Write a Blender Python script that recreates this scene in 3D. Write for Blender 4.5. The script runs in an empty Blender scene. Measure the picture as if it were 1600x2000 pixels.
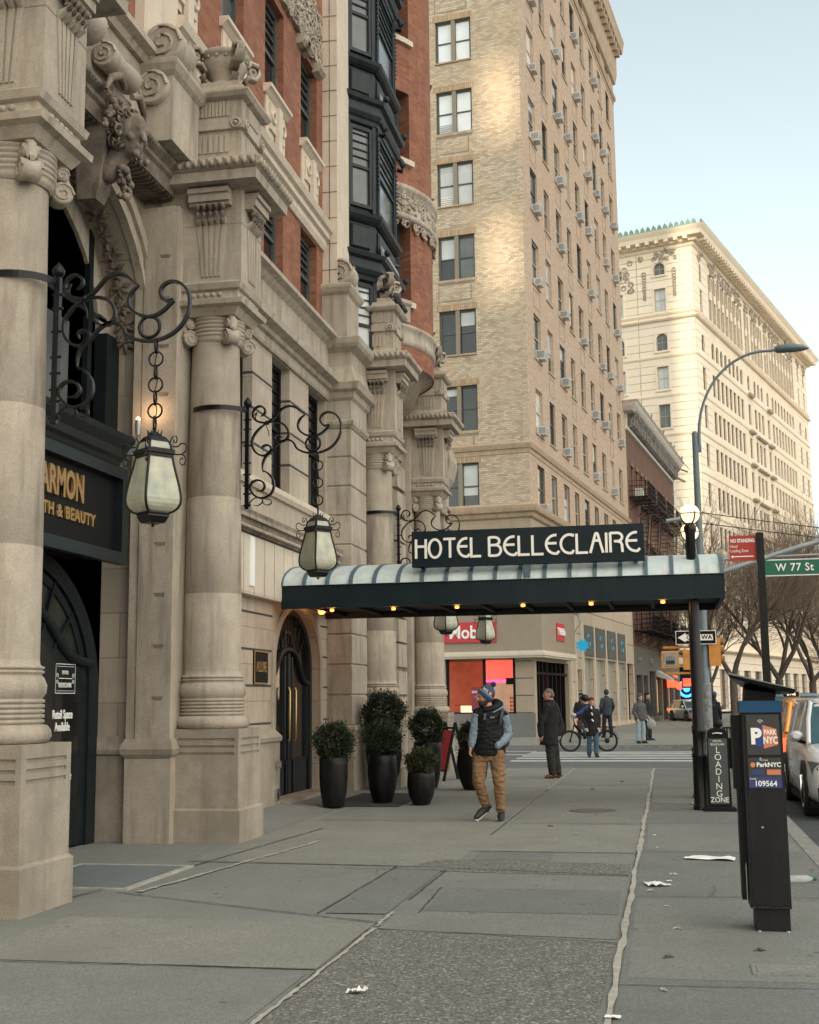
import bpy, bmesh, math, random
from math import sin, cos, pi, radians as R
from mathutils import Vector, Matrix
random.seed(7)
S = bpy.context.scene
COL = S.collection
# ------------------------------------------------------------------ camera
cd = bpy.data.cameras.new('camera'); cam = bpy.data.objects.new('camera', cd); COL.objects.link(cam)
cd.sensor_fit = 'HORIZONTAL'; cd.sensor_width = 24; cd.lens = 36.75; cd.clip_end = 3000; cd.clip_start = .05
def cam_matrix(yaw=R(11.41), pitch=math.atan(365/2450.), roll=.011, H=1.6):
    fh = Vector((-sin(yaw), cos(yaw), 0)); r0 = Vector((cos(yaw), sin(yaw), 0))
    fw = fh*cos(pitch)+Vector((0,0,1))*sin(pitch); u0 = r0.cross(fw)
    r = r0*cos(roll)-u0*sin(roll); u = r0*sin(roll)+u0*cos(roll)
    m = Matrix((r, u, -fw)).transposed().to_4x4(); m.translation = (0,0,H); return m
cam.matrix_world = cam_matrix(); S.camera = cam
S.render.resolution_x = 819; S.render.resolution_y = 1024
# ------------------------------------------------------------------ world + sun
SUN_EL, SUN_AZ = R(9), R(-2)          # light travels towards +Y, SUN_AZ from +Y towards +X, downwards
W = bpy.data.worlds.new('World'); S.world = W; W.use_nodes = True
wn = W.node_tree; bg = wn.nodes['Background']
sky = wn.nodes.new('ShaderNodeTexSky'); sky.sky_type = 'NISHITA'; sky.sun_disc = False
sky.sun_elevation = SUN_EL; sky.sun_rotation = R(180)+SUN_AZ
sky.air_density = 1.0; sky.dust_density = 1.6; sky.ozone_density = 2.2; sky.altitude = 0
hs_ = wn.nodes.new('ShaderNodeHueSaturation'); hs_.inputs['Saturation'].default_value = .36
wn.links.new(sky.outputs[0], hs_.inputs['Color']); # added bright cloud for fill light, east and behind the camera, out of view
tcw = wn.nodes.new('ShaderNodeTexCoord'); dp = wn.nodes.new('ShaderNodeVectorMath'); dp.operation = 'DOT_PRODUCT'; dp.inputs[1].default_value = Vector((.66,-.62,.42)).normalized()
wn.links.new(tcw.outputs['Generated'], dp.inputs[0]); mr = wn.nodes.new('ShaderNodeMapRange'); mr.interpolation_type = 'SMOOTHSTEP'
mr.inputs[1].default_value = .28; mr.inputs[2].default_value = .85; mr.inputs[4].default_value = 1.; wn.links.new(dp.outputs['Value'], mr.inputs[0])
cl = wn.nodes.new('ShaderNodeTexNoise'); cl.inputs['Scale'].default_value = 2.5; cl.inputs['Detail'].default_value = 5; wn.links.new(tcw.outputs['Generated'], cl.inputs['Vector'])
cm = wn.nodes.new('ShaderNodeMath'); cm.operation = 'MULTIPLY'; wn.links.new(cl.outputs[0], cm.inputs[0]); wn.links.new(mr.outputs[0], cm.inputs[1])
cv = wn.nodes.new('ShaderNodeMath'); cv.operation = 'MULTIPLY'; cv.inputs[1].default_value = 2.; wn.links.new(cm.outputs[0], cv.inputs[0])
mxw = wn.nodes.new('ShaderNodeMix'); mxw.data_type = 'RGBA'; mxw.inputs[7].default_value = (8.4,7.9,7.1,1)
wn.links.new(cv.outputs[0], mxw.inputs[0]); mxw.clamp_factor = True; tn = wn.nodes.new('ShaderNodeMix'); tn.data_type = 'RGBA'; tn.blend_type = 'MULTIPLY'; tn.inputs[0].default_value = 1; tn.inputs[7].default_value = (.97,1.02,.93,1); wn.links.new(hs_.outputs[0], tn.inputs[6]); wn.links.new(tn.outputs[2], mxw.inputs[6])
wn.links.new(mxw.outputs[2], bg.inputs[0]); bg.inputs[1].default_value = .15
sd = bpy.data.lights.new('sun', 'SUN'); sun = bpy.data.objects.new('sun', sd); COL.objects.link(sun)
sd.energy = 2.5; sd.angle = R(.5); sd.color = (1, .82, .61)
sun.rotation_euler = Vector((-sin(SUN_AZ)*cos(SUN_EL), -cos(SUN_AZ)*cos(SUN_EL), sin(SUN_EL))).to_track_quat('Z','Y').to_euler()
S.view_settings.view_transform = 'Standard'; S.view_settings.look = 'None'
S.view_settings.exposure = 1.1; S.view_settings.gamma = 1
# ------------------------------------------------------------------ materials
MATS = {}
def mat(name, col, rough=.7, metal=0., col2=None, scale=3., bump=0., bscale=40., streak=0., spec=.5, detail=6, dirt=None, emit=0, alpha=None, coat=0, fine=.0, bdist=.01, blotch=0, spots=0, pebble=0, grain=0):
    m = bpy.data.materials.new(name); m.use_nodes = True; nt = m.node_tree; N = nt.nodes; L = nt.links
    b = N['Principled BSDF']; b.inputs['Roughness'].default_value = rough; b.inputs['Metallic'].default_value = metal
    b.inputs['Specular IOR Level'].default_value = spec
    b.inputs['Coat Weight'].default_value = coat
    tc = N.new('ShaderNodeTexCoord'); src = None
    c1 = (*col, 1)
    if pebble:
        n = N.new('ShaderNodeTexVoronoi'); n.inputs['Scale'].default_value = pebble; L.new(tc.outputs['Object'], n.inputs['Vector'])
        sp_ = N.new('ShaderNodeSeparateColor'); L.new(n.outputs['Color'], sp_.inputs[0]); r = N.new('ShaderNodeValToRGB'); r.color_ramp.elements[0].color = (*(col2 or col), 1); r.color_ramp.elements[1].color = c1; r.color_ramp.elements[1].position = .9
        e_ = r.color_ramp.elements.new(.97); e_.color = (*[min(1,x*1.7) for x in col],1); L.new(sp_.outputs[0], r.inputs[0]); src = r.outputs[0]
    if col2 is not None and not pebble:
        n = N.new('ShaderNodeTexNoise'); n.inputs['Scale'].default_value = scale; n.inputs['Detail'].default_value = detail; n.inputs['Roughness'].default_value = .62
        L.new(tc.outputs['Object'], n.inputs['Vector'])
        r = N.new('ShaderNodeValToRGB'); r.color_ramp.elements[0].position = .33; r.color_ramp.elements[1].position = .68
        r.color_ramp.elements[0].color = c1; r.color_ramp.elements[1].color = (*col2, 1)
        L.new(n.outputs[0], r.inputs[0]); src = r.outputs[0]
    def mul(src, fac_socket, colr):
        mx = N.new('ShaderNodeMix'); mx.data_type = 'RGBA'
        if src is None: mx.inputs[6].default_value = c1
        else: L.new(src, mx.inputs[6])
        L.new(fac_socket, mx.inputs[0]); mx.inputs[7].default_value = (*colr, 1); return mx.outputs[2]
    if streak:
        mp = N.new('ShaderNodeMapping'); mp.inputs['Scale'].default_value = (5, 5, .55); L.new(tc.outputs['Object'], mp.inputs[0])
        n = N.new('ShaderNodeTexNoise'); n.inputs['Scale'].default_value = 1.6; n.inputs['Detail'].default_value = 5; L.new(mp.outputs[0], n.inputs['Vector'])
        r = N.new('ShaderNodeMapRange'); r.inputs[1].default_value = .5; r.inputs[2].default_value = .78; r.inputs[4].default_value = streak
        L.new(n.outputs[0], r.inputs[0]); src = mul(src, r.outputs[0], dirt or tuple(x*.35 for x in col))
    if fine:
        n = N.new('ShaderNodeTexNoise'); n.inputs['Scale'].default_value = 75; n.inputs['Detail'].default_value = 5; L.new(tc.outputs['Object'], n.inputs['Vector'])
        r = N.new('ShaderNodeMapRange'); r.inputs[1].default_value = .35; r.inputs[2].default_value = .75; r.inputs[4].default_value = fine
        L.new(n.outputs[0], r.inputs[0]); src = mul(src, r.outputs[0], tuple(x*.3 for x in col))
    for sc_, lo, hi, st, dk in ([(2.3,.52,.70,blotch*.6,.55),(9.,.50,.72,blotch*.5,.62),(32.,.52,.70,blotch*.5,.6)] if blotch else []):
        n = N.new('ShaderNodeTexNoise'); n.inputs['Scale'].default_value = sc_; n.inputs['Detail'].default_value = 7; n.inputs['Roughness'].default_value = .7; L.new(tc.outputs['Object'], n.inputs['Vector'])
        r = N.new('ShaderNodeMapRange'); r.inputs[1].default_value = lo; r.inputs[2].default_value = hi; r.inputs[4].default_value = st
        L.new(n.outputs[0], r.inputs[0]); src = mul(src, r.outputs[0], tuple(x*dk for x in col))
    for sc_, lo, hi, dk in ([(48.,.50,.60,.62),(110.,.50,.60,.55),(17.,.55,.66,.72)] if grain else []):
        n = N.new('ShaderNodeTexNoise'); n.inputs['Scale'].default_value = sc_; n.inputs['Detail'].default_value = 2; L.new(tc.outputs['Object'], n.inputs['Vector'])
        r = N.new('ShaderNodeMapRange'); r.inputs[1].default_value = lo; r.inputs[2].default_value = hi; r.inputs[4].default_value = grain
        L.new(n.outputs[0], r.inputs[0]); src = mul(src, r.outputs[0], tuple(x*dk for x in col))
    for sc_, rad in ([(3.1,.10),(1.3,.05)] if spots else []):
        n = N.new('ShaderNodeTexVoronoi'); n.inputs['Scale'].default_value = sc_; L.new(tc.outputs['Object'], n.inputs['Vector'])
        r = N.new('ShaderNodeMapRange'); r.inputs[1].default_value = rad; r.inputs[2].default_value = rad*.55; r.inputs[3].default_value = 0; r.inputs[4].default_value = spots
        L.new(n.outputs['Distance'], r.inputs[0]); src = mul(src, r.outputs[0], tuple(x*.38 for x in col))
    if src is None: b.inputs['Base Color'].default_value = c1
    else: L.new(src, b.inputs['Base Color'])
    if bump:
        n = N.new('ShaderNodeTexNoise'); n.inputs['Scale'].default_value = bscale; n.inputs['Detail'].default_value = 5; L.new(tc.outputs['Object'], n.inputs['Vector'])
        bp = N.new('ShaderNodeBump'); bp.inputs['Strength'].default_value = bump; bp.inputs['Distance'].default_value = bdist
        L.new(n.outputs[0], bp.inputs['Height']); L.new(bp.outputs[0], b.inputs['Normal'])
    if emit: b.inputs['Emission Color'].default_value = c1; b.inputs['Emission Strength'].default_value = emit
    if alpha is not None: b.inputs['Alpha'].default_value = alpha
    MATS[name] = m; return m
def brick(name, c1, c2, mortar, bw=.21, bh=.07, ms=.008, rough=.85, bump=.25, var=None, vs=.25, streak=0, offs=.5, msm=.1, var2=None):
    m = bpy.data.materials.new(name); m.use_nodes = True; nt = m.node_tree; N = nt.nodes; L = nt.links
    b = N['Principled BSDF']; b.inputs['Roughness'].default_value = rough; b.inputs['Specular IOR Level'].default_value = .3
    uv = N.new('ShaderNodeUVMap'); t = N.new('ShaderNodeTexBrick'); L.new(uv.outputs[0], t.inputs[0])
    t.inputs['Color1'].default_value = (*c1,1); t.inputs['Color2'].default_value = (*c2,1); t.inputs['Mortar'].default_value = (*mortar,1)
    t.inputs['Scale'].default_value = 1; t.inputs['Mortar Size'].default_value = ms; t.inputs['Mortar Smooth'].default_value = msm
    t.inputs['Brick Width'].default_value = bw; t.inputs['Row Height'].default_value = bh; t.offset = offs
    src = t.outputs['Color']
    tc = N.new('ShaderNodeTexCoord')
    for (cc, sc, lo, hi, st, sv) in ([(var, vs, .42, .7, .75, (1,1,1))] if var else [])+([(var2, 1, .45, .75, .55, (1.5,1.5,.25))] if var2 else [])+([(tuple(x*.35 for x in c1), 1.4, .5, .8, streak, (4,4,.5))] if streak else []):
        mp = N.new('ShaderNodeMapping'); mp.inputs['Scale'].default_value = sv; L.new(tc.outputs['Object'], mp.inputs[0])
        n = N.new('ShaderNodeTexNoise'); n.inputs['Scale'].default_value = sc; n.inputs['Detail'].default_value = 6; n.inputs['Roughness'].default_value = .7; L.new(mp.outputs[0], n.inputs['Vector'])
        r = N.new('ShaderNodeMapRange'); r.inputs[1].default_value = lo; r.inputs[2].default_value = hi; r.inputs[4].default_value = st; L.new(n.outputs[0], r.inputs[0])
        mx = N.new('ShaderNodeMix'); mx.data_type = 'RGBA'; mx.blend_type = 'MIX'; L.new(r.outputs[0], mx.inputs[0]); L.new(src, mx.inputs[6]); mx.inputs[7].default_value = (*cc,1); src = mx.outputs[2]
    L.new(src, b.inputs['Base Color'])
    bp = N.new('ShaderNodeBump'); bp.invert = True; bp.inputs['Strength'].default_value = bump; bp.inputs['Distance'].default_value = .01
    L.new(t.outputs['Fac'], bp.inputs['Height']); L.new(bp.outputs[0], b.inputs['Normal'])
    MATS[name] = m; return m
def glass(name, tint=(.02,.025,.03), rough=.05, col2=None, scale=1.5, spec=.6, hz=False):
    m = mat(name, tint, rough, col2=col2, scale=scale, spec=spec, detail=2); return m
STONE = mat('weathered_limestone', (.52,.455,.37), .85, col2=(.38,.33,.265), scale=1.6, bump=.4, bscale=60, streak=.85, dirt=(.17,.145,.12), fine=.35, blotch=.85, spec=.25)
STONE_B = brick('limestone_courses', (.50,.43,.345), (.41,.35,.28), (.25,.21,.165), bw=1.1, bh=.53, ms=.006, var=(.32,.27,.215), vs=1.1, streak=.6, bump=.4)
STONE_D = mat('soot_and_shade_limestone', (.33,.275,.22), .9, col2=(.13,.108,.088), scale=4, bump=.6, bscale=30, streak=.75, dirt=(.05,.045,.04), fine=.4, spec=.2)  # sooty stone; same tone stands in for shade in the pilaster slots
STONE_W = mat('stained_base_stone', (.45,.395,.32), .85, blotch=.75, col2=(.27,.235,.185), scale=1.7, bump=.4, bscale=45, streak=.4, dirt=(.16,.12,.09), fine=.35, spec=.25)
PALE = mat('pale_dressed_stone', (.66,.58,.47), .8, col2=(.56,.485,.39), scale=2, bump=.2, streak=.25, fine=.12, spec=.25)
PALE_B = brick('pale_stone_courses', (.64,.56,.455), (.57,.49,.395), (.30,.24,.19), bw=.45, bh=.62, ms=.006, streak=.25, var=(.46,.38,.30), vs=1.2)
REDB = brick('red_brick', (.36,.15,.085), (.23,.088,.052), (.25,.145,.10), bw=.21, bh=.07, ms=.008, var=(.17,.07,.045), vs=1.6, streak=.5, bump=.4)
TANB = brick('tan_brick', (.63,.55,.43), (.33,.275,.205), (.30,.235,.165), bw=.235, bh=.083, ms=.010, var=(.50,.40,.275), vs=.5, bump=.3, var2=(.42,.335,.235))
TANS = brick('tan_soldier_brick', (.50,.37,.24), (.36,.26,.17), (.26,.19,.13), bw=.09, bh=.6, ms=.01, offs=0)
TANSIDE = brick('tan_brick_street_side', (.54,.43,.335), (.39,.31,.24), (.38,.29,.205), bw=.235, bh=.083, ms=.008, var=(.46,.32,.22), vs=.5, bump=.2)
TANL = mat('tan_terracotta_trim', (.50,.39,.275), .8, col2=(.38,.29,.20), scale=2.5, streak=.4, fine=.2, spec=.25)
SHOPST = mat('shop_limestone', (.42,.35,.27), .85, col2=(.36,.30,.225), scale=1.5, streak=.2, fine=.15, spec=.25)
SHOPST_B = brick('shop_limestone_joints', (.55,.46,.35), (.48,.40,.30), (.12,.09,.07), bw=3.1, bh=1.15, ms=.02, streak=.3, offs=0)
TAUPE = mat('taupe_shop_fascia', (.33,.28,.21), .8, col2=(.29,.245,.185), scale=2, fine=.2)
CREAM = mat('cream_moulding', (.62,.56,.46), .7, col2=(.55,.49,.40), scale=3)
APT = brick('pale_rusticated_limestone', (.86,.75,.59), (.80,.695,.545), (.40,.35,.28), bw=6, bh=.82, ms=.045, var=(.76,.69,.58), vs=.3, bump=.6, offs=0, streak=.2)
APTS = mat('apartment_smooth_limestone', (.85,.74,.58), .85, col2=(.77,.665,.52), scale=.4, streak=.2, fine=.1, spec=.2)
APTC = mat('carved_limestone', (.62,.545,.44), .9, col2=(.34,.29,.23), scale=5, bump=1, bscale=6, bdist=.2, spec=.2)
COPPER = mat('green_copper', (.24,.36,.28), .8, col2=(.14,.24,.19), scale=1.5)
BROWN = brick('brown_brick', (.17,.095,.068), (.13,.07,.05), (.13,.085,.065), bw=.21, bh=.07, ms=.006, var=(.12,.065,.05), vs=.8)
TERRA = mat('terracotta_trim', (.22,.125,.09), .85, col2=(.15,.085,.062), scale=3)
OLDMET = mat('weathered_cornice_metal', (.30,.28,.25), .6, col2=(.12,.11,.10), scale=3, streak=.4)
WHITEP = mat('peeling_white_paint', (.68,.64,.57), .7, col2=(.50,.46,.40), scale=5)
IRON = mat('black_wrought_iron', (.004,.005,.006), .34, metal=.0, spec=.32, bump=.15, bscale=90)
DARKP = mat('dark_teal_paint', (.007,.012,.014), .42, col2=(.012,.019,.021), scale=5, bump=.15, bscale=60, spec=.3)
ORIEL = mat('painted_cast_iron', (.010,.015,.018), .5, col2=(.018,.026,.029), scale=4, bump=.3, spec=.3, streak=.5, dirt=(.05,.055,.05))
NAVY = mat('canopy_dark_enamel', (.004,.013,.018), .5, col2=(.007,.018,.023), scale=2, fine=.3, spec=.25, streak=.3, dirt=(.02,.03,.032))
BLACK = mat('matte_black', (.005,.005,.006), .6, spec=.2)
METER = mat('meter_black_shell', (.006,.006,.007), .5, col2=(.010,.010,.011), scale=3, bump=.3, bscale=120, spec=.28, streak=.5, dirt=(.022,.022,.02))
SOLAR = mat('solar_panel_black', (.007,.007,.008), .35, spec=.3)
BLUEP = mat('meter_blue_band', (.008,.060,.14), .5, spec=.3)
POT = mat('glazed_black_pot', (.0035,.0035,.004), .42, col2=(.009,.009,.009), scale=4, spec=.25, streak=.5, dirt=(.03,.029,.026), bump=.1)
FRAME = mat('dark_window_frame', (.06,.07,.068), .55, col2=(.08,.09,.085), scale=3)
TAUPEF = mat('taupe_mullion', (.24,.205,.155), .7)
WFRAME = mat('pale_window_frame', (.42,.36,.28), .7)
GLASS = glass('dark_window_glass', (.016,.022,.025), .06, (.035,.042,.045), .9)
GLASSB = glass('window_glass_with_blind', (.55,.58,.58), .25, (.40,.44,.44), .8)
GLASSM = glass('window_glass_mid_grey', (.12,.14,.14), .12, (.05,.06,.065), .9)  # mottled mid-grey pane colour
GLASSR = glass('painted_reflection_glass', (.80,.85,.88), .12, (.62,.68,.70), .5)  # pale reflection is put into the pane's base colour
GLASSA = glass('apartment_glass', (.07,.06,.05), .25, (.13,.11,.09), .2)
GLASSD = glass('door_glass', (.010,.012,.013), .08, (.02,.02,.02), 2)
GLASSG = glass('greenish_transom_glass', (.045,.05,.042), .2, (.02,.022,.02), 2)
SLAB = mat('canopy_milky_glass', (.60,.68,.67), .35, col2=(.46,.54,.54), scale=2.5, streak=.45, dirt=(.34,.33,.27), spec=.5)
RIB = mat('canopy_rib_metal', (.07,.115,.145), .5)
OPAL = mat('streaked_opal_glass', (.50,.48,.35), .3, col2=(.27,.31,.26), scale=7, spec=.6, streak=.55, dirt=(.07,.12,.11), bump=.25, bscale=30)
OPAL.node_tree.nodes['Principled BSDF'].inputs['Transmission Weight'].default_value = .0
GLOBE = mat('lit_globe', (1.,.78,.47), .3, emit=.62)
BULB = mat('lit_bulb', (1.,.32,.07), .3, emit=1.5)
GOLD = mat('brass_letter', (.42,.26,.10), .45, metal=.4, col2=(.34,.20,.08), scale=20)
BRASS = mat('brass', (.50,.34,.14), .3, metal=.8)
WHITEL = mat('white_lettering', (.85,.85,.82), .5)
CREAML = mat('off_white_lettering', (.88,.86,.80), .5)
AC = mat('air_conditioner_white', (.66,.66,.62), .5, col2=(.50,.50,.47), scale=3)
ACG = mat('air_conditioner_grille', (.30,.31,.30), .6)
STEEL = mat('galvanised_steel', (.33,.36,.37), .45, metal=.35, col2=(.26,.29,.30), scale=4)
LAMPG = mat('grey_street_lamp_paint', (.14,.19,.21), .5, col2=(.10,.145,.16), scale=3)
CONC = mat('sidewalk_concrete', (.275,.288,.265), .9, col2=(.205,.217,.20), scale=.9, bump=.5, bscale=120, grain=.75, blotch=.75, spots=.8, spec=.2, detail=12)
CONC2 = mat('sidewalk_concrete_warm', (.315,.318,.283), .9, col2=(.232,.237,.213), scale=1.1, bump=.5, bscale=120, grain=.75, blotch=.75, spots=.8, spec=.2, detail=12)
CONC3 = mat('sidewalk_concrete_grey', (.235,.25,.238), .9, col2=(.18,.192,.184), scale=1.0, bump=.5, bscale=120, grain=.75, blotch=.75, spots=.8, spec=.2, detail=12)
AGG = mat('coarse_aggregate_concrete', (.255,.255,.228), .95, col2=(.10,.104,.094), pebble=75, blotch=.5, bump=1, bscale=70, bdist=.02, spec=.2, detail=8)
SEAM = mat('pale_joint_sealant', (.46,.44,.38), .8, col2=(.30,.29,.25), scale=9)
JOINT = mat('dark_joint', (.055,.058,.052), .95)
ASPH = mat('asphalt', (.085,.098,.10), .9, col2=(.060,.070,.073), scale=1.2, bump=.5, bscale=80, fine=.3, spec=.3)
ASPH2 = mat('cross_street_asphalt', (.15,.165,.165), .9, col2=(.12,.135,.135), scale=.8, bump=.4, bscale=80, fine=.3, spec=.3)
PAINTW = mat('road_marking_paint', (.62,.63,.60), .7, col2=(.44,.46,.44), scale=3)
CURB = mat('granite_kerb', (.30,.30,.275), .85, col2=(.20,.20,.185), scale=5, bump=.4, fine=.3)
LEAF = mat('boxwood_leaves', (.030,.048,.018), .6, col2=(.012,.022,.010), scale=9, spec=.4)
LEAF2 = mat('boxwood_leaves_olive', (.060,.070,.026), .6, col2=(.022,.030,.012), scale=9, spec=.4)
BARK = mat('tree_bark', (.12,.095,.075), .95, col2=(.06,.048,.038), scale=12, bump=.8, bscale=30)
TWIG = mat('bare_twigs', (.24,.185,.135), .95, col2=(.15,.115,.085), scale=1)
PAPER = mat('white_paper', (.78,.78,.74), .8)
DRYLEAF = mat('dead_leaf', (.10,.075,.05), .9)
MATM = mat('dark_entrance_mat', (.035,.035,.033), .95, bump=.5, bscale=200)
GRATE = mat('steel_grating', (.27,.32,.33), .5, metal=.3)
ORANGE = mat('signal_yellow_paint', (.62,.28,.06), .55, col2=(.50,.21,.04), scale=6)
REDL = mat('lit_red_hand', (1.,.07,.03), .4, emit=1.6)
GREENS = mat('street_sign_green', (.0,.115,.062), .45)
REDS = mat('parking_sign_red', (.36,.025,.015), .5)
MAGR = mat('shop_sign_red', (.50,.035,.05), .5)
SHOPRED = mat('glowing_pink_wall', (1.,.16,.12), .6, col2=(1.,.25,.15), scale=1, emit=0)
PINKL = mat('neon_pink_strip', (1.,.05,.20), .4, emit=1.6)
SHOPLIT = mat('glowing_shop_interior', (.50,.12,.06), .6, col2=(.20,.04,.025), scale=1.6)
CREAMW = mat('glowing_cream_wall', (.80,.50,.33), .6, col2=(.62,.34,.20), scale=2.5, emit=.16)  # faint self-glow stands in for light on the cream wall
SHOPLIT.node_tree.nodes['Principled BSDF'].inputs['Emission Color'].default_value = (.9,.16,.07,1); SHOPLIT.node_tree.nodes['Principled BSDF'].inputs['Emission Strength'].default_value = .11  # back wall and stock glow in place of shop lighting
SHOPRED.node_tree.nodes['Principled BSDF'].inputs['Emission Color'].default_value = (1.,.11,.08,1); SHOPRED.node_tree.nodes['Principled BSDF'].inputs['Emission Strength'].default_value = .5  # pink wall glows by itself, standing in for the shop lighting
WARM = mat('warm_shop_light', (1.,.62,.30), .5, emit=.9)
BLUEL = mat('lit_blue_logo', (.05,.35,1.), .5, emit=1.2)
CYANL = mat('blue_logo_panel', (.02,.36,.60), .5, emit=.15)
GREYP = mat('grey_shop_panel', (.115,.115,.10), .6, col2=(.09,.09,.08), scale=3)
PALEP = mat('frosted_shop_glass', (.34,.345,.31), .3, col2=(.27,.275,.25), scale=1)
SKIN = mat('skin', (.46,.25,.17), .6); 
BEARD = mat('dark_hair', (.025,.017,.012), .8, bump=.6, bscale=200)
GREYH = mat('greying_hair', (.14,.115,.09), .8, bump=.6, bscale=200)
QUILT = mat('black_quilted_nylon', (.005,.006,.0065), .6, spec=.2, col2=(.011,.012,.013), scale=14, bump=.6, bscale=22, bdist=.02)
BLUEJ = mat('grey_blue_sleeve', (.19,.25,.30), .8, col2=(.13,.175,.215), scale=8, bump=.5, bscale=18, bdist=.02)
KHAKI = mat('brown_chino', (.27,.155,.078), .9, col2=(.16,.09,.045), scale=7, bump=.6, bscale=14, bdist=.03)
HATB = mat('blue_knit', (.035,.075,.16), .95, bump=.7, bscale=200)
HATR = mat('maroon_knit', (.13,.02,.03), .95, bump=.7, bscale=200)
WOOL = mat('black_wool', (.008,.008,.010), .9, col2=(.013,.013,.015), scale=9, bump=.4, bscale=60)
CHAR = mat('charcoal_trousers', (.016,.017,.017), .9, col2=(.025,.026,.026), scale=8, bump=.4, bscale=20, bdist=.02)
SHOEB = mat('brown_leather', (.10,.035,.018), .4)
SHOEK = mat('black_sneaker', (.012,.012,.013), .6)
SOLE = mat('pale_rubber_sole', (.50,.47,.40), .7)
DENIM = mat('blue_denim', (.055,.12,.17), .85, col2=(.035,.08,.12), scale=8)
DENIML = mat('light_denim', (.36,.46,.50), .85, col2=(.27,.36,.40), scale=8)
NAVYJ = mat('navy_jacket', (.010,.018,.030), .7, col2=(.018,.03,.045), scale=7)
BLUEC = mat('blue_sleeve_cloth', (.02,.045,.16), .8)
GREYJ = mat('grey_puffer', (.045,.045,.045), .6, col2=(.07,.07,.068), scale=9)
TEAL = mat('blue_plastic_bag', (.05,.25,.36), .4)
RUBBER = mat('tyre_rubber', (.014,.014,.015), .8)
CARW = mat('silver_car_paint', (.66,.68,.69), .22, metal=.1, coat=.6, spec=.6)
TAXI = mat('taxi_yellow_paint', (.80,.30,.03), .25, coat=.6, spec=.6)
CARGL = mat('car_glass', (.02,.06,.08), .05, spec=1., col2=(.05,.11,.13), scale=2)
CHROME = mat('chrome', (.6,.6,.6), .12, metal=1)
REDT = mat('lit_tail_lamp', (1.,.10,.03), .3, emit=1.2)
HEADL = mat('headlamp_glass', (.10,.11,.12), .1, spec=1.)
CAST = mat('cast_iron_cover', (.10,.10,.095), .7, bump=.6, bscale=60)
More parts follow.
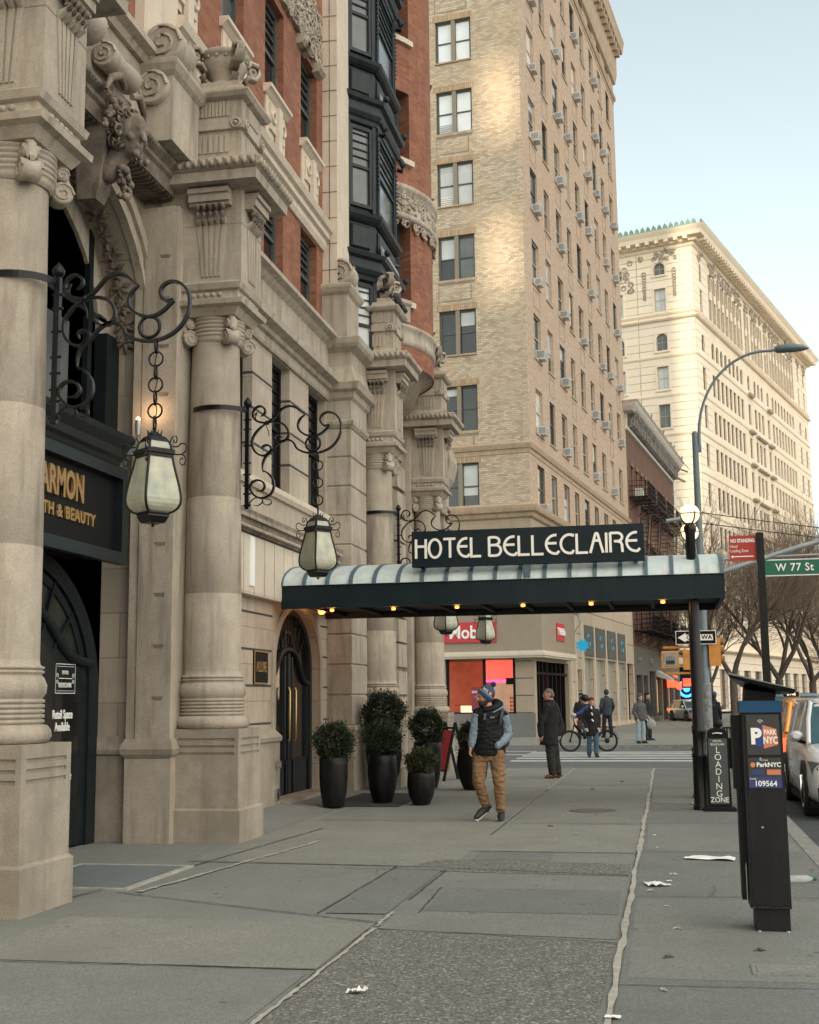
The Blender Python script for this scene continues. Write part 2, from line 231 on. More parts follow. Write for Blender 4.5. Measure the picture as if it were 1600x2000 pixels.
# ------------------------------------------------------------------ helpers
class MB:
    def __init__(s): s.v = []; s.f = []; s.uv = []; s.sm = []
    def add(s, pts, faces, uvf=None, smooth=False):
        o = len(s.v); s.v += [tuple(p) for p in pts]
        for f in faces:
            s.f.append([o+i for i in f]); s.uv.append([uvf[i] for i in f] if uvf else None); s.sm.append(smooth)
    def quad(s, a, b, c, d, uv=None): s.add([a,b,c,d], [(0,1,2,3)], uv)
    def box(s, x0, x1, y0, y1, z0, z1):
        p = [(x,y,z) for z in (z0,z1) for y in (y0,y1) for x in (x0,x1)]
        s.add(p, [(0,2,3,1),(4,5,7,6),(0,1,5,4),(2,6,7,3),(0,4,6,2),(1,3,7,5)])
    def obox(s, c, dx, dy, dz, m=None):
        p = [Vector((x,y,z)) for z in (-dz/2,dz/2) for y in (-dy/2,dy/2) for x in (-dx/2,dx/2)]
        if m is not None: p = [m @ q for q in p]
        c = Vector(c); s.add([q+c for q in p], [(0,2,3,1),(4,5,7,6),(0,1,5,4),(2,6,7,3),(0,4,6,2),(1,3,7,5)])
    def loops(s, loops, close=True, caps=True, smooth=False):
        n = len(loops[0]); pts = [p for l in loops for p in l]; fs = []
        for i in range(len(loops)-1):
            for j in range(n if close else n-1):
                k = (j+1) % n; fs.append((i*n+j, i*n+k, (i+1)*n+k, (i+1)*n+j))
        s.add(pts, fs, smooth=smooth)
        if caps:
            s.add(loops[0], [tuple(range(n))[::-1]]); s.add(loops[-1], [tuple(range(n))])
    def stack(s, x0, x1, y0, y1, prof):          # rectangular mouldings: prof = [(z, offset)]
        s.loops([[(x0-o,y0-o,z),(x1+o,y0-o,z),(x1+o,y1+o,z),(x0-o,y1+o,z)] for z,o in prof])
    def lathe(s, cx, cy, prof, n=24, smooth=True, a0=0):
        s.loops([[(cx+r*cos(a0+2*pi*i/n), cy+r*sin(a0+2*pi*i/n), z) for i in range(n)] for z,r in prof], smooth=smooth)
    def sweepy(s, prof, y0, y1):                 # prof = closed (x,z) polygon extruded along y
        s.loops([[(x,y0,z) for x,z in prof], [(x,y1,z) for x,z in prof]])
    def sweepx(s, prof, x0, x1):
        s.loops([[(x0,y,z) for y,z in prof], [(x1,y,z) for y,z in prof]])
    def tube(s, path, rad, n=6, smooth=True, caps=True, flat=None):
        P = [Vector(p) for p in path]; rs = rad if isinstance(rad,(list,tuple)) else [rad]*len(P)
        loops = []; ref = None
        for i, p in enumerate(P):
            t = (P[min(i+1,len(P)-1)]-P[max(i-1,0)])
            if t.length < 1e-9: t = Vector((0,0,1))
            t.normalize()
            if ref is None: ref = Vector((0,0,1)) if abs(t.z) < .9 else Vector((1,0,0))
            a = t.cross(ref)
            if a.length < 1e-6: a = t.orthogonal()
            a.normalize(); b = t.cross(a); b.normalize(); ref = -b if n<0 else ref
            if flat: loops.append([p+flat[0]*cos(k)*rs[i]+(flat[0].cross(t).normalized())*sin(k)*rs[i]*flat[1] for k in [2*pi*j/n for j in range(n)]])
            else: loops.append([p+a*cos(k)*rs[i]+b*sin(k)*rs[i] for k in [2*pi*j/n for j in range(n)]])
        s.loops(loops, caps=caps, smooth=smooth)
    def bar(s, a, b, w, h=None):
        a = Vector(a); b = Vector(b); h = h or w; t = (b-a).normalized()
        u = t.cross(Vector((0,0,1))); u = u.normalized() if u.length > 1e-5 else Vector((1,0,0)); v = u.cross(t)
        s.loops([[q+u*(w/2)*i+v*(h/2)*j for i,j in ((-1,-1),(1,-1),(1,1),(-1,1))] for q in (a,b)])
    def sphere(s, c, r, n=16, m=10, sc=(1,1,1)):
        s.loops([[(c[0]+r*sc[0]*sin(pi*i/m)*cos(2*pi*j/n), c[1]+r*sc[1]*sin(pi*i/m)*sin(2*pi*j/n), c[2]-r*sc[2]*cos(pi*i/m)) for j in range(n)] for i in [.02]+list(range(1,m))+[m-.02]], smooth=True)
    def torus(s, c, ax, R0, r, n=20, m=6, sc=1.):
        ax = Vector(ax).normalized(); u = ax.orthogonal().normalized(); v = ax.cross(u); c = Vector(c)
        L = []
        for i in range(n+1):
            a = 2*pi*i/n; d = u*cos(a)+v*sin(a)*sc
            L.append([c+d*(R0+r*cos(2*pi*j/m))+ax*r*sin(2*pi*j/m) for j in range(m)])
        s.loops(L, caps=False, smooth=True)
    def prism(s, poly, f, d):                    # poly (u,z) through f(u,z,depth)
        s.loops([[f(u,z,0) for u,z in poly], [f(u,z,d) for u,z in poly]])
    def xf(s, m): s.v = [tuple(m @ Vector(p)) for p in s.v]; return s
    def mesh(s, name, m, origin=(0,0,0)):
        me = bpy.data.meshes.new(name); o = origin
        me.from_pydata([(p[0]-o[0],p[1]-o[1],p[2]-o[2]) for p in s.v], [], s.f)
        bm = bmesh.new(); bm.from_mesh(me); bmesh.ops.recalc_face_normals(bm, faces=bm.faces); uvl = bm.loops.layers.uv.new('UVMap')
        bm.faces.ensure_lookup_table()
        for i, f in enumerate(bm.faces):
            uv = s.uv[i]
            f.smooth = s.sm[i]
            if uv:
                idx = {tuple(round(c,5) for c in s.v[k]): u for k, u in zip(s.f[i], uv)}
                for l in f.loops:
                    k = tuple(round(l.vert.co[a]+o[a],5) for a in range(3)); l[uvl].uv = idx.get(k, (0,0))
            else:
                n = f.normal; ax = 0 if abs(n.x) >= abs(n.y) and abs(n.x) >= abs(n.z) else (1 if abs(n.y) >= abs(n.z) else 2)
                for l in f.loops:
                    c = l.vert.co
                    l[uvl].uv = (c.y, c.z) if ax == 0 else ((c.x, c.z) if ax == 1 else (c.x, c.y))
        bm.to_mesh(me); bm.free(); me.materials.append(m); return me
    def build(s, name, m, parent=None, origin=None):
        if origin is None: origin = tuple(parent.get('_o', (0,0,0))) if parent else (0,0,0)
        o = bpy.data.objects.new(name, s.mesh(name, m, origin)); COL.objects.link(o)
        if parent: o.parent = parent; o['_o'] = origin
        return o
def tag(o, label=None, cat=None, group=None, kind=None):
    if label: o['label'] = label
    if cat: o['category'] = cat
    if group: o['group'] = group
    if kind: o['kind'] = kind
    return o
def thing(name, label, cat, loc=(0,0,0), rotz=0, group=None, local=False):
    o = bpy.data.objects.new(name, None); COL.objects.link(o); o.location = loc; o.rotation_euler = (0,0,rotz); o.empty_display_size = .1
    o['_o'] = (0,0,0) if local else tuple(loc)
    return tag(o, label, cat, group)
def single(mb, name, m, label, cat, loc=(0,0,0), rotz=0, group=None, local=False):
    o = mb.build(name, m, None, (0,0,0) if local else loc); o.location = loc; o.rotation_euler = (0,0,rotz); return tag(o, label, cat, group)
def struct(mb, name, m):
    o = mb.build(name, m); o['kind'] = 'structure'; return o
def copy_tree(o, parent=None):
    c = o.copy(); COL.objects.link(c); c.parent = parent
    for ch in list(o.children): copy_tree(ch, c)
    return c
def place(me, name, parent, loc, rotz=0, sc=None):
    o = bpy.data.objects.new(name, me); COL.objects.link(o); o.parent = parent; o.location = loc; o.rotation_euler = (0,0,rotz)
    if sc: o.scale = sc
    o['_o'] = (0,0,0); return o
def text(body, size, m, parent, M, name='lettering', ext=.004, align='CENTER', xs=1., bold=0., spacing=1., label=None):
    c = bpy.data.curves.new(name, 'FONT'); c.body = body; c.size = size; c.extrude = ext; c.align_x = align; c.align_y = 'CENTER'; c.offset = bold; c.space_character = spacing; c.resolution_u = 3
    t = bpy.data.objects.new(name, c); COL.objects.link(t)
    dg = bpy.context.evaluated_depsgraph_get(); me = bpy.data.meshes.new_from_object(t.evaluated_get(dg)); me.transform(Matrix.Diagonal((xs,1,1,1)))
    bpy.data.objects.remove(t); me.name = name; me.materials.clear(); me.materials.append(m)
    o = bpy.data.objects.new(name, me); COL.objects.link(o); o.parent = parent; o.matrix_local = M; o['_o'] = (0,0,0)
    if label: o['label'] = label
    return o
def face_cam(x, y, z): return Matrix.Translation((x,y,z)) @ Matrix.Rotation(pi/2,4,'X')                    # text on a face looking towards -Y
def face_street(x, y, z): return Matrix.Translation((x,y,z)) @ Matrix.Rotation(pi/2,4,'Z') @ Matrix.Rotation(pi/2,4,'X')   # on a face looking towards +X
# walls with openings; f(u,z,d) maps wall coordinates (d = depth into the wall)
def wall(mb, f, u0, u1, z0, z1, holes=(), du=None, reveal=True, uvo=0.):
    us = sorted({u0,u1,*[h[0] for h in holes],*[h[1] for h in holes]}); us = [u for u in us if u0-1e-6 <= u <= u1+1e-6]
    if du:
        e = []
        for a, b in zip(us, us[1:]):
            k = max(1, math.ceil((b-a)/du)); e += [a+(b-a)*i/k for i in range(k)]
        us = e+[us[-1]]
    zs = sorted({z0,z1,*[h[2] for h in holes],*[h[3] for h in holes]}); zs = [z for z in zs if z0-1e-6 <= z <= z1+1e-6]
    def inh(u, z): return any(h[0] < u < h[1] and h[2] < z < h[3] for h in holes)
    for a, b in zip(us, us[1:]):
        run = None
        for c, d in list(zip(zs, zs[1:]))+[(None,None)]:
            solid = c is not None and not inh((a+b)/2, (c+d)/2)
            if solid: run = [run[0], d] if run else [c, d]
            elif run:
                q = [(a,run[0]),(b,run[0]),(b,run[1]),(a,run[1])]; mb.quad(*[f(u,z,0) for u,z in q], uv=[(u+uvo,z) for u,z in q]); run = None
    if reveal:
        for h in holes:
            a, b, c, d = h[:4]; dp = h[4] if len(h) > 4 else .25
            q = []
            if not (len(h) > 5 and 'a' in h[5]): q.append(((a,d),(b,d)))
            if not (len(h) > 5 and 'b' in h[5]): q.append(((a,c),(b,c)))
            q += [((a,c),(a,d)), ((b,c),(b,d))]
            for p, r in q:
                mb.quad(f(*p,0), f(*r,0), f(*r,dp), f(*p,dp), uv=[(0,p[1]+p[0]),(0+math.dist(p,r) if p[1]==r[1] else 0,r[1]+r[0] if p[1]!=r[1] else p[1]+p[0]),(dp if p[1]!=r[1] else math.dist(p,r),(r[1]+r[0]) if p[1]!=r[1] else p[1]+p[0]+dp),(dp if p[1]!=r[1] else 0,p[1]+p[0]+(0 if p[1]!=r[1] else dp))])
def arch(mb, f, uc, r, zs, rz, ztop, depth, n=16, soffit=True):
    pts = [(uc-r*cos(pi*i/n), zs+rz*sin(pi*i/n)) for i in range(n+1)]
    for p, q in zip(pts, pts[1:]):
        k = [p, q, (q[0],ztop), (p[0],ztop)]; mb.quad(*[f(u,z,0) for u,z in k], uv=k)
        if soffit: mb.quad(f(*p,0), f(*q,0), f(*q,depth), f(*p,depth), uv=[p,q,(q[0]+.3,q[1]),(p[0]+.3,p[1])])
def archring(mb, f, uc, r0, r1, zs, k, d0, d1, n=18, a0=0, a1=pi):    # ring between radii r0,r1 (vertical squash k) from depth d0 to d1
    L = []
    for i in range(n+1):
        a = a0+(a1-a0)*i/n; c, s_ = cos(a), sin(a)
        L.append([f(uc-r0*c, zs+r0*k*s_, d0), f(uc-r1*c, zs+r1*k*s_, d0), f(uc-r1*c, zs+r1*k*s_, d1), f(uc-r0*c, zs+r0*k*s_, d1)])
    mb.loops(L)
_wc = {}
def window_unit(w, h, style, fm, gm):
    """returns (frame mesh, pane mesh) in a local frame: looks to +X, centre bottom at the origin"""
    k = (w,h,style,fm.name,gm.name)
    if k in _wc: return _wc[k]
    a = MB(); t = .07
    a.box(-.05,.02,-w/2,-w/2+t,0,h); a.box(-.05,.02,w/2-t,w/2,0,h); a.box(-.05,.02,-w/2+t,w/2-t,h-t,h); a.box(-.05,.02,-w/2+t,w/2-t,0,t)
    if 'r' in style: a.box(-.05,.01,-w/2+t,w/2-t,h*.5-.03,h*.5+.03)
    if 'm' in style: a.box(-.045,.005,-.02,.02,t,h-t)
    if 'l' in style:
        for i in range(1,5): a.box(-.045,.0,-w/2+t,w/2-t,h*.5+.03+i*h*.095,h*.5+.05+i*h*.095)
    g = MB(); g.quad((-.03,-w/2+t,t),(-.03,w/2-t,t),(-.03,w/2-t,h-t),(-.03,-w/2+t,h-t))
    _wc[k] = (a.mesh('window', fm), g.mesh('pane', gm)); return _wc[k]
def window(parent, loc, w, h, rotz=0, style='r', fm=None, gm=None, name='window'):
    fr, pn = window_unit(round(w,2), round(h,2), style, fm or FRAME, gm or GLASS)
    o = place(fr, name, parent, loc, rotz); place(pn, 'pane', o, (0,0,0)); return o
# ================================================================== ground
g = MB(); g.box(-900,900,-60,1500,-.6,-.16); struct(g, 'ground', ASPH)
g = MB(); g.box(1.62,14.5,-40,29.6,-.5,-.13); g.box(-60,60,29.3,43.0,-.5,-.128)
struct(g, 'road', ASPH)
g = MB(); g.box(-60,14,29.45,42.85,-.3,-.122); struct(g, 'cross_street', ASPH2)
g = MB()      # near pavement, hotel side, with a slight rise towards the wall of the canopy bay
xs = [-9,-5.9,-4.95,-2.11,-.36,1.32]; ys = [-4,15.3,15.5,29.12]
for i in range(5):
    for j in range(3):
        def zz(x, y): return .09 if (x < -5.5 and y > 15.4) else 0
        g.quad(*[(x,y,zz(x,y)) for x,y in ((xs[i],ys[j]),(xs[i+1],ys[j]),(xs[i+1],ys[j+1]),(xs[i],ys[j+1]))])
g.box(-9,1.32,-4,29.12,-.3,-.01)
struct(g, 'sidewalk', CONC)
def slab(name, m, pts, z):
    a = MB(); a.add([(x,y,z) for x,y in pts], [tuple(range(len(pts)))]); return struct(a, name, m)
slab('sidewalk_slabs_warm', CONC2, [(-4.8,12.3),(-2.1,12.2),(-2.1,28.9),(-4.8,28.9)], .004)
slab('sidewalk_slabs_middle', CONC2, [(-2.1,13.5),(-.37,13.5),(-.37,28.9),(-2.1,28.9)], .004)
slab('sidewalk_slabs_grey', CONC3, [(-.33,-2),(1.30,-2),(1.30,29),(-.33,29)], .004)
slab('sidewalk_slabs_plain', CONC, [(-2.06,8.92),(-.40,8.75),(-.37,13.4),(-2.1,13.4)], .004)
slab('sidewalk_rough_patch', AGG, [(-2.05,2),(-.42,2),(-.40,8.62),(-2.07,8.88)], .006)
slab('sidewalk_rough_strip', AGG, [(-2.6,11.9),(-.40,11.75),(-.40,12.6),(-2.3,12.75)], .007)
def wob(p, q, n, a, w, z, rnd):
    L = []; t = (Vector(q)-Vector(p)); nrm = Vector((-t.y,t.x)).normalized(); o = 0
    for i in range(n+1):
        o = o*.7+rnd.uniform(-a,a); c = Vector(p)+t*i/n+nrm*o; ww = w*rnd.uniform(.5,1.4); L.append((c-nrm*ww/2, c+nrm*ww/2))
    m = MB()
    for (a0,b0),(a1,b1) in zip(L, L[1:]): m.quad((a0.x,a0.y,z),(b0.x,b0.y,z),(b1.x,b1.y,z),(a1.x,a1.y,z))
    return m
rnd = random.Random(3); jm = MB(); sm_ = MB()
for k, (x0,x1,y0,y1,mt,z) in enumerate(((-4.55,-2.14,4.2,7.45,CONC,.0042),(-4.5,-2.13,7.55,9.1,CONC2,.0046),(-2.6,-2.13,9.5,12.1,CONC3,.0075),(-.30,1.28,7.6,10.5,CONC,.0052),(-.30,1.28,13.7,16.5,CONC,.0052),(-.30,1.28,19.7,22.6,CONC2,.0052),(-2.07,-.40,16.5,19.8,CONC,.0056),(-2.07,-.40,23.5,28.7,CONC,.0056),(-4.7,-2.14,16.7,20.5,CONC,.0056),(-1.9,-.42,9.7,10.9,CONC3,.0062),(-2.0,-1.2,12.75,13.35,CONC3,.0062))):
    slab('sidewalk_slab', mt, [(x0+rnd.uniform(0,.03),y0),(x1,y0+rnd.uniform(-.02,.02)),(x1-rnd.uniform(0,.03),y1),(x0,y1)], z)
def merge(dst, src): o = len(dst.v); dst.v += src.v; dst.f += [[i+o for i in f] for f in src.f]; dst.uv += src.uv; dst.sm += src.sm
for p, q, w in (((-2.08,8.9),(-.38,8.62),.022),((-4.6,10.25),(-2.12,9.15),.016),((-3.1,12.0),(-2.1,11.95),.014),((-2.1,13.45),(-.37,13.45),.016),((-2.1,12.1),(-.4,11.8),.018),((-.33,7.4),(1.3,7.5),.010),((-.33,10.6),(1.3,10.7),.010),((-.33,13.6),(1.3,13.65),.010),((-.33,16.6),(1.3,16.6),.012),((-.33,19.6),(1.3,19.6),.012),((-.33,22.7),(1.3,22.7),.012),((-2.1,16.4),(-.37,16.4),.014),((-2.1,19.9),(-.37,19.9),.014),((-2.1,23.4),(-.37,23.4),.014),((-4.8,12.35),(-2.1,12.15),.018),((-4.8,16.6),(-2.1,16.5),.014),((-4.8,20.6),(-2.1,20.6),.012),((-2.1,15),(-2.12,29),.016),((-4.75,7.5),(-2.1,7.55),.014),((-4.9,9.9),(-4.62,11.9),.02),((-4.62,11.9),(-4.3,15.6),.02),((-2.1,11.9),(-2.1,10.2),.014),((-2.65,9.45),(-2.62,12.2),.014),((-1.9,9.6),(-1.95,10.9),.014)):
    merge(jm, wob(p, q, 40, .004, w, .0095, rnd))
for k in range(16):
    x, y = rnd.uniform(-4.3,1.1), rnd.uniform(6.2,22); a = rnd.choice([0,0,0,1.4])+rnd.uniform(-.35,.35); l = rnd.uniform(.25,.9)*(1 if y > 9 else .6)
    merge(jm, wob((x,y), (x+l*cos(a),y+l*sin(a)), 22, .012, .0045, .0125, rnd))
for p, q, w in (((-.35,2),(-.36,28.9),.045),((-2.07,3),(-2.09,8.9),.03),((-2.09,9.0),(-2.10,9.6),.03),((-4.45,10.3),(-3.95,14.2),.05),((-2.12,22.5),(-2.12,28.9),.03)):
    merge(sm_, wob(p, q, 110, .008, w, .0115, rnd)); merge(jm, wob((p[0]-.02,p[1]), (q[0]-.02,q[1]), 110, .006, .008, .0105, rnd))
struct(jm, 'sidewalk_joints', JOINT); struct(sm_, 'sidewalk_seams', SEAM)
g = MB(); g.box(1.32,1.50,-4,27.5,-.3,.006)
for i in range(10):
    a0 = pi/2*i/10; a1 = pi/2*(i+1)/10; c = (-.2,27.5)
    for r_ in ((1.52,1.70),):
        p = [(c[0]+r*cos(a), c[1]+r*sin(a)) for a in (a0,a1) for r in r_]
        g.loops([[(p[0][0],p[0][1],z),(p[1][0],p[1][1],z),(p[3][0],p[3][1],z),(p[2][0],p[2][1],z)] for z in (-.3,.006)])
g.box(-12,-.2,29.02,29.2,-.3,.006); struct(g, 'kerb', CURB)
g = MB(); g.loops([[( -.2,27.0,z)]+[(-.2+1.53*cos(pi/2*i/10),27.5+1.53*sin(pi/2*i/10),z) for i in range(11)] for z in (-.28,.002)]); struct(g, 'sidewalk_corner', CONC2)
# far side of the cross street
T0 = Vector((-5.3,51.8,0)); TA = R(-7.8); TM = Matrix.Translation(T0) @ Matrix.Rotation(TA,4,'Z'); TI = TM.inverted()
def tw(x, y, z=0): return TM @ Vector((x,y,z))
g = MB(); a = [(-60,43.0),(.5,43.0),(1.6,43.4),(2.6,44.6)]+[tuple(tw(8.4,y)[:2]) for y in (-6,20,62)]+[tuple(tw(-30,62)[:2]),(-60,62)]
g.loops([[(x,y,z) for x,y in a] for z in (-.3,.0)]); struct(g, 'sidewalk_north', CONC2)
g = MB(); g.box(-60,.5,42.84,43.0,-.3,.01); g.loops([[(x,y,z) for x,y in ((.5,42.84),(1.7,43.25),(2.75,44.5),(2.6,44.6),(1.6,43.4),(.5,43.0))] for z in (-.3,.01)]); struct(g, 'kerb_north', CURB)
A0 = Vector((4.33,127.0,0)); AA = R(-17)
g = MB()
for y in (34.7,36.2,37.6,38.9,40.1): g.box(-4.3,1.3,y,y+.5,-.15,-.116)
g.box(-6.9,-4.3,38.6,38.9,-.15,-.116); g.box(-7.2,-4.2,40.9,41.1,-.15,-.116)
struct(g, 'crosswalk_markings', PAINTW)
g = MB(); g.box(3.9,4.02,-20,27,-.15,-.118); g.box(7.3,7.42,-20,27,-.15,-.118); struct(g, 'lane_markings', PAINTW)
g = MB()
for i in range(12):
    for j in range(4): g.lathe(-1.6+i*.17, 43.25+j*.17, [(.0,.05),(.012,.035)], 6)
struct(g, 'tactile_paving', CURB)
# steel grating and entrance mat, covers
g = MB(); g.box(-5.75,-4.66,10.45,11.9,-.005,.004); single(g, 'grating_bed', BLACK, 'dark pit bed under the steel grating by the first column pedestal', 'pit bed', (-5.2,11.1,0))
t = thing('steel_grating', 'rectangular steel grating set in the pavement beside the first column pedestal', 'grating', (-5.2,11.1,0))
g = MB()
for i in range(44): g.box(-5.75,-4.66,10.45+i*.033,10.462+i*.033,.0,.014)
for i in range(12): g.box(-5.75+i*.099,-5.742+i*.099,10.45,11.9,.0,.012)
g.build('grating_bars', GRATE, t)
g = MB(); g.box(-5.8,-5.75,10.4,11.95,0,.016); g.box(-4.66,-4.6,10.4,11.95,0,.016); g.box(-5.75,-4.66,10.4,10.45,0,.016); g.box(-5.75,-4.66,11.9,11.95,0,.016); g.build('grating_frame', SEAM, t)
g = MB(); g.box(-5.45,-4.0,18.7,21.3,-.01,.02); single(g, 'entrance_mat', MATM, 'dark rectangular mat on the pavement under the canopy', 'mat', (-4.8,20,0))
g = MB(); g.lathe(-1.1,18.3,[(0,.33),(.012,.33),(.014,.30)],28)
single(g, 'manhole_cover', CAST, 'round cast iron cover in the pavement near the canopy post', 'manhole cover', (-1.1,18.3,0))
g = MB(); g.box(.42,.80,7.78,8.06,-.002,.012); g.box(.45,.77,7.81,8.03,.0,.015)
single(g, 'utility_box_cover', CONC2, 'small rectangular concrete utility cover in front of the parking meter', 'utility cover', (.6,7.9,0))
# ================================================================== the hotel
WX = -5.85; WR = -6.15
H = thing('hotel_building', 'ornate limestone and red brick hotel with giant columns, urns and a round corner tower', 'hotel', (-8,18,0))
fh = lambda u, z, d: (WX-d, u, z)
fr = lambda u, z, d: (WR-d, u, z)
fb = lambda u, z, d: (-5.9-d, u, z)
# bay between the first two columns: tall arch
m = MB(); c = 11.85; r_ = 2.12
wall(m, fr, 6.0, c-r_, 0, 8.0); wall(m, fr, c+r_, 16.4, 0, 8.0); arch(m, fr, c, r_, 5.85, 1.85, 8.0, .45)
m.quad(fr(c-r_,0,0), fr(c-r_,5.85,0), fr(c-r_,5.85,.45), fr(c-r_,0,.45)); m.quad(fr(c+r_,0,0), fr(c+r_,5.85,0), fr(c+r_,5.85,.45), fr(c+r_,0,.45))
m.build('arch_wall', STONE_B, H)
m = MB(); archring(m, fr, c, r_+.0, r_+.28, 5.85, .87, -.09, .0); archring(m, fr, c, r_+.20, r_+.34, 5.85, .87, -.14, .0); archring(m, fr, c, r_-.02, r_+.06, 5.85, .87, -.12, -.02)
m.build('archivolt', STONE, H)
m = MB(); rnd = random.Random(5)      # carved leaf soffit
for i in range(26):
    a = pi*(i+.5)/26; ca, sa = cos(a), sin(a)
    for k in range(7):
        th = k*2*pi/7+i; l = .13; cx_ = WR-.22+rnd.uniform(-.05,.05)
        cc = Vector((cx_, c-(r_-.03)*ca, 5.85+(r_-.03)*.87*sa)); tg = Vector((0, sa, ca)); 
        dv = (Vector((1,0,0))*cos(th)+tg*sin(th)); m.tube([cc, cc+dv*l*.5+Vector((0,ca,-sa))*.03, cc+dv*l*1.1], [.012,.035,.008], 5)
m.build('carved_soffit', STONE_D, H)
m = MB(); archring(m, fr, c, r_-.32, r_+.02, 5.85, .87, .40, .55); m.box(WR-.55,WR-.40,c+r_-.22,c+r_+.02,4.5,5.85); m.box(WR-.55,WR-.40,c-r_-.02,c-r_+.22,4.5,5.85); m.build('window_arch_reveal', STONE, H)
# storefront in the arch
sf = MB(); X = WR-.45
sf.box(X-.08,X,9.73,13.97,0,3.3); sf.build('storefront_panel', DARKP, H)
dr = MB(); sf = MB()
yc_ = 11.85; pts = []
def ring(mb, uc, r0, r1, zs, k, x0, x1, n=26):
    archring(mb, lambda u, z, d: (x0-d*(x0-x1), u, z), uc, r0, r1, zs, k, 0, 1, n)
ring(dr, yc_, 1.75, 1.98, 1.75, .78, X+.06, X-.02); ring(dr, yc_, 1.60, 1.72, 1.75, .78, X+.035, X)
dr.box(X-.02,X+.06,yc_+1.75,yc_+1.98,0,1.75); dr.box(X-.02,X+.06,yc_-1.98,yc_-1.75,0,1.75); dr.build('door_surround', DARKP, H)
gl = MB(); gl.loops([[(x,yc_+1.62*cos(pi*i/20),1.9+1.2*sin(pi*i/20)) for i in range(21)]+[(x,yc_-1.62,1.9)] for x in (X+.004,X+.012)]); gl.build('door_fanlight', GLASSG, H)
dl = MB()       # leaves with a sweeping top
for sgn in (1,-1):
    top = [(yc_+sgn*t, 2.62-.62*(1/(1+math.exp(-(t-.9)*5)))) for t in [i*.1 for i in range(19)]]
    dl.loops([[(x,u,z) for u,z in [(yc_+sgn*1.8,.02),(yc_+sgn*.02,.02)]+top] for x in (X+.0,X+.03)])
dl.build('door', DARKP, H)
dm = MB()
for sgn in (1,-1):
    top = [(yc_+sgn*t, 2.66-.62*(1/(1+math.exp(-(t-.9)*5)))) for t in [i*.06 for i in range(31)]]
    dm.tube([(X+.05,u,z) for u,z in top], .055, 8)
for k_ in (-1.2,-.8,-.4,.0,.4,.8,1.2): dm.bar((X+.03,yc_+k_*.75,2.5-.25*abs(k_)),(X+.03,yc_+k_*1.1,1.9+1.2*math.sqrt(max(.02,1-(k_*1.1/1.62)**2))),.035)
dm.build('door_moulding', DARKP, H)
dg_ = MB(); dn = []
for sgn in (1,-1):
    top = [(yc_+sgn*t, 2.38-.62*(1/(1+math.exp(-(t-.9)*5)))) for t in [.25+i*.1 for i in range(14)]]
    dg_.loops([[(x,u,z) for u,z in [(yc_+sgn*1.55,.42),(yc_+sgn*.25,.42)]+top] for x in (X+.032,X+.037)])
dpane = dg_.build('door_glass', GLASSD, H)
FX = X+.042
def street_text(body, size, m, parent, y, z, x, **k):
    o = tuple(parent['_o']); root = parent
    return text(body, size, m, parent, face_street(x-o[0], y-o[1], z-o[2]), **k)
street_text('Retail Space\nAvailable', .135, WHITEL, dpane, 12.99, 1.40, FX, xs=.72, bold=.002)
street_text('ALL USES ACCEPTED', .045, WHITEL, dpane, 12.99, 1.13, FX, xs=.9)
street_text('HOTEL', .06, WHITEL, dpane, 13.03, 1.93, FX, xs=.8); street_text('BELLECLAIRE', .075, WHITEL, dpane, 13.03, 1.79, FX, xs=.72)
street_text('e', .16, WHITEL, dpane, 13.2, .80, FX)
fm_ = MB()
for (a,b,z0,z1) in ((12.80,13.27,2.02,2.027),(12.80,13.27,1.70,1.707),(12.80,12.805,1.70,2.027),(13.265,13.27,1.70,2.027),(12.83,13.24,1.995,1.999),(12.83,13.24,1.727,1.731),(12.87,13.2,1.862,1.87)): fm_.box(FX,FX+.003,a,b,z0,z1)
for s_ in (-1,1): fm_.torus((FX,13.035+s_*.19,1.9),(1,0,0),.02,.004,12,4); fm_.torus((FX,13.035+s_*.19,1.83),(1,0,0),.018,.004,12,4)
fm_.build('door_logo_border', WHITEL, dpane)
# window above the sign
m = MB(); m.box(X-.02,X,9.7,14.0,3.3,7.9); m.build('arch_window_glass', GLASSD, H)
m = MB()
for y in (10.3,11.85,13.35): m.box(X,X+.07,y-.05,y+.05,4.3,7.7)
for z in (4.7,6.2): m.box(X,X+.05,9.7,14.0,z-.03,z+.03)
m.box(X,X+.16,13.62,13.97,4.3,6.0); m.build('arch_window_frame', DARKP, H)
m = MB(); m.box(X+.001,X+.004,12.05,12.95,4.6,5.95); m.build('window_blind', GLASSM, H)
# side wall strips with slots, base
m = MB()
for y0, y1, x1 in ((13.97,14.0,-5.85),(9.0,9.73,-5.85)):
    m.box(WR-.3,x1,y0,y1,0,8)
hs = [(13.60,13.86,z,z+.045,.05) for z in (1.62,2.22,2.82,3.42,4.02,4.62,5.22,5.82,6.42)]
m = MB(); wall(m, lambda u,z,d:(WX-.0-d,u,z), 13.98, 14.9, 0, 8.0); m.build('pilaster_wall', STONE, H)
m = MB(); fp = lambda u, z, d: (u, 13.975+d, z)
m.box(WR-.02,WX,13.975,14.02,0,8); m.build('pilaster_side', STONE, H)

m = MB(); m.box(WR-.05,WR+.10,13.96,14.0,0,1.0)
m.stack(-6.9,WX+.0,13.93,14.3,[(0,.02),(.98,.02),(1.0,.06),(1.05,.07),(1.10,.05),(1.14,.02),(1.2,.0)])
m.build('base_course', STONE_W, H)
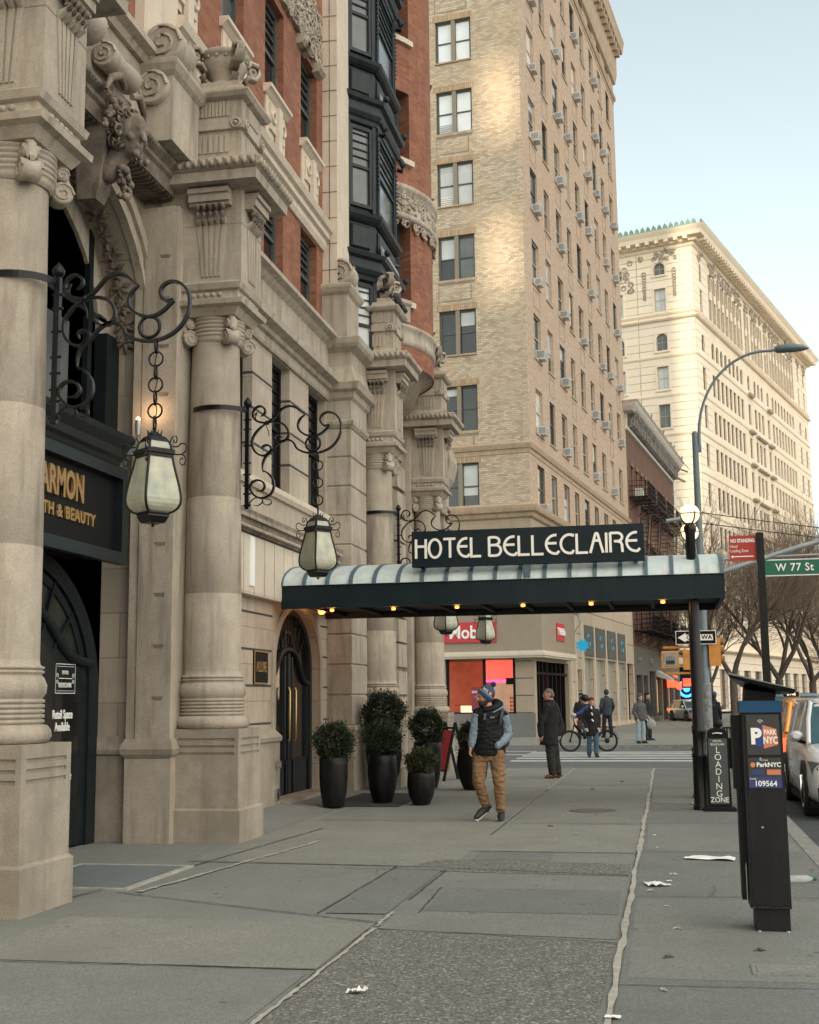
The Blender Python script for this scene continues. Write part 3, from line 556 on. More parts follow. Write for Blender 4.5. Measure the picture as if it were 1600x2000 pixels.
# sign above the storefront
def bordered(mb, x, y0, y1, z0, z1, t, d): mb.box(x,x+d,y0,y1,z0,z0+t); mb.box(x,x+d,y0,y1,z1-t,z1); mb.box(x,x+d,y0,y0+t,z0+t,z1-t); mb.box(x,x+d,y1-t,y1,z0+t,z1-t)
sg = thing('shop_sign_board', 'black panelled shop sign with worn gold letters over the vacant storefront', 'shop sign', (-6.1,11.5,3.2))
m = MB(); m.box(-6.6,-6.04,9.8,13.12,3.2,4.15); m.build('sign_panel', BLACK, sg)
m = MB(); bordered(m, -6.04, 9.8, 13.2, 3.13, 4.22, .13, .10); m.build('sign_border', DARKP, sg)
m = MB(); m.sweepy([(-6.6,4.22),(-5.93,4.22),(-5.91,4.27),(-5.86,4.30),(-5.84,4.38),(-5.76,4.46),(-5.74,4.52),(-6.6,4.56)], 9.8, 12.95); m.build('sign_cornice', DARKP, sg)
so = Vector((-6.1,11.5,3.2))
text('HARMON', .40, GOLD, sg, face_street(-6.035-so.x, 12.26-so.y, 3.83-so.z), ext=.025, xs=.66, bold=.014, align='RIGHT')
text('HEALTH & BEAUTY', .175, GOLD, sg, face_street(-6.035-so.x, 12.55-so.y, 3.54-so.z), ext=.018, xs=1., bold=.006, spacing=1.12, align='RIGHT')
l = bpy.data.lights.new('spotlight_glow','POINT'); l.energy = 1.6; l.color = (1,.62,.34); l.shadow_soft_size = .05
sp = thing('wall_spotlight', 'small tubular wall spotlight with a glowing tip between the lantern and the archway', 'spotlight', (-6.1,13.66,4.6))
m = MB(); m.lathe(-6.02,13.62,[(4.72,.028),(4.86,.034),(4.90,.030)],14); m.bar((-6.02,13.62,4.72),(-6.02,13.62,4.62),.015); m.box(-6.12,-6.0,13.58,13.66,4.48,4.62); m.build('spotlight_body', STEEL, sp)
m = MB(); m.sphere((-6.02,13.62,4.915),.030); m.build('bulb', GLOBE, sp)
lo = bpy.data.objects.new('spotlight_glow', l); COL.objects.link(lo); lo.parent = sp; lo.location = (.22,-.03,.42)
# beam over the arch with carved soffit
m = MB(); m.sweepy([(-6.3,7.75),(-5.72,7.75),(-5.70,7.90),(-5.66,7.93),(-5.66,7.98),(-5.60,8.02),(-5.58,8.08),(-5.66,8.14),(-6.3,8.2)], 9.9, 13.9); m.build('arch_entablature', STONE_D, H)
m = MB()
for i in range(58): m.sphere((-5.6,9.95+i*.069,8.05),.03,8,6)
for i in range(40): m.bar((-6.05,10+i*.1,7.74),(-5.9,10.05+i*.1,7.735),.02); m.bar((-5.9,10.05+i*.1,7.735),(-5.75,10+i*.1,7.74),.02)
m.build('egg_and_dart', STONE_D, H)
# attic storey above the bay + volutes
m = MB(); m.box(-6.4,-5.80,6.0,14.8,8.2,9.05); m.sweepy([(-6.4,9.05),(-5.74,9.05),(-5.70,9.12),(-5.60,9.16),(-5.60,9.24),(-6.4,9.3)], 6.0, 12.97); m.sweepy([(-6.4,8.75),(-5.76,8.75),(-5.74,8.83),(-5.80,8.86),(-6.4,8.86)], 6.0, 14.8); m.build('attic_band', STONE, H)
def volute(mb, x, y, z, r, l, ax=1):     # a stone scroll: roll along y with spiral ends
    mb.loops([[(x+r*k*cos(2*pi*i/18), y0, z+r*k*sin(2*pi*i/18)) for i in range(18)] for y0, k in ((y,.9),(y+.02,1),(y+l*.35,.9),(y+l*.5,.82),(y+l*.65,.9),(y+l-.02,1),(y+l,.9))], smooth=True)
    for e in (y-.004, y+l+.004):
        mb.tube([(x+r*(1-t/22.)*.92*cos(t*.62), e, z+r*(1-t/22.)*.92*sin(t*.62)) for t in range(20)], .016*r/.2, 5)
m = MB(); volute(m, -5.66, 12.95, 8.75, .22, .5); volute(m, -5.66, 10.9, 8.60, .20, .5)
volute(m, -5.66, 13.5, 8.72, .16, .3); volute(m, -5.66, 11.7, 8.5, .15, .7)
m.build('attic_volutes', STONE, H)
# keystone head
m = MB(); K = Vector((-5.60,12.0,7.62)); rnd = random.Random(11)
m.loops([[(x,K.y+w,z) for x,z,w in ((-6.0,z_,w_),(-5.5+b_,z_,w_*.9),(-5.5+b_,z_,-w_*.9),(-6.0,z_,-w_))] for z_,w_,b_ in ((6.95,.12,-.3),(7.1,.15,-.25),(7.4,.19,-.20),(7.9,.22,-.12),(8.15,.25,-.06),(8.2,.2,-.1))]); m.build('keystone', STONE_D, H)
def stone_head():
    b = Bl(); f = Vector((.90,-.34,-.24)); head(b, K+Vector((.12,0,.05)), f, 2.25); b.chain([(K+Vector((.05,0,-.1)),.12),(K+Vector((-.1,0,-.35)),.12)])
    o = b.done('carved_head', STONE_D, None, .014, 1); o.data.transform(Matrix.Translation((8,-18,0))); o.parent = H
m = MB()
for i in range(150):
    q_ = Vector((rnd.gauss(0,1),rnd.gauss(0,1),rnd.gauss(0,1))).normalized(); p = K+Vector((.10,0,.08))+Vector((q_.x*.20,q_.y*.21,q_.z*.25))
    if q_.dot(Vector((.86,-.25,-.28))) > .38: continue
    m.torus(p, (rnd.uniform(.3,1),rnd.uniform(-1,1),rnd.uniform(-.6,.6)), rnd.uniform(.022,.045), .016, 10, 5)
for i in range(26):
    z = -.30-i*.014; m.sphere(K+Vector((.08+rnd.uniform(-.04,.06), rnd.uniform(-.1,.1)*(1-i/50), z)), rnd.uniform(.02,.05), 8, 6)
for s_ in (-1,1):
    for i in range(16): m.sphere(K+Vector((.06+rnd.uniform(-.03,.05), s_*(.20+i*.02), .40-i*.03+rnd.uniform(-.03,.03))), rnd.uniform(.025,.045), 8, 6)
    m.tube([K+Vector((.1,s_*.1,.55)),K+Vector((.12,s_*.25,.62)),K+Vector((.1,s_*.42,.52)),K+Vector((.08,s_*.5,.35))],[.035,.05,.04,.02],8)
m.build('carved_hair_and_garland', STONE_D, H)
# ---- wall of the canopy bay
m = MB()
holes = [(18.45,20.95,0,2.15,.22,'a'),(16.35,17.30,4.85,6.95,.24),(18.25,19.20,4.85,6.95,.24),(20.30,21.40,4.85,6.95,.24),(14.95,16.45,0,2.0,.4,'a'),
         (18.45,20.95,2.15,3.05,.55,'ab'),(14.95,16.45,2.0,3.0,.4,'ab')]
hr = [h for h in holes if 'b' not in (h[5] if len(h)>5 else '')]
hr2 = hr+[(18.45,20.95,2.15,3.12),(14.95,16.45,2.0,2.9)]
wall(m, fh, 14.9, 29.0, 0, 8.1, [*hr, (18.45,20.95,2.15,3.12,0.0), (14.95,16.45,2.0,2.9,0.)], reveal=False)
wall(MB(), fh, 0, 1, 0, 1)
for h in hr:
    mm = MB(); a,b,c_,d_,dp = h[:5]
    m.quad(fh(a,c_,0),fh(a,d_,0),fh(a,d_,dp),fh(a,c_,dp),uv=[(0,c_),(0,d_),(dp,d_),(dp,c_)]); m.quad(fh(b,c_,0),fh(b,d_,0),fh(b,d_,dp),fh(b,c_,dp),uv=[(0,c_),(0,d_),(dp,d_),(dp,c_)])
    if len(h) < 6: m.quad(fh(a,d_,0),fh(b,d_,0),fh(b,d_,dp),fh(a,d_,dp)); m.quad(fh(a,c_,0),fh(b,c_,0),fh(b,c_,dp),fh(a,c_,dp))
arch(m, fh, 19.7, 1.25, 2.15, .92, 3.12, .22); arch(m, fh, 15.7, .75, 2.0, .75, 2.9, .4)
m.build('rusticated_wall', STONE_B, H)
m = MB()
for z in (1.25,1.80,2.32,2.85):
    for y0, y1 in ((16.6,18.33),(21.07,21.5)): m.box(WX-.01,WX+.006,y0,y1,z,z+.03)
for y0, y1 in ((17.30,18.25),(19.20,20.30),(15.4,16.35)):
    for z in (5.35,5.88,6.41): m.box(WX-.01,WX+.006,y0,y1,z,z+.035); m.box(WX-.2,WX+.004,y0-.006,y0+.01,z,z+.035); m.box(WX-.2,WX+.004,y1-.01,y1+.006,z,z+.035)
m.build('wall_joints', JOINT, H)
m = MB(); ring(m, 19.7, 1.255, 1.42, 2.15, .74, WX+.03, WX+.001); m.box(WX+.001,WX+.03,18.28,18.445,1.1,2.15); m.box(WX+.001,WX+.03,20.955,21.12,1.1,2.15); m.build('door_archivolt', STONE, H)
m = MB()
for y0, y1 in ((14.75,18.40),(21.0,21.5)): m.sweepy([(-6.2,0),(-5.74,0),(-5.74,.98),(-5.71,1.0),(-5.70,1.06),(-5.76,1.12),(-5.84,1.18),(-6.2,1.2)], y0, y1)
m.build('wall_base', STONE_W, H)
X = WX-.20
m = MB(); m.box(X-.05,X,18.3,21.1,0,3.1); dpan = m.build('hotel_entrance_door', DARKP, H)
m = MB(); ring(m, 19.7, 1.12, 1.26, 2.15, .74, X+.08, X); m.box(X,X+.08,18.44,18.58,0,2.15); m.box(X,X+.08,20.82,20.96,0,2.15); m.box(X,X+.06,19.64,19.76,.1,2.35)
for s_ in (-1,1):
    m.tube([(X+.04,19.7+s_*t,2.42-.55/(1+math.exp(-(t-.62)*8))) for t in [i*.06 for i in range(20)]], .045, 7)
    m.box(X,X+.05,19.7+s_*1.08-.05,19.7+s_*1.08+.05,.1,1.9); m.box(X,X+.05,19.7+s_*.2-.04,19.7+s_*.2+.04,.1,2.3); m.box(X,X+.05,19.7+min(0,s_*1.1),19.7+max(0,s_*1.1),.1,.65)
for k_ in range(-4,5): m.bar((X+.03,19.7+k_*.16,2.5-.03*abs(k_)),(X+.03,19.7+k_*.24,2.15+.9*math.sqrt(1-(k_*.24/1.2)**2)),.025)
ring(m, 19.7, .28, .32, 2.4, 1, X+.04, X); m.build('door_frame', ORIEL, dpan)
m = MB(); m.box(X+.002,X+.008,18.6,20.8,.66,2.95); m.build('door_panes', GLASSD, dpan)
for s_ in (-1,1):
    m = MB(); m.tube([(X+.10,19.7+s_*.17,.95),(X+.12,19.7+s_*.17,1.0),(X+.12,19.7+s_*.17,1.75),(X+.10,19.7+s_*.17,1.8)],.018,8); m.build('door_handle', BRASS, dpan)
m = MB(); m.box(WX-.15,WX+.25,18.45,20.95,0,.115); m.build('door_step', STONE_W, H)
pl = thing('wall_plaque', 'small square brass plaque fixed left of the hotel entrance door', 'plaque', (WX+.01,17.74,2.0))
m = MB(); m.box(WX+.006,WX+.025,17.42,18.06,1.84,2.32); m.build('plaque_plate', BLACK, pl)
m = MB(); bordered(m, WX+.022, 17.42, 18.06, 1.84, 2.32, .018, .010); m.build('plaque_border', BRASS, pl)
text('ALLURE', .22, BRASS, pl, face_street(.020, 0, .08), xs=.62, ext=.006)
ic = thing('standpipe_connection', 'small chrome fire hose connection on the wall base left of the entrance', 'hose connection', (-5.73,18.2,.5))
m = MB(); m.loops([[(-5.74+.0,18.2,.62)]]*0 or [[(-5.74,18.2+.05*cos(a*pi/6),.66+.05*sin(a*pi/6)) for a in range(12)],[(-5.64,18.2+.05*cos(a*pi/6),.66+.05*sin(a*pi/6)) for a in range(12)]]); m.box(-5.74,-5.70,18.14,18.26,.12,.3); m.build('connection_cap', CHROME, ic)
# fascia with cast lip
m = MB(); m.sweepy([(-5.9,3.08),(-5.70,3.08),(-5.69,3.12),(-5.69,3.92),(-5.9,3.94)], 14.9, 21.45)
o = m.build('fascia_band', PALE, H)
m = MB()
for i in range(14): m.box(-5.70,-5.6885,15.1+i*.47,15.115+i*.47,3.1,3.93)
m.build('fascia_joints', STONE_D, H)
m = MB(); m.sweepy([(-5.9,3.94),(-5.66,3.94),(-5.60,4.0),(-5.60,4.10),(-5.55,4.16),(-5.55,4.22),(-5.9,4.28)], 14.9, 21.45); m.build('fascia_lip', STONE_D, H)
m = MB()
for i in range(100): m.sphere((-5.59,14.95+i*.065,3.99),.026,7,5); m.box(-5.56,-5.535,14.93+i*.065,14.97+i*.065,4.10,4.15)
m.build('fascia_beading', STONE, H)
m = MB(); m.sweepy([(-5.9,4.70),(-5.80,4.70),(-5.76,4.76),(-5.76,4.84),(-5.9,4.87)], 14.9, 21.5); m.build('window_sill_band', PALE, H)
nb = MB(); nb.box(-5.69,-5.67,16.75,16.95,3.2,3.9); nb.build('notice_board', WHITEL, H)
for y0, y1 in ((16.35,17.30),(18.25,19.20),(20.30,21.40)):
    window(H, (WX-.17+8,(y0+y1)/2-18,4.87), y1-y0, 2.08, 0, 'rl', BLACK, GLASSD)
m = MB()
for y0, y1 in ((16.35,17.30),(18.25,19.20),(20.30,21.40)):
    for i in range(10): 
        yy = y0+.05+(y1-y0-.1)*i/10; m.box(WX-.02,WX+.05,yy,yy+.055,6.97,7.12)
m.build('window_fluting', STONE, H)
m = MB(); m.sweepy([(-6.2,6.96),(-5.80,6.96),(-5.78,7.0),(-5.78,7.12),(-5.72,7.14),(-5.70,7.20),(-5.56,7.24),(-5.54,7.34),(-5.60,7.40),(-5.72,7.42),(-5.72,7.46),(-6.2,7.5)], 14.7, 21.6)
m.sweepy([(-6.2,7.5),(-5.80,7.5),(-5.80,7.95),(-5.74,8.0),(-5.70,8.05),(-5.60,8.09),(-5.60,8.16),(-5.72,8.2),(-6.2,8.24)], 14.7, 21.6)
m.build('entablature', STONE, H)
# ---- upper brick storeys
ZT = 18.5
hol = []
for y0, y1 in ((14.04,14.95),(15.94,16.92),(17.95,18.95),(19.97,21.0)):
    hol += [(y0,y1,8.35,9.72,.21),(y0,y1,11.3,13.02,.21),(y0,y1,14.6,16.6,.21)]
hol += [(y0,y1,z0,z1,.21) for y0,y1 in ((9.2,10.1),(10.4,11.3),(11.75,12.65)) for z0,z1 in ((9.35,10.9),(11.6,13.2))]
m = MB(); wall(m, fb, 6, 21.4, 8.1, ZT, hol); wall(m, fb, 25.2, 25.8, 8.1, ZT); m.build('brick_wall', REDB, H)
for h in hol:
    window(H, (-5.9-.145+8,(h[0]+h[1])/2-18,h[2]), h[1]-h[0], h[3]-h[2], 0, 'rl', FRAME, GLASSM if int(h[0]*7)%3==0 else GLASSD)
m = MB(); m.sweepy([(-6.4,9.76),(-5.86,9.76),(-5.82,9.84),(-5.82,9.94),(-5.76,9.97),(-5.76,10.07),(-5.70,10.10),(-5.66,10.2),(-5.70,10.25),(-6.4,10.3)], 14.0, 21.4); m.build('stone_string_course', PALE, H)
for y0, y1 in ((14.04,14.95),(15.94,16.92),(17.95,18.95),(19.97,21.0)):
    m = MB(); m.sweepy([(-6.3,11.16),(-5.86,11.16),(-5.80,11.22),(-5.76,11.24),(-5.76,11.30),(-6.3,11.32)], y0-.08, y1+.08); m.build('window_sill', PALE, H)
    m = MB(); m.box(-6,-5.87,y0,y1,10.5,11.16); c_ = (y0+y1)/2
    m.box(-5.88,-5.83,y0+.12,y1-.12,10.62,11.06); m.box(-5.85,-5.78,c_-.1,c_+.1,10.35,11.1); m.torus((-5.82,c_-.25,10.85),(1,0,0),.09,.03,12,5); m.torus((-5.82,c_+.25,10.85),(1,0,0),.09,.03,12,5)
    for k in range(6): m.sphere((-5.82,c_+.04*(k%2)-.02,10.55-k*.05),.04,7,5)
    m.build('carved_apron', PALE, H)
    m = MB(); m.box(-6.3,-5.87,y0-.04,y1+.04,8.1,8.36); m.build('lower_sill', PALE, H)
for y0, y1 in ((17.9,20.05),(19.9,21.1),(15.9,17.0)):
    m = MB(); rnd = random.Random(int(y0*10))
    m.box(-5.92,-5.84,y0,y1,13.2,14.2)
    m.sweepy([(-5.92,12.96),(-5.80,12.98),(-5.74,13.04),(-5.74,13.12),(-5.92,13.16)], y0, y0+.35); m.sweepy([(-5.92,12.96),(-5.80,12.98),(-5.74,13.04),(-5.74,13.12),(-5.92,13.16)], y1-.35, y1)
    for k in range(int((y1-y0)*95)):
        yy = rnd.uniform(y0,y1); zz = rnd.uniform(13.15,14.2); m.torus((-5.83,yy,zz),(1,rnd.uniform(-.6,.6),rnd.uniform(-.6,.6)),rnd.uniform(.025,.06),.02,9,5)
    m.build('carved_window_hood', STONE, H)
m = MB(); m.box(-6.2,-5.78,13.01,14.03,8.3,ZT); m.build('smooth_pilaster', PALE, H)
m = MB(); m.box(-6.3,-5.62,21.4,22.28,8.2,ZT); m.build('corner_pilaster', PALE, H)
m = MB()
for k in range(20):
    z = 8.9+k*.5; m.box(-5.9,-5.62,21.392,21.40,z,z+.012)
m.box(-5.77,-5.755,21.392,21.40,8.4,ZT); m.build('pilaster_joints', STONE_D, H)
# block and scroll at the pilaster foot
def foot(y):
    m = MB(); m.stack(-6.2,-5.42,y,y+.85,[(8.1,0),(8.9,0),(8.95,.05),(9.03,.09),(9.08,.09),(9.12,.03)]); volute(m, -5.6, y+.08, 9.38, .26, .5)
    m.loops([[(x,y+.5+.5*t,9.1+.5*(1-t)**1.6) for t in [i/8 for i in range(9)]]+[(x,y+.5,9.1)] for x in (-5.85,-5.4)]); m.build('pilaster_foot', STONE, H)
foot(21.35); foot(13.04)
# rusticated pier beside the third column
m = MB(); z = 0; m.box(-6.0,-5.36,21.45,22.7,0,1.05); m.build('pier_base', STONE_W, H)
m = MB(); z = 1.15
while z < 6.1:
    m.stack(-6.0,-5.40,21.5,22.65,[(z,-.03),(z+.025,0),(z+.505,0),(z+.53,-.03)]); z += .53
m.stack(-6.0,-5.36,21.46,22.7,[(1.03,0),(1.08,.03),(1.13,.02),(1.16,-.02)])
m.stack(-6.0,-5.40,21.5,22.65,[(z,0),(z+.06,.05),(z+.12,.06),(z+.16,.01),(6.95,.01),(7.0,.06),(7.1,.08),(7.14,.16),(7.26,.2),(7.3,.1),(7.6,.02),(7.85,.02),(7.92,.16),(7.98,.2),(8.08,.22),(8.14,.1)])
m.build('rusticated_pier', STONE, H)
# bay between third and fourth column
m = MB()
for z in (.6,1.15,1.7,2.3,2.85,3.4,4.0,4.55,5.1,5.7,6.3): m.box(-6.0,-5.72,23.9,24.5,z,z+.5); m.box(-6.0,-5.72,27.0,27.9,z,z+.5)
m.box(-6.1,-5.78,23.9,27.9,7.0,8.1); m.build('side_bay_piers', STONE, H)
m = MB(); m.box(-5.9,-5.84,24.6,26.9,.3,6.6); m.build('side_bay_glass', GLASSD, H)
m = MB(); m.box(-12,-5.84,28.7,29.0,0,8.1); m.build('end_wall', STONE, H)
# columns
cap_s = .33
def column_meshes():
    M = {}
    a = MB(); a.stack(-.66,.41,-.41,.41,[(0,.03),(.36,.03),(.385,0),(.98,0),(.985,-.02),(1.01,-.02),(1.015,0),(1.06,0),(1.065,-.02),(1.09,-.02),(1.095,0),(1.14,0),(1.145,-.02),(1.17,-.02),(1.175,0),(1.28,0)])
    for sx in (-1,1):
        for sy in (-1,1):
            if sx > 0: a.box(.36,.4095,min(sy*.33,sy*.4095),max(sy*.33,sy*.4095),.9,1.2)
            else: a.box(-.41,-.33,min(sy*.33,sy*.4095),max(sy*.33,sy*.4095),.9,1.2)
    M['pedestal'] = a.mesh('pedestal', STONE_W)
    a = MB(); pr = [(1.28,.40),(1.29,.43),(1.33,.455),(1.38,.45),(1.42,.42),(1.43,.385)]
    for k in range(5): z = 1.435+k*.04; pr += [(z,.37),(z+.008,.395),(z+.03,.395),(z+.037,.37)]
    pr += [(1.64,.38),(1.68,.405),(1.74,.41),(1.80,.385),(1.82,.365)]
    for k in range(2): z = 1.83+k*.035; pr += [(z,.365),(z+.01,.385),(z+.025,.385),(z+.034,.36)]
    pr += [(1.91,.35),(1.95,.345)]
    a.lathe(0,0,pr,40); M['column_base'] = a.mesh('column_base', STONE)
    a = MB(); pr = [(1.9,.345),(2.86,.342),(2.865,.337),(2.872,.342),(4.02,.325),(4.025,.320),(4.032,.325),(5.0,.308),(5.95,.292)]; a.lathe(0,0,pr,40); M['column'] = a.mesh('column', STONE)
    a = MB(); pr = [(5.93,.292),(5.95,.31),(6.0,.325)]
    for k in range(5): z = 6.0+k*.05; pr += [(z,.315),(z+.012,.34),(z+.036,.34),(z+.048,.315)]
    a.lathe(0,0,pr,36)
    for q in range(4):                           # hanging scrolls at the diagonals
        t = pi/4+q*pi/2; d = Vector((cos(t),sin(t),0)); s_ = Vector((-sin(t),cos(t),0))
        for zc, rr, ww in ((5.98,.10,.075),(6.15,.06,.065)):
            cc = d*.385+Vector((0,0,zc))
            a.loops([[cc+s_*w*1.1+(d*cos(2*pi*i/14)+Vector((0,0,1))*sin(2*pi*i/14))*rr*k for i in range(14)] for w,k in ((-ww,.8),(-ww*.9,1),(0,.86),(ww*.9,1),(ww,.8))], smooth=True)
            for e in (-1,1): a.tube([cc+s_*ww*1.12*e+(d*cos(tt*.7)+Vector((0,0,1))*sin(tt*.7))*rr*(1-tt/16.) for tt in range(14)], rr*.12, 5)
        a.tube([d*.34+Vector((0,0,6.26)), d*.42+Vector((0,0,6.2)), d*.44+Vector((0,0,6.08)), d*.42+Vector((0,0,5.98))], .045, 7)
    a.stack(-.6,.34,-.34,.34,[(6.24,.0),(6.30,.04),(6.33,.06),(6.35,.13),(6.41,.14),(6.42,.08),(6.44,.06),(6.53,.05),(6.55,.09),(6.62,.11),(6.66,.05)])
    for i in range(5):
        for sx in (0,1): 
            q = -.17+i*.085; a.sphere((q,-.40,6.485) if sx else (.40,q,6.485), .03, 9, 6, (1.25,1,1) if sx else (1,1.25,1))
    M['capital'] = a.mesh('capital', STONE)
    a = MB(); a.box(-.66,.38,-.38,.38,6.62,7.86); a.box(-.66,.385,-.385,.385,7.38,7.384)
    def flute(mb, w0, w1, z0, z1, n, off, gap=.012):
        for k in range(n):
            for face in (0,1):
                l0 = -w0+2*w0*k/n+gap; r0 = -w0+2*w0*(k+1)/n-gap; l1 = -w1+2*w1*k/n+gap; r1 = -w1+2*w1*(k+1)/n-gap
                P = [(l0,z0),(r0,z0),(r1,z1),(l1,z1)]
                if face == 0: mb.loops([[(u,-off,z) for u,z in P],[(u,-off-.018,z) for u,z in P]])
                else: mb.loops([[(off,u,z) for u,z in P],[(off+.018,u,z) for u,z in P]])
    flute(a, .13, .20, 6.72, 7.38, 5, .38)
    for k in range(5):
        for face in (0,1):
            u = -.2+.08*k+.04
            path = [(.0,7.40),(.07,7.44),(.09,7.50),(.06,7.56),(.11,7.62)]
            a.tube([(u,-.38-d,z) if face==0 else (.38+d,u,z) for d,z in path], .036, 7)
    for e,(z0,z1,o) in enumerate(((7.60,7.64,.10),(7.64,7.74,.14),(7.74,7.80,.17))):
        a.box(-.26,.26,-.38-o,-.37,z0,z1) ; a.box(.37,.38+o,-.26,.26,z0,z1)
    a.stack(-.66,.40,-.40,.40,[(7.82,.0),(7.84,.24),(7.96,.25),(7.97,.23)])
    M['frieze_block'] = a.mesh('frieze_block', STONE)
    a = MB(); a.stack(-.66,.40,-.40,.40,[(7.97,.24),(7.99,.27),(8.08,.30),(8.12,.28),(8.14,.10)])
    for i in range(13):
        q = -.62+i*1.24/12
        a.sphere((q,-.69,8.04), .042, 9, 7, (1,1,1.1)); a.sphere((.69,q,8.04), .042, 9, 7, (1,1,1.1))
        for dq in (-.045,.045): a.bar((q+dq,-.68,8.0),(q+dq,-.72,8.09),.014); a.bar((.68,q+dq,8.0),(.72,q+dq,8.09),.014)
    M['cornice'] = a.mesh('egg_cornice', STONE_D if False else STONE)
    a = MB(); a.stack(-.42,.42,-.42,.42,[(8.12,.02),(8.20,.02),(8.22,-.04),(8.26,-.06),(8.60,-.06),(8.61,-.02),(8.74,-.02),(8.75,-.05),(9.0,-.05),(9.02,.02),(9.07,.06),(9.10,.06),(9.12,-.02),(9.20,-.05),(9.21,-.12),(9.30,-.13)])
    flute(a, .21, .21, 8.32, 8.55, 6, .36); flute(a, .21, .21, 8.79, 8.97, 9, .37, .006)
    for u in (-.3,.3):
        for face in (0,1):
            cc = (u,-.41,8.675) if face==0 else (.41,u,8.675); ax = (0,-1,0) if face==0 else (1,0,0)
            a.torus(cc, ax, .055, .018, 16, 6); a.sphere(cc, .03, 8, 6)
    M['urn_pedestal'] = a.mesh('urn_pedestal', STONE)
    a = MB(); a.lathe(0,0,[(9.30,.23),(9.33,.23),(9.35,.18),(9.40,.17),(9.48,.21),(9.58,.27),(9.64,.29),(9.68,.275),(9.70,.31),(9.75,.32),(9.78,.29),(9.75,.24)],28)
    for q in range(4):
        t = q*pi/2+pi/4; d = Vector((cos(t),sin(t),0)); sd_ = Vector((-sin(t),cos(t),0))
        path = [d*.19+Vector((0,0,9.33)), d*.29+Vector((0,0,9.36)), d*.31+Vector((0,0,9.43)), d*.27+Vector((0,0,9.50)), d*.33+Vector((0,0,9.58)), d*.43+Vector((0,0,9.57)), d*.49+Vector((0,0,9.66)), d*.45+Vector((0,0,9.77)), d*.36+Vector((0,0,9.79)), d*.32+Vector((0,0,9.72))]
        for w in (-.035,0,.035): a.tube([p+sd_*w for p in path], [.026,.03,.03,.03,.034,.038,.038,.038,.034,.028], 7)
        a.torus(d*.40+Vector((0,0,9.68)), sd_, .045, .022, 12, 6)
    for k in range(16): a.sphere((.30*cos(k*pi/8),.30*sin(k*pi/8),9.665),.022,7,5)
    M['urn'] = a.mesh('urn', STONE)
    return M
CM = column_meshes(); COLY = (9.35,14.33,23.2,28.5)
for y in COLY:
    c_ = place(CM['column'], 'column', H, (-5.32+8,y-18,0))
    for k in ('pedestal','column_base','capital','frieze_block','cornice','urn_pedestal','urn'): place(CM[k], k, c_, (0 if k == 'column_base' else (.02 if k == 'capital' else .07),0,0))
m = MB()
for y in COLY:
    m = MB(); m.box(-6.16,-5.62,y-.55,y+.55,0,7.6); m.box(-6.165,-5.60,y-.56,y+.56,0,1.0); m.build('pilaster', STONE, H)
m = MB()
for z in (1.62,2.22,2.82,3.42,4.02,4.62,5.22,5.82,6.42,6.95): m.loops([[(x,14.33-.557,zz) for x,zz in ((-5.85,z+.04),(-5.71,z+.04),(-5.72,z),(-5.82,z))],[(x,14.33-.54,zz) for x,zz in ((-5.85,z+.04),(-5.71,z+.04),(-5.72,z),(-5.82,z))]])
m.box(-6.06,-6.045,14.33-.553,14.33-.54,1.0,7.0); m.build('pilaster_slot_shade', STONE_D, H)  # dark strips on the face carry the slots' shade as colour
m = MB(); m.stack(-6.17,-5.60,13.76,14.5,[(.95,-.01),(1.0,.03),(1.06,.045),(1.12,.02),(1.18,-.01)]); m.build('pilaster_moulding', STONE_W, H)
# ---- cast iron oriel
def poly_stack(mb, pts, prof):
    cx = sum(p[0] for p in pts)/len(pts); cy = sum(p[1] for p in pts)/len(pts)
    L = []
    for z, o in prof:
        l = []
        n = len(pts)
        for i, p in enumerate(pts):
            a = Vector(p)-Vector(pts[i-1]); b = Vector(pts[(i+1)%n])-Vector(p); na = Vector((a.y,-a.x)).normalized(); nb = Vector((b.y,-b.x)).normalized(); nn = (na+nb); k = o/max(.35,(1+na.dot(nb))) if nn.length > 1e-6 else o
            l.append((p[0]+nn.x*k, p[1]+nn.y*k, z))
        L.append(l)
    mb.loops(L)
OP = [(-6.2,22.3),(-5.72,22.34),(-5.22,22.95),(-5.22,24.75),(-5.72,25.3),(-6.2,25.34)]
m = MB(); poly_stack(m, OP, [(8.3,-.04),(ZT,-.04)]); m.build('oriel_core', ORIEL, H)
bands = []
for z0 in (9.70,12.9,16.1):
    bands += [z0]
m = MB()
for z0 in bands:
    poly_stack(m, OP, [(z0-.12,-.05),(z0-.08,.02),(z0+.0,.04),(z0+.03,.08),(z0+.10,.12),(z0+.14,.09),(z0+.3,.09),(z0+.34,.17),(z0+.42,.2),(z0+.46,.02),(z0+.52,.0)])
    poly_stack(m, OP, [(z0+1.08,.0),(z0+1.12,.06),(z0+1.18,.11),(z0+1.24,.13),(z0+1.28,.0)])
m.build('oriel_cornice', ORIEL, H)
m = MB(); E2 = ((OP[1],OP[2]),(OP[2],OP[3]))
def edge_f(p, q, off=0):
    t = (Vector(q)-Vector(p)); L_ = t.length; t.normalize(); n_ = Vector((t.y,-t.x))
    return (lambda u, z, d: (p[0]+t.x*u+n_.x*(off-d), p[1]+t.y*u+n_.y*(off-d), z)), L_
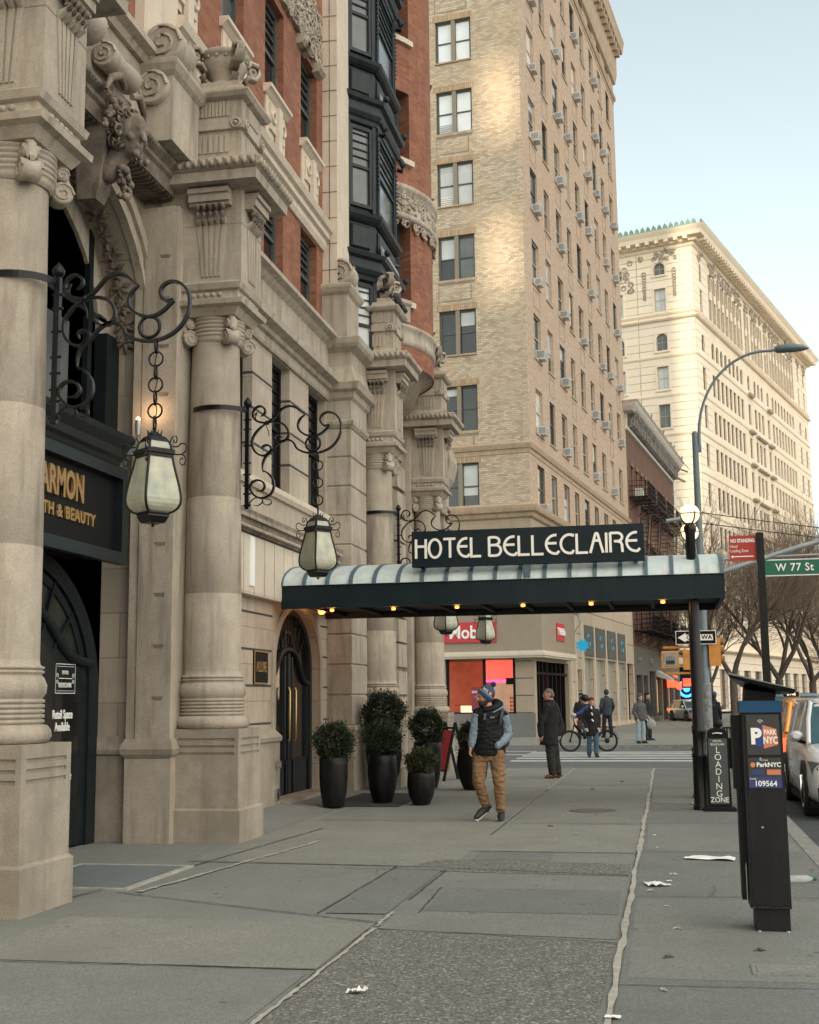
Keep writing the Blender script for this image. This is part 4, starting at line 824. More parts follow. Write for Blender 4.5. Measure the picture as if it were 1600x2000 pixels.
for z0 in bands:
    for p, q in E2:
        f_, L_ = edge_f(p, q)
        for u0, u1 in ((.04,.12),(L_-.12,L_-.04)):
            m.loops([[f_(u,z,d) for u,d in ((u0,.05),(u1,.05),(u1,-.03),(u0,-.03))] for z in (z0-1.9,z0-.1)])
        m.loops([[f_(u,z,.02) for u,z in ((.16,z0+.55),(L_-.16,z0+.55),(L_-.16,z0+1.02),(.16,z0+1.02))],[f_(u,z,-.015) for u,z in ((.19,z0+.58),(L_-.19,z0+.58),(L_-.19,z0+.99),(.19,z0+.99))]])
    for y in (22.98,24.72):
        m.tube([(-5.16,y,z0-.2),(-5.08,y,z0-.25),(-5.04,y,z0-.12),(-5.1,y,z0+.02)],[.05,.06,.07,.05],7); m.sphere((-5.02,y,z0+.52),.07,10,8)
        for k in range(12): m.sphere((-5.19,y,z0-.35-k*.09),.025,6,5)
m.build('oriel_pilasters', ORIEL, H)
m = MB()
for z0 in bands:
    p, q = E2[1]; f_, L_ = edge_f(p, q, .06)
    m.loops([[f_(u,z,0) for u,z in ((.1,z0+.48),(L_-.1,z0+.48),(L_-.1,z0+.72),(.1,z0+.72))],[f_(u,z,-.05) for u,z in ((.1,z0+.48),(L_-.1,z0+.48),(L_-.1,z0+.55),(.1,z0+.55))]])
m.build('oriel_flashing', STEEL, H)
for z0 in bands:
    for (p, q) in E2:
        f_, L_ = edge_f(p, q, -.0); mid = f_(L_/2,0,.0); ang = math.atan2(-(q[0]-p[0]), (q[1]-p[1]))
        window(H, (mid[0]+8,mid[1]-18,z0-1.82), min(L_-.24,1.5), 1.66, ang, 'rl', ORIEL, GLASSM if z0 > 10 else GLASSB)
ac_m = None
# ---- round brick tower
TC = (-7.1,26.5); TR = 2.3
ft = lambda u, z, d: (TC[0]+(TR-d)*cos(u/TR), TC[1]+(TR-d)*sin(u/TR), z)
a_ = lambda deg: R(deg)*TR
wh = [(a_(-52),a_(-27),z0,z1,.35) for z0,z1 in ((10.0,11.75),(13.2,14.75),(16.0,18.0))]+[(a_(20),a_(45),z0,z1,.35) for z0,z1 in ((10.0,11.75),(13.2,14.75),(16.0,18.0))]
m = MB(); wall(m, ft, a_(-120), a_(100), 8.6, ZT, wh, du=.22); m.build('brick_tower', REDB, H)
for h in wh:
    for s_ in (0,1):
        m = MB(); ring_ = []
    m = MB(); n = 8; ua, ub = h[0]-.06, h[1]+.06
    L = [[ft(ua+(ub-ua)*i/n,z,d) for z,d in ((h[2]-.14,.02),(h[2]-.14,-.09),(h[2]-.02,-.09),(h[2],.05))] for i in range(n+1)]; m.loops(L); m.build('tower_sill', PALE, H)
    m = MB(); m.add([ft(u,z,.32) for z in (h[2],h[3]) for u in (h[0],h[1])],[(0,1,3,2)]); pn = m.build('tower_window_pane', GLASSM, H)
    m = MB()
    for k in range(1,7): m.bar(ft(h[0],h[3]-k*.14,.30),ft(h[1],h[3]-k*.14,.30),.02)
    for u in (h[0]+.04,(h[0]+h[1])/2,h[1]-.04): m.bar(ft(u,h[2],.30),ft(u,h[3],.30),.05)
    m.bar(ft(h[0],(h[2]+h[3])/2,.29),ft(h[1],(h[2]+h[3])/2,.29),.05); m.build('tower_window_frame', FRAME, pn)
m = MB(); m.lathe(*TC,[(11.78,TR+.0),(11.80,TR+.10),(11.9,TR+.12),(11.95,TR+.05),(12.4,TR+.06),(12.45,TR+.12),(12.55,TR+.14),(12.6,TR)],64)
rnd = random.Random(4)
for k in range(220):
    a = R(rnd.uniform(-60,30)); z = rnd.uniform(11.6,12.4); m.torus((TC[0]+(TR+.06)*cos(a),TC[1]+(TR+.06)*sin(a),z),(cos(a),sin(a),rnd.uniform(-.5,.5)),rnd.uniform(.03,.07),.022,9,5)
m.build('tower_carved_band', STONE, H)
m = MB(); m.lathe(*TC,[(9.02,TR+.0),(9.04,TR+.03),(9.14,TR+.045),(9.18,TR+.02),(9.36,TR+.02),(9.4,TR+.06),(9.46,TR+.075),(9.5,TR+.0)],64); m.build('tower_stone_belt', STONE, H)
m = MB()
for a0, a1 in ((-70,-30),):
    L = [[(TC[0]+r*cos(R(a0+(a1-a0)*i/12)),TC[1]+r*sin(R(a0+(a1-a0)*i/12)),z) for r,z in ((TR,9.5),(TR+.07,9.52),(TR+.08,9.85),(TR+.13,9.9),(TR+.13,9.98),(TR+.02,10.0))] for i in range(13)]; m.loops(L)
m.build('tower_balcony', STONE, H)
m = MB(); m.box(-12,-5.9,8,28.2,8.0,ZT-.01) if False else None
m = MB(); m.lathe(*TC,[(7.9,1.2),(8.0,TR-.5),(8.55,TR-.25),(8.62,TR-.02)],48); m.build('tower_corbel', STONE, H)
m = MB(); m.box(-14,-6.6,2,27.5,0,ZT+.02); m.build('building_core', STONE, H)
m = MB(); m.stack(-6.2,-5.0,28.9,29.6,[(5.2,-.1),(5.6,0),(6.6,.0),(6.8,.12),(7.2,.2),(7.6,.1)]); 
for k in range(60): m.torus((-5.2+.25*random.uniform(-1,.9),29.2+random.uniform(-.35,.4),random.uniform(5.2,6.9)),(random.random(),random.random(),1),.08,.04,9,5)
m.build('carved_console', STONE, H)
# ================================================================== apartment tower across the side street (own frame: +Y along the avenue, +X to the street)
T = thing('apartment_tower', 'tall tan brick apartment tower with paired windows and window air conditioners on the corner', 'apartment building', T0, TA, local=True)
fs = lambda u, z, d: (-d, u, z)               # street face
ff = lambda u, z, d: (-u, d, z)               # front face (u grows to the left)
TTOP = 43.6; DEP = 25.2
rows = [11.55+3.4*i for i in range(9)]+[42.0]       # window heads
scol = [(1.5,2.8),(4.2,5.3),(6.75,8.0),(9.3,10.3),(11.7,12.9),(14.3,15.4),(17.0,18.2),(19.6,20.7),(22.3,23.5)]
def in_shade(): pass
sh = [(a,b,z-2.0,z,.14) for a,b in scol for z in rows]
fh2 = [(u0,u0+1.68,z-2.0,z,.18) for u0 in (2.2,7.0) for z in rows]
m = MB(); wall(m, fs, 0, DEP, 12.2, TTOP-1.5, sh); wall(m, fs, 0, DEP, 9.6, 12.2, sh[:0]+[h for h in sh if h[2] < 10]); m.build('street_wall', TANSIDE, T)
m = MB(); wall(m, ff, 0, 14, 9.6, TTOP-1.5, fh2); m.build('front_wall', TANB, T)
m = MB()
for i in range(int((TTOP-11)/.083)//1):
    pass
for z0 in (12.3,): m.box(-.0,.0,0,0,0,0) if False else None
m.box(-.22,.012,-.012,.22,12.2,TTOP-1.6); m.build('corner_strip', TANS if False else TANB, T)
m = MB()
for u0, z in [(h[0],h[3]) for h in fh2]: m.box(-u0-1.78,-u0+.1,-.008,.05,z,z+.28)
m.build('soldier_lintels', TANS, T)
rnd2 = random.Random(6)
for i, (a,b) in enumerate([(2.2,3.88),(7.0,8.68)]):
    for j, z in enumerate(rows):
        m = MB()
        if j % 2 == 1: m.box(-b-.05,-a+.05,-.03,.1,z-2.12,z-2.0)
        else: m.box(-b-.02,-a+.02,-.07,.1,z-2.07,z-2.0)
        m.build('front_sill', TANL, T)
        if j % 2 == 1 and z < 40:      # recessed spandrel
            m = MB(); m.box(-b-.0,-a,-.012,.02,z-2.22,z-2.14); m.box(-b,-b+.03,-.012,.02,z-3.05,z-2.2); m.box(-a-.22,-a-.17,-.012,.02,z-2.95,z-2.3); m.box(-b+.2,-a-.2,-.012,.02,z-2.98,z-2.93); m.build('spandrel_edge', STONE_D if False else TAUPEF, T)
        bl = {9:1,8:1,7:1}.get(j, 0)
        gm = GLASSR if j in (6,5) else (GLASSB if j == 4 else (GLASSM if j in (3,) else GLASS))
        for k, uc in enumerate((a+.42, b-.42)):
            o = window(T, (-uc,.16,z-2.0), .78, 1.98, R(-90), 'r', FRAME, (GLASS if (j==3 and k==1) else gm), 'front_window')
        m = MB(); m.box(-(a+b)/2-.09,-(a+b)/2+.09,.02,.17,z-2.0,z); m.build('mullion', TAUPEF, T)
        if j in (1,3,4,0,2): k = rnd2.choice([0,1]); uc = (a+.42, b-.42)[k]; bt_ = rnd2.choice([.3,.6,.95,1.3]); m = MB(); m.box(-uc-.31,-uc+.31,.186,.19,z-.09-bt_,z-.09); m.build('window_blind', GLASSB, T)
        if j in (4,5,7): m = MB(); [m.box(-b+.14,-b+.70,.10,.115,z-1.93+q*.09,z-1.90+q*.09) for q in range(5)]; m.build('window_guard', STEEL if j != 4 else WHITEL, T)
rnd = random.Random(21)
acm = MB(); acm.box(-.1,.30,-.3,.3,0,.42); ACM = acm.mesh('air_conditioner', AC)
acg = MB(); acg.box(.302,.306,-.26,.26,.04,.38); acg.box(-.02,.28,-.304,-.300,.06,.36); ACGM = acg.mesh('grille', ACG)
ACS = {(0,5),(0,4),(2,5),(2,6),(2,7),(0,6),(0,7),(0,3),(0,2),(0,1),(2,1),(2,3),(2,2),(2,4),(3,6),(4,5),(4,7),(5,6),(5,5),(5,4),(6,6),(6,7),(7,6),(7,5),(7,3),(8,5),(8,4),(8,6),(8,3),(5,1),(5,2),(6,2),(6,3),(4,3),(0,0),(3,0),(8,2),(7,1),(6,8),(7,7),(4,8)}
for i, (a,b) in enumerate(scol):
    for j, z in enumerate(rows):
        window(T, (-.10,(a+b)/2,z-2.0), b-a, 2.0, 0, 'r', WFRAME if (i*3+j)%4 else FRAME, (GLASSM,GLASS,GLASS,GLASSB,GLASS,GLASSM,GLASS)[(i*5+j*3+i*j)%7], 'window')
        m = MB(); m.box(-.1,.05,a-.12,b+.12,z-2.09,z-2.0); m.build('window_sill', TANL, T)
        if rnd.random() < .42: bt_ = rnd.choice([.35,.55,.8,1.1,1.5]); m = MB(); m.box(-.126,-.122,a+.09,b-.09,z-.08-bt_,z-.08); m.build('window_blind', rnd.choice([GLASSB,CREAM,GLASSM]), T)
        if (i,j) in ACS:
            o = place(ACM, 'air_conditioner', T, (.0,(a+b)/2+.17*(-1)**(i*j),z-1.99), 0, (.85+.25*((i*7+j)%3)/2,.82+.1*((i+j*5)%3),.82+.1*((i*3+j)%3))); place(ACGM, 'grille', o, (0,0,0))
for i,(a,b) in enumerate(scol):
    for j, z in enumerate(rows):
        if (i+j)%2 == 0 and 13 < z < 40: m = MB(); bordered(m, -.012, a+.05, b-.05, z+.3, z+1.15, .04, .02); m.build('spandrel_panel', TAUPEF, T)
m = MB()
for zc, s_ in ((12.12,1.),(39.4,1.)):
    m.stack(-14,0,0,DEP,[(zc-.32,.0),(zc-.3,.03),(zc-.12,.04),(zc-.10,.10),(zc+.02,.14),(zc+.10,.16),(zc+.14,.04),(zc+.2,.0)])
m.build('belt_course', TANL, T)
m = MB(); m.stack(-14,0,0,DEP,[(9.05,.05),(9.1,.12),(9.25,.16),(9.3,.3),(9.42,.34),(9.55,.36),(9.6,.1),(9.7,.0)]); m.build('shop_cornice', TANL, T)
m = MB(); m.stack(-14,0,0,DEP,[(TTOP-3.2,0),(TTOP-3.1,.15),(TTOP-2.4,.25),(TTOP-1.0,.25),(TTOP-.9,.60),(TTOP-.3,.68),(TTOP-.1,.72),(TTOP,.5)])
m.build('roof_cornice', TANL, T)
m = MB()
for i in range(30): m.box(.2,.56,.3+i*.84,.62+i*.84,TTOP-1.5,TTOP-.9)
m.build('cornice_brackets', TANL, T)
m = MB(); m.box(-14,-.3,.3,DEP,3.6,TTOP-1.6); m.box(-14,-1.3,3.2,DEP,0,3.6); m.box(-14,-2,10,DEP,TTOP-.5,TTOP+2); m.build('building_core', TANL, T)
# ground floors
m = MB(); wall(m, ff, 0, 14, 0, 9.1, [(.86,3.75,.98,3.2,.3),(4.4,9,.98,3.2,.3)]); wall(m, fs, 0, 7, 0, 9.1, [(.35,6.6,.02,3.1,.9)]); m.build('corner_shop_wall', SHOPST, T)
m = MB()
for z in (.98,1.68,2.38,3.08): m.box(-.80,-.07,-.012,.02,z,z+.03)
m.build('pillar_joints', JOINT, T)
m = MB(); m.box(-.86,-.0,-.015,.02,0,.98); m.box(-14,-.86,-.02,.02,.0,.96); m.build('shop_plinth', CONC3, T)
m = MB(); m.loops([[(x,y,z) for x,y in ((-14,-.45),(.45,-.45),(.45,6.0),(0,6.0),(0,0),(-14,0))] for z in (3.45,5.55)]); m.build('shop_fascia', TAUPE, T)
m = MB(); 
for z0, z1, o in ((3.22,3.30,.50),(3.30,3.40,.56),(3.40,3.50,.50)): m.loops([[(x,y,z) for x,y in ((-14,-o),(o,-o),(o,6.05),(0,6.05),(0,0),(-14,0))] for z in (z0,z1)])
m.build('shop_fascia_moulding', CREAM, T)
m = MB(); m.loops([[(x,y,z) for x,y in ((-14,-.5),(.5,-.5),(.5,6.0),(0,6.0),(0,0),(-14,0))] for z in (5.55,5.62)]); m.stack(-2,.5,-.5,6.05,[(5.6,.02),(5.7,.1),(5.85,.2),(6.0,.24),(6.02,.0)]); m.build('shop_fascia_cap', TANL, T)
# shop window interior facing the side street
m = MB(); m.box(-9,-.9,2.6,2.65,.98,3.5); m.build('shop_back_wall', SHOPLIT, T)
m = MB(); m.box(-2.5,-.95,1.5,1.58,2.35,3.4); m.build('glowing_shop_wall', SHOPRED, T)
m = MB(); m.box(-2.5,-.95,1.46,1.5,2.27,2.36); m.build('neon_strip', PINKL, T)
m = MB(); m.box(-2.15,-.92,1.5,1.58,.98,2.27); m.build('cream_wall', CREAMW, T)
m = MB()
for i in range(5):
    for j in range(4): m.box(-1.45+i*.11,-1.38+i*.11,1.44,1.5,1.05+j*.16,1.16+j*.16)
m.build('shop_stock', SHOPLIT, T)
m = MB(); m.box(-3.55,-2.85,1.2,1.3,.98,1.28); m.build('shop_display', WARM, T)
m = MB(); m.box(-9,-.9,.3,2.7,.94,.98); m.box(-.9,-.88,.3,2.7,.9,3.2); m.box(-9,-.9,.3,2.7,3.19,3.22); m.build('shop_floor', TAUPE, T)
m = MB()
for x in (-3.75,-2.15,-.86): m.box(x-.05,x+.05,-.02,.12,.98,3.2)
m.box(-3.8,-.8,-.02,.12,.96,1.02); m.build('shop_window_frame', BLACK, T)
m = MB(); m.box(-2.75,-2.2,.10,.12,1.05,2.05); ps = m.build('shop_poster', mat('maroon_poster', (.26,.03,.055), .6), T)
text('SAVE 20%', .13, WHITEL, ps, face_cam(-2.47,.09,1.85), xs=.9, bold=.004); text('select\naccessories', .06, WHITEL, ps, face_cam(-2.47,.09,1.68))
m = MB(); m.box(-3.6,-2.85,.5,.55,1.3,1.32); m.box(-1.35,-1.0,.5,.52,2.15,2.42); m.build('shop_screen', BLACK, T)
sgn = thing('shop_wordmark_sign', 'red phone shop sign with white serif lettering on the side street fascia', 'shop sign', T0, TA, local=True)
m = MB(); m.box(-4.3,-1.45,-.53,-.45,3.88,4.72); m.build('sign_panel', MAGR, sgn)
text('T Mobile', .74, WHITEL, sgn, face_cam(-2.85,-.54,4.28), xs=.92, ext=.012, bold=.014)
m = MB()
for x in (-4.17,-3.80): m.box(x-.04,x+.04,-.56,-.53,4.18,4.28)
m.build('sign_dots', WHITEL, sgn)
sgn = thing('shop_wordmark_sign', 'small red phone shop sign seen edge on around the corner above the shop door', 'shop sign', T0, TA, local=True)
m = MB(); m.box(.45,.50,2.2,3.7,4.0,4.75); m.build('sign_panel', MAGR, sgn)
text('T Mobile', .42, WHITEL, sgn, face_street(.52,2.95,4.38), ext=.02, bold=.01)
# street shop front: dark mullions
m = MB(); m.box(-.9,-.85,.35,6.6,.02,3.1); m.build('shop_glass', GLASSD, T)
m = MB()
for y in (.42,1.0,1.7,2.4,3.1,3.9,4.7,5.5,6.4): m.box(-.86,-.05+(.0 if y<3 else -.1),y-.06,y+.06,.0,3.15)
m.box(-.86,-.06,.35,6.6,2.55,2.65); m.build('shop_mullions', BLACK, T)
m = MB(); m.box(-.5,-.45,1.8,2.25,.3,2.5); m.build('pink_door_panel', PINKL, T)
m = MB()
for y, z in ((3.4,1.6),(3.5,2.2),(5.1,1.9),(4.3,2.4),(5.9,2.3),(1.2,2.8),(5.2,1.1)): m.sphere((-.6,y,z),.06,8,6)
m.build('interior_lights', GLOBE, T)
m = MB(); wall(m, fs, 7, DEP, 0, 9.1, [(8.3,9.6,.3,2.9,.3)]+[(y,y+2.3,.25,3.5,.25) for y in (10.2,13.4,16.6,19.8,22.4)]); m.build('bank_wall', SHOPST_B, T)
for y in (10.2,13.4,16.6,19.8): 
    m = MB(); m.box(-.22,-.18,y,y+2.3,.25,3.5); m.build('frosted_window', PALEP, T)
    m = MB(); m.box(-.02,.05,y-.1,y+2.4,3.6,5.1); pn = m.build('sign_band', GREYP, T)
    m = MB(); rr = random.Random(int(y)); 
    for k in range(4): m.loops([[(x,y+1.15+.28*cos(k*pi/2+.4+q*.9)*1.2,4.4+.32*sin(k*pi/2+.4+q*.9)) for q in (0,.5,1.0)] for x in (.05,.09)])
    m.build('blue_logo', CYANL, pn)
m = MB(); 
m.loops([[(x,y_,z) for x,z in [(.38+(.34 if q%2 else .22)*cos(q*pi/8),4.0+(.34 if q%2 else .22)*sin(q*pi/8)) for q in range(16)]] for y_ in (8.15,8.1)]); m.build('projecting_blue_sign', CYANL, T)
m = MB(); m.box(.02,.10,7.0,7.05,.0,5.4)
for y in (7.05,8.15,9.9,12.8,16.0,19.2,22.2): m.box(-.0,.07,y-.12,y+.12,0,5.2)
m.build('bank_piers', CREAM, T)
m = MB(); m.box(.0,.4,7.2,7.6,5.4,5.9); m.tube([(.3,7.3,5.5),(.5,7.2,5.0),(.2,7.3,4.6),(.1,7.1,4.0)],.03,6); m.build('corner_camera_box', STEEL, T)
# ================================================================== brick tenement with fire escapes
B = thing('tenement_building', 'low brown brick tenement with black fire escapes and an ornate metal cornice', 'apartment building', tw(0,DEP,0), TA, local=True)
BL = 21; BZ = 18.0
bh = [(1.0+i*1.9,2.0+i*1.9,z,z+1.95,.3) for i in range(11) for z in (5.6,9.6,13.8)]
m = MB(); wall(m, fs, 0.05, BL, 4.6, BZ+1.2, bh); wall(m, ff, 0, 5, 4.6, BZ+1.2); m.box(-12,-.35,.1,BL,0,BZ+.8); m.build('brick_wall', BROWN, B)
for h in bh:
    window(B, (-.26,(h[0]+h[1])/2,h[2]), h[1]-h[0], h[3]-h[2], 0, 'r', WHITEP, GLASSM, 'window')
    m = MB(); m.box(-.0,.12,h[0]-.12,h[1]+.12,h[3],h[3]+.28); m.box(0,.09,h[0]-.1,h[1]+.1,h[2]-.16,h[2]); m.box(-.02,.07,h[0]-.14,h[0],h[2],h[3]); m.build('window_surround', TERRA, B)
m = MB(); m.stack(-1,0,0.05,BL,[(BZ-.2,.0),(BZ-.15,.15),(BZ+.0,.18),(BZ+.1,.08),(BZ+.9,.08),(BZ+.95,.55),(BZ+1.2,.75),(BZ+1.4,.85),(BZ+1.5,.95),(BZ+1.56,.4)]); m.build('cornice', WHITEP, B)
m = MB()
for i in range(34): 
    y = .3+i*.62
    m.tube([(.08,y,BZ+.05),(.3,y,BZ+.1),(.28,y,BZ+.45),(.62,y,BZ+.78),(.7,y,BZ+.98)],[.07,.1,.08,.1,.08],6)
    m.box(.05,.5,y+.2,y+.42,BZ+.12,BZ+.9)
m.build('cornice_brackets', OLDMET, B)
m = MB()
for y in (5,10.5,16,20.5): m.tube([(.9,y,BZ+1.5),(.95,y,BZ+1.8)],.05,5); m.tube([(.85,y,BZ+1.55),(.9,y+5,BZ+1.6)],.03,5)
m.bar((.6,20.7,BZ+.9),(1.3,20.8,BZ+.6),.12); m.bar((.4,20.4,BZ+.2),(1.1,20.6,BZ-.2),.15); m.build('cornice_ends', OLDMET, B)
def fire_escape(y0, y1, z, stair):
    m = MB(); w = 1.15
    m.box(.02,w,y0,y1,z-.06,z) if False else None
    for k in range(12): m.box(.02+k*.1,.06+k*.1,y0,y1,z-.05,z)
    for yy in (y0,(y0+y1)/2,y1): m.box(.0,w,yy-.02,yy+.02,z-.08,z)
    for zz in (.35,.65,.95):
        m.bar((w,y0,z+zz),(w,y1,z+zz),.03); m.bar((0,y0,z+zz),(w,y0,z+zz),.03); m.bar((0,y1,z+zz),(w,y1,z+zz),.03)
    n = int((y1-y0)/.14)
    for k in range(n+1): m.bar((w,y0+(y1-y0)*k/n,z),(w,y0+(y1-y0)*k/n,z+.95),.016)
    for k in range(7): m.bar((w*k/7,y0,z),(w*k/7,y0,z+.95),.016); m.bar((w*k/7,y1,z),(w*k/7,y1,z+.95),.016)
    for yy in (y0+.1,y1-.1): m.bar((.02,yy,z-.8),(w-.1,yy,z-.05),.04)
    if stair:
        for dx in (.35,.85): m.bar((dx,y0+.4,z-3.9),(dx,y1-.6,z),.05)
        for k in range(10): t = k/10; m.bar((.35,y0+.4+(y1-y0-1)*t,z-3.9+3.1*t),(.85,y0+.4+(y1-y0-1)*t,z-3.9+3.1*t),.04)
        m.bar((.9,y0+.4,z-2.3),(.9,y1-.6,z+.8),.03)
    m.build('fire_escape', BLACK, B)
for y0 in (.5,4.9,9.2,13.6,17.6):
    for k, z in enumerate((5.55,9.55,13.75)): fire_escape(y0, y0+3.3, z, k > 0)
m = MB(); m.box(.3,.75,.9,1.5,13.8,14.3); m.build('air_conditioner', AC, B)
m = MB(); wall(m, fs, 0, BL, 0, 4.6, [(.8,3.0,.2,2.9,.4),(3.5,5.2,.0,2.9,.8),(6.0,8.4,.3,3.2,.4),(9,11.2,.3,3.0,.5),(11.8,14,.0,2.8,.6),(14.8,17.2,.3,2.9,.4),(18,20.5,.3,2.9,.4)]); m.build('shop_fronts', GREYP, B)
m = MB(); m.box(-.35,-.3,.5,20.6,.2,3.2); m.build('shop_glass', GLASSD, B)
m = MB(); m.box(-.28,-.26,9.2,11,.5,2.7); m.box(-.28,-.26,14.9,16.8,.6,2.5); m.build('shop_lights', mat('dim_warm_shop_light', (.9,.6,.3), .5, emit=.35), B)
for y in (9,11.8): 
    m = MB(); m.loops([[(x,yy,z) for x,z in ((0,3.3),(.9,2.75),(.9,2.6),(0,2.9))] for yy in (y,y+2.1)]); m.build('awning', GREYP if y>10 else WHITEP, B)
for k, y in enumerate((1.2,5.8)):
    text(('PARK','STORES')[k], .5, STEEL, B, face_street(.03,y+1,3.8), ext=.02)
m = MB(); m.sphere((.6,16,2.3),.28,14,10); m.box(.1,.8,13.2,13.3,2.2,3.0); m.build('red_shop_lamps', REDL, B)
# ================================================================== palatial apartment block
A = thing('palatial_apartment_building', 'pale limestone palatial apartment block with green copper cresting behind the bare trees', 'apartment building', A0, AA, local=True)
AL = 57.5; AF = 24
arows = [(44.9,46.2,'a'),(41.0,43.4,'r'),(36.8,38.6,'a'),(32.7,35.1,'r'),(28.7,31.1,'r'),(24.7,27.1,'r'),(20.6,23.0,'r'),(16.5,18.9,'r'),(12.4,14.8,'r')]
ays = [2.6]+[6.4+i*1.75 for i in range(8)]+[22.0,25.1,26.9,28.7,31.8]+[34.6+i*1.75 for i in range(8)]+[51.5,55.2]
aw = 1.15
def ahole(u, z0, z1, w=aw): return (u-w/2,u+w/2,z0,z1,.22)
hs = []
for u in ays:
    for i,(z0,z1,t) in enumerate(arows):
        if i < 2: hs.append(ahole(u, z0-(.6 if i==0 else 0), z1, .85))
        else: hs.append(ahole(u, z0, z1))
m = MB(); wall(m, fs, 0, 4.8, 6, 47.9, [h for h in hs if h[1] < 4.8]); wall(m, fs, 49.4, AL, 6, 47.9, [h for h in hs if h[0] > 49.4]); wall(m, ff, 0, AF, 6, 47.9, [(u-.6,u+.6,z0,z1,.3) for u in (3.6,8.2,13,18) for z0,z1,_ in arows]); m.build('rusticated_wall', APT, A)
m = MB(); wall(m, fs, 4.8, 49.4, 6, 47.9, [h for h in hs if 4.8 < h[0] < 49.4]); m.build('smooth_wall', APTS, A)
m = MB(); wall(m, fs, 0, AL, 0, 6, [(3+i*5,6+i*5,.2,4.2,.4) for i in range(10)]); wall(m, ff, 0, AF, 0, 6, [(1+i*4.2,4.4+i*4.2,.2,4.4,.4) for i in range(5)]); m.build('ground_floor_wall', APT, A)
m = MB(); m.box(-.35,-.3,3,54,.2,4.3); m.build('shop_glass', GLASSD, A)
m = MB(); m.box(-21.5,-1,.25,.3,.2,4.5); m.build('shop_glass', GLASSM if False else BLACK, A)
m = MB(); m.torus((-2.6,.1,2.3),(0,1,0),.75,.13,24,6); m.sphere((-2.6,.12,2.3),.35,12,8,(1,.2,1)); m.box(-4.4,-3.4,.1,.16,3.3,3.45); m.build('blue_neon_sign', BLUEL, A)
m = MB()
for i in range(5): m.box(-4.5-i*4.2,-.9-i*4.2,-.3,.0,4.45,4.75)
m.build('shop_awning', TAUPE, A)
m = MB(); m.box(-AF,-.4,.4,AL,0,48); m.build('building_core', APTS, A)
cnt = 0; rest_f = MB(); rest_p = MB()
for u in ays:
    for i,(z0,z1,t) in enumerate(arows):
        if i == 0: z0 -= .6
        h = z1-z0; w = .85 if i < 2 else aw
        if t == 'a':
            mm = MB(); n = 8; pp = [(u-w/2*cos(pi*k/n), z1-w/2+w/2*sin(pi*k/n)) for k in range(n+1)]
        cnt += 1
        if cnt <= 96: window(A, (-.16,u,z0), w, h, 0, 'r', TAUPEF, GLASSA, 'window')
        else: rest_p.quad((-.16,u-w/2,z0),(-.16,u+w/2,z0),(-.16,u+w/2,z1),(-.16,u-w/2,z1)); rest_p.box(-.16,-.13,u-w/2,u+w/2,(z0+z1)/2-.05,(z0+z1)/2+.05)
o = rest_p.build('far_windows', GLASSA, A); o['kind'] = 'stuff'
m = MB()
for u in ays:
    for i,(z0,z1,t) in enumerate(arows):
        if t == 'a':
            w = .85 if i < 2 else aw
            arch(m, fs, u, w/2, z1-w/2, w/2, z1+.01, .3, 8)
m.build('arch_heads', APTS, A)
for u in (3.6,8.2,13,18):
    for i,(z0,z1,t) in enumerate(arows):
        window(A, (-u,.25,z0), 1.2, z1-z0, R(-90), 'rm', WFRAME, GLASSB if i%2 else GLASSM, 'front_window')
        m = MB(); bz = MB()
        m.box(-u-.78,-u-.6,-.06,.04,z0-.1,z1+.16); m.box(-u+.6,-u+.78,-.06,.04,z0-.1,z1+.16); m.box(-u-.6,-u+.6,-.06,.04,z1,z1+.16); m.box(-u-.85,-u+.85,-.14,.04,z0-.22,z0-.1); m.build('window_surround', APTS, A)
        if t == 'a': m = MB(); arch(m, ff, u, .6, z1-.6, .6, z1+.01, .3, 10); m.build('window_arch_head', APTS, A)
m = MB()
for z, o_ in ((40.0,.35),(40.6,.2),(36.1,.12),(32.0,.1),(27.9,.12),(23.8,.1),(19.7,.12),(11.5,.2),(6.0,.45)):
    m.stack(-AF,0,0,AL,[(z-.15,.0),(z-.1,o_*.6),(z+.05,o_),(z+.15,o_),(z+.2,.02)])
m.build('belt_courses', APTS, A)
m = MB(); rnd = random.Random(9)
for u in [a for a in ays]:
    m.box(-.02,.12,u+.62,u+.86,41,45.9) if 5 < u < 50 else None
    m.box(-.02,.10,u-.86,u-.72,41,45.9) if 5 < u < 50 else None
    for k in range(9): m.torus((.05,u+rnd.uniform(-.8,.8),rnd.uniform(46.3,47.6)),(1,rnd.uniform(-.5,.5),rnd.uniform(-.5,.5)),rnd.uniform(.12,.3),.09,9,5)
for u in (3.6,):
    for k in range(26): m.torus((-u+rnd.uniform(-2,2),-.05,46.6+rnd.uniform(-.2,.9)),(rnd.uniform(-.5,.5),1,rnd.uniform(-.5,.5)),rnd.uniform(.1,.28),.07,9,5)
    for s_ in (-1.6,1.6):
        for k in range(10): m.torus((-u+s_,-.05,45.2-k*.3),(0,1,.2),.2-.008*k,.06,9,5)
for k in range(12): m.torus((-7+rnd.uniform(-.5,.5),-.05,44+rnd.uniform(-.5,3)),(0,1,.2),.25,.07,9,5)
for u in (22,31.8):
    for z in (31.6,36.0,27.7,23.6,19.5): m.stack(.0,.35,u-.9,u+.9,[(z,0),(z+.2,.15),(z+.4,.05)]); 
for z in (31.6,27.7,23.6,19.5): m.stack(.0,.3,24.5,29.3,[(z,0),(z+.15,.12),(z+.3,.05)])
m.build('carved_ornament', APTC, A)
m = MB(); m.stack(-AF,0,0,AL,[(47.4,.0),(47.5,.15),(47.8,.2),(47.85,.55),(48.1,.6),(48.2,1.3),(48.6,1.4),(48.9,1.6),(49.1,1.7),(49.2,1.0)]); m.build('cornice', APTS, A)
m = MB()
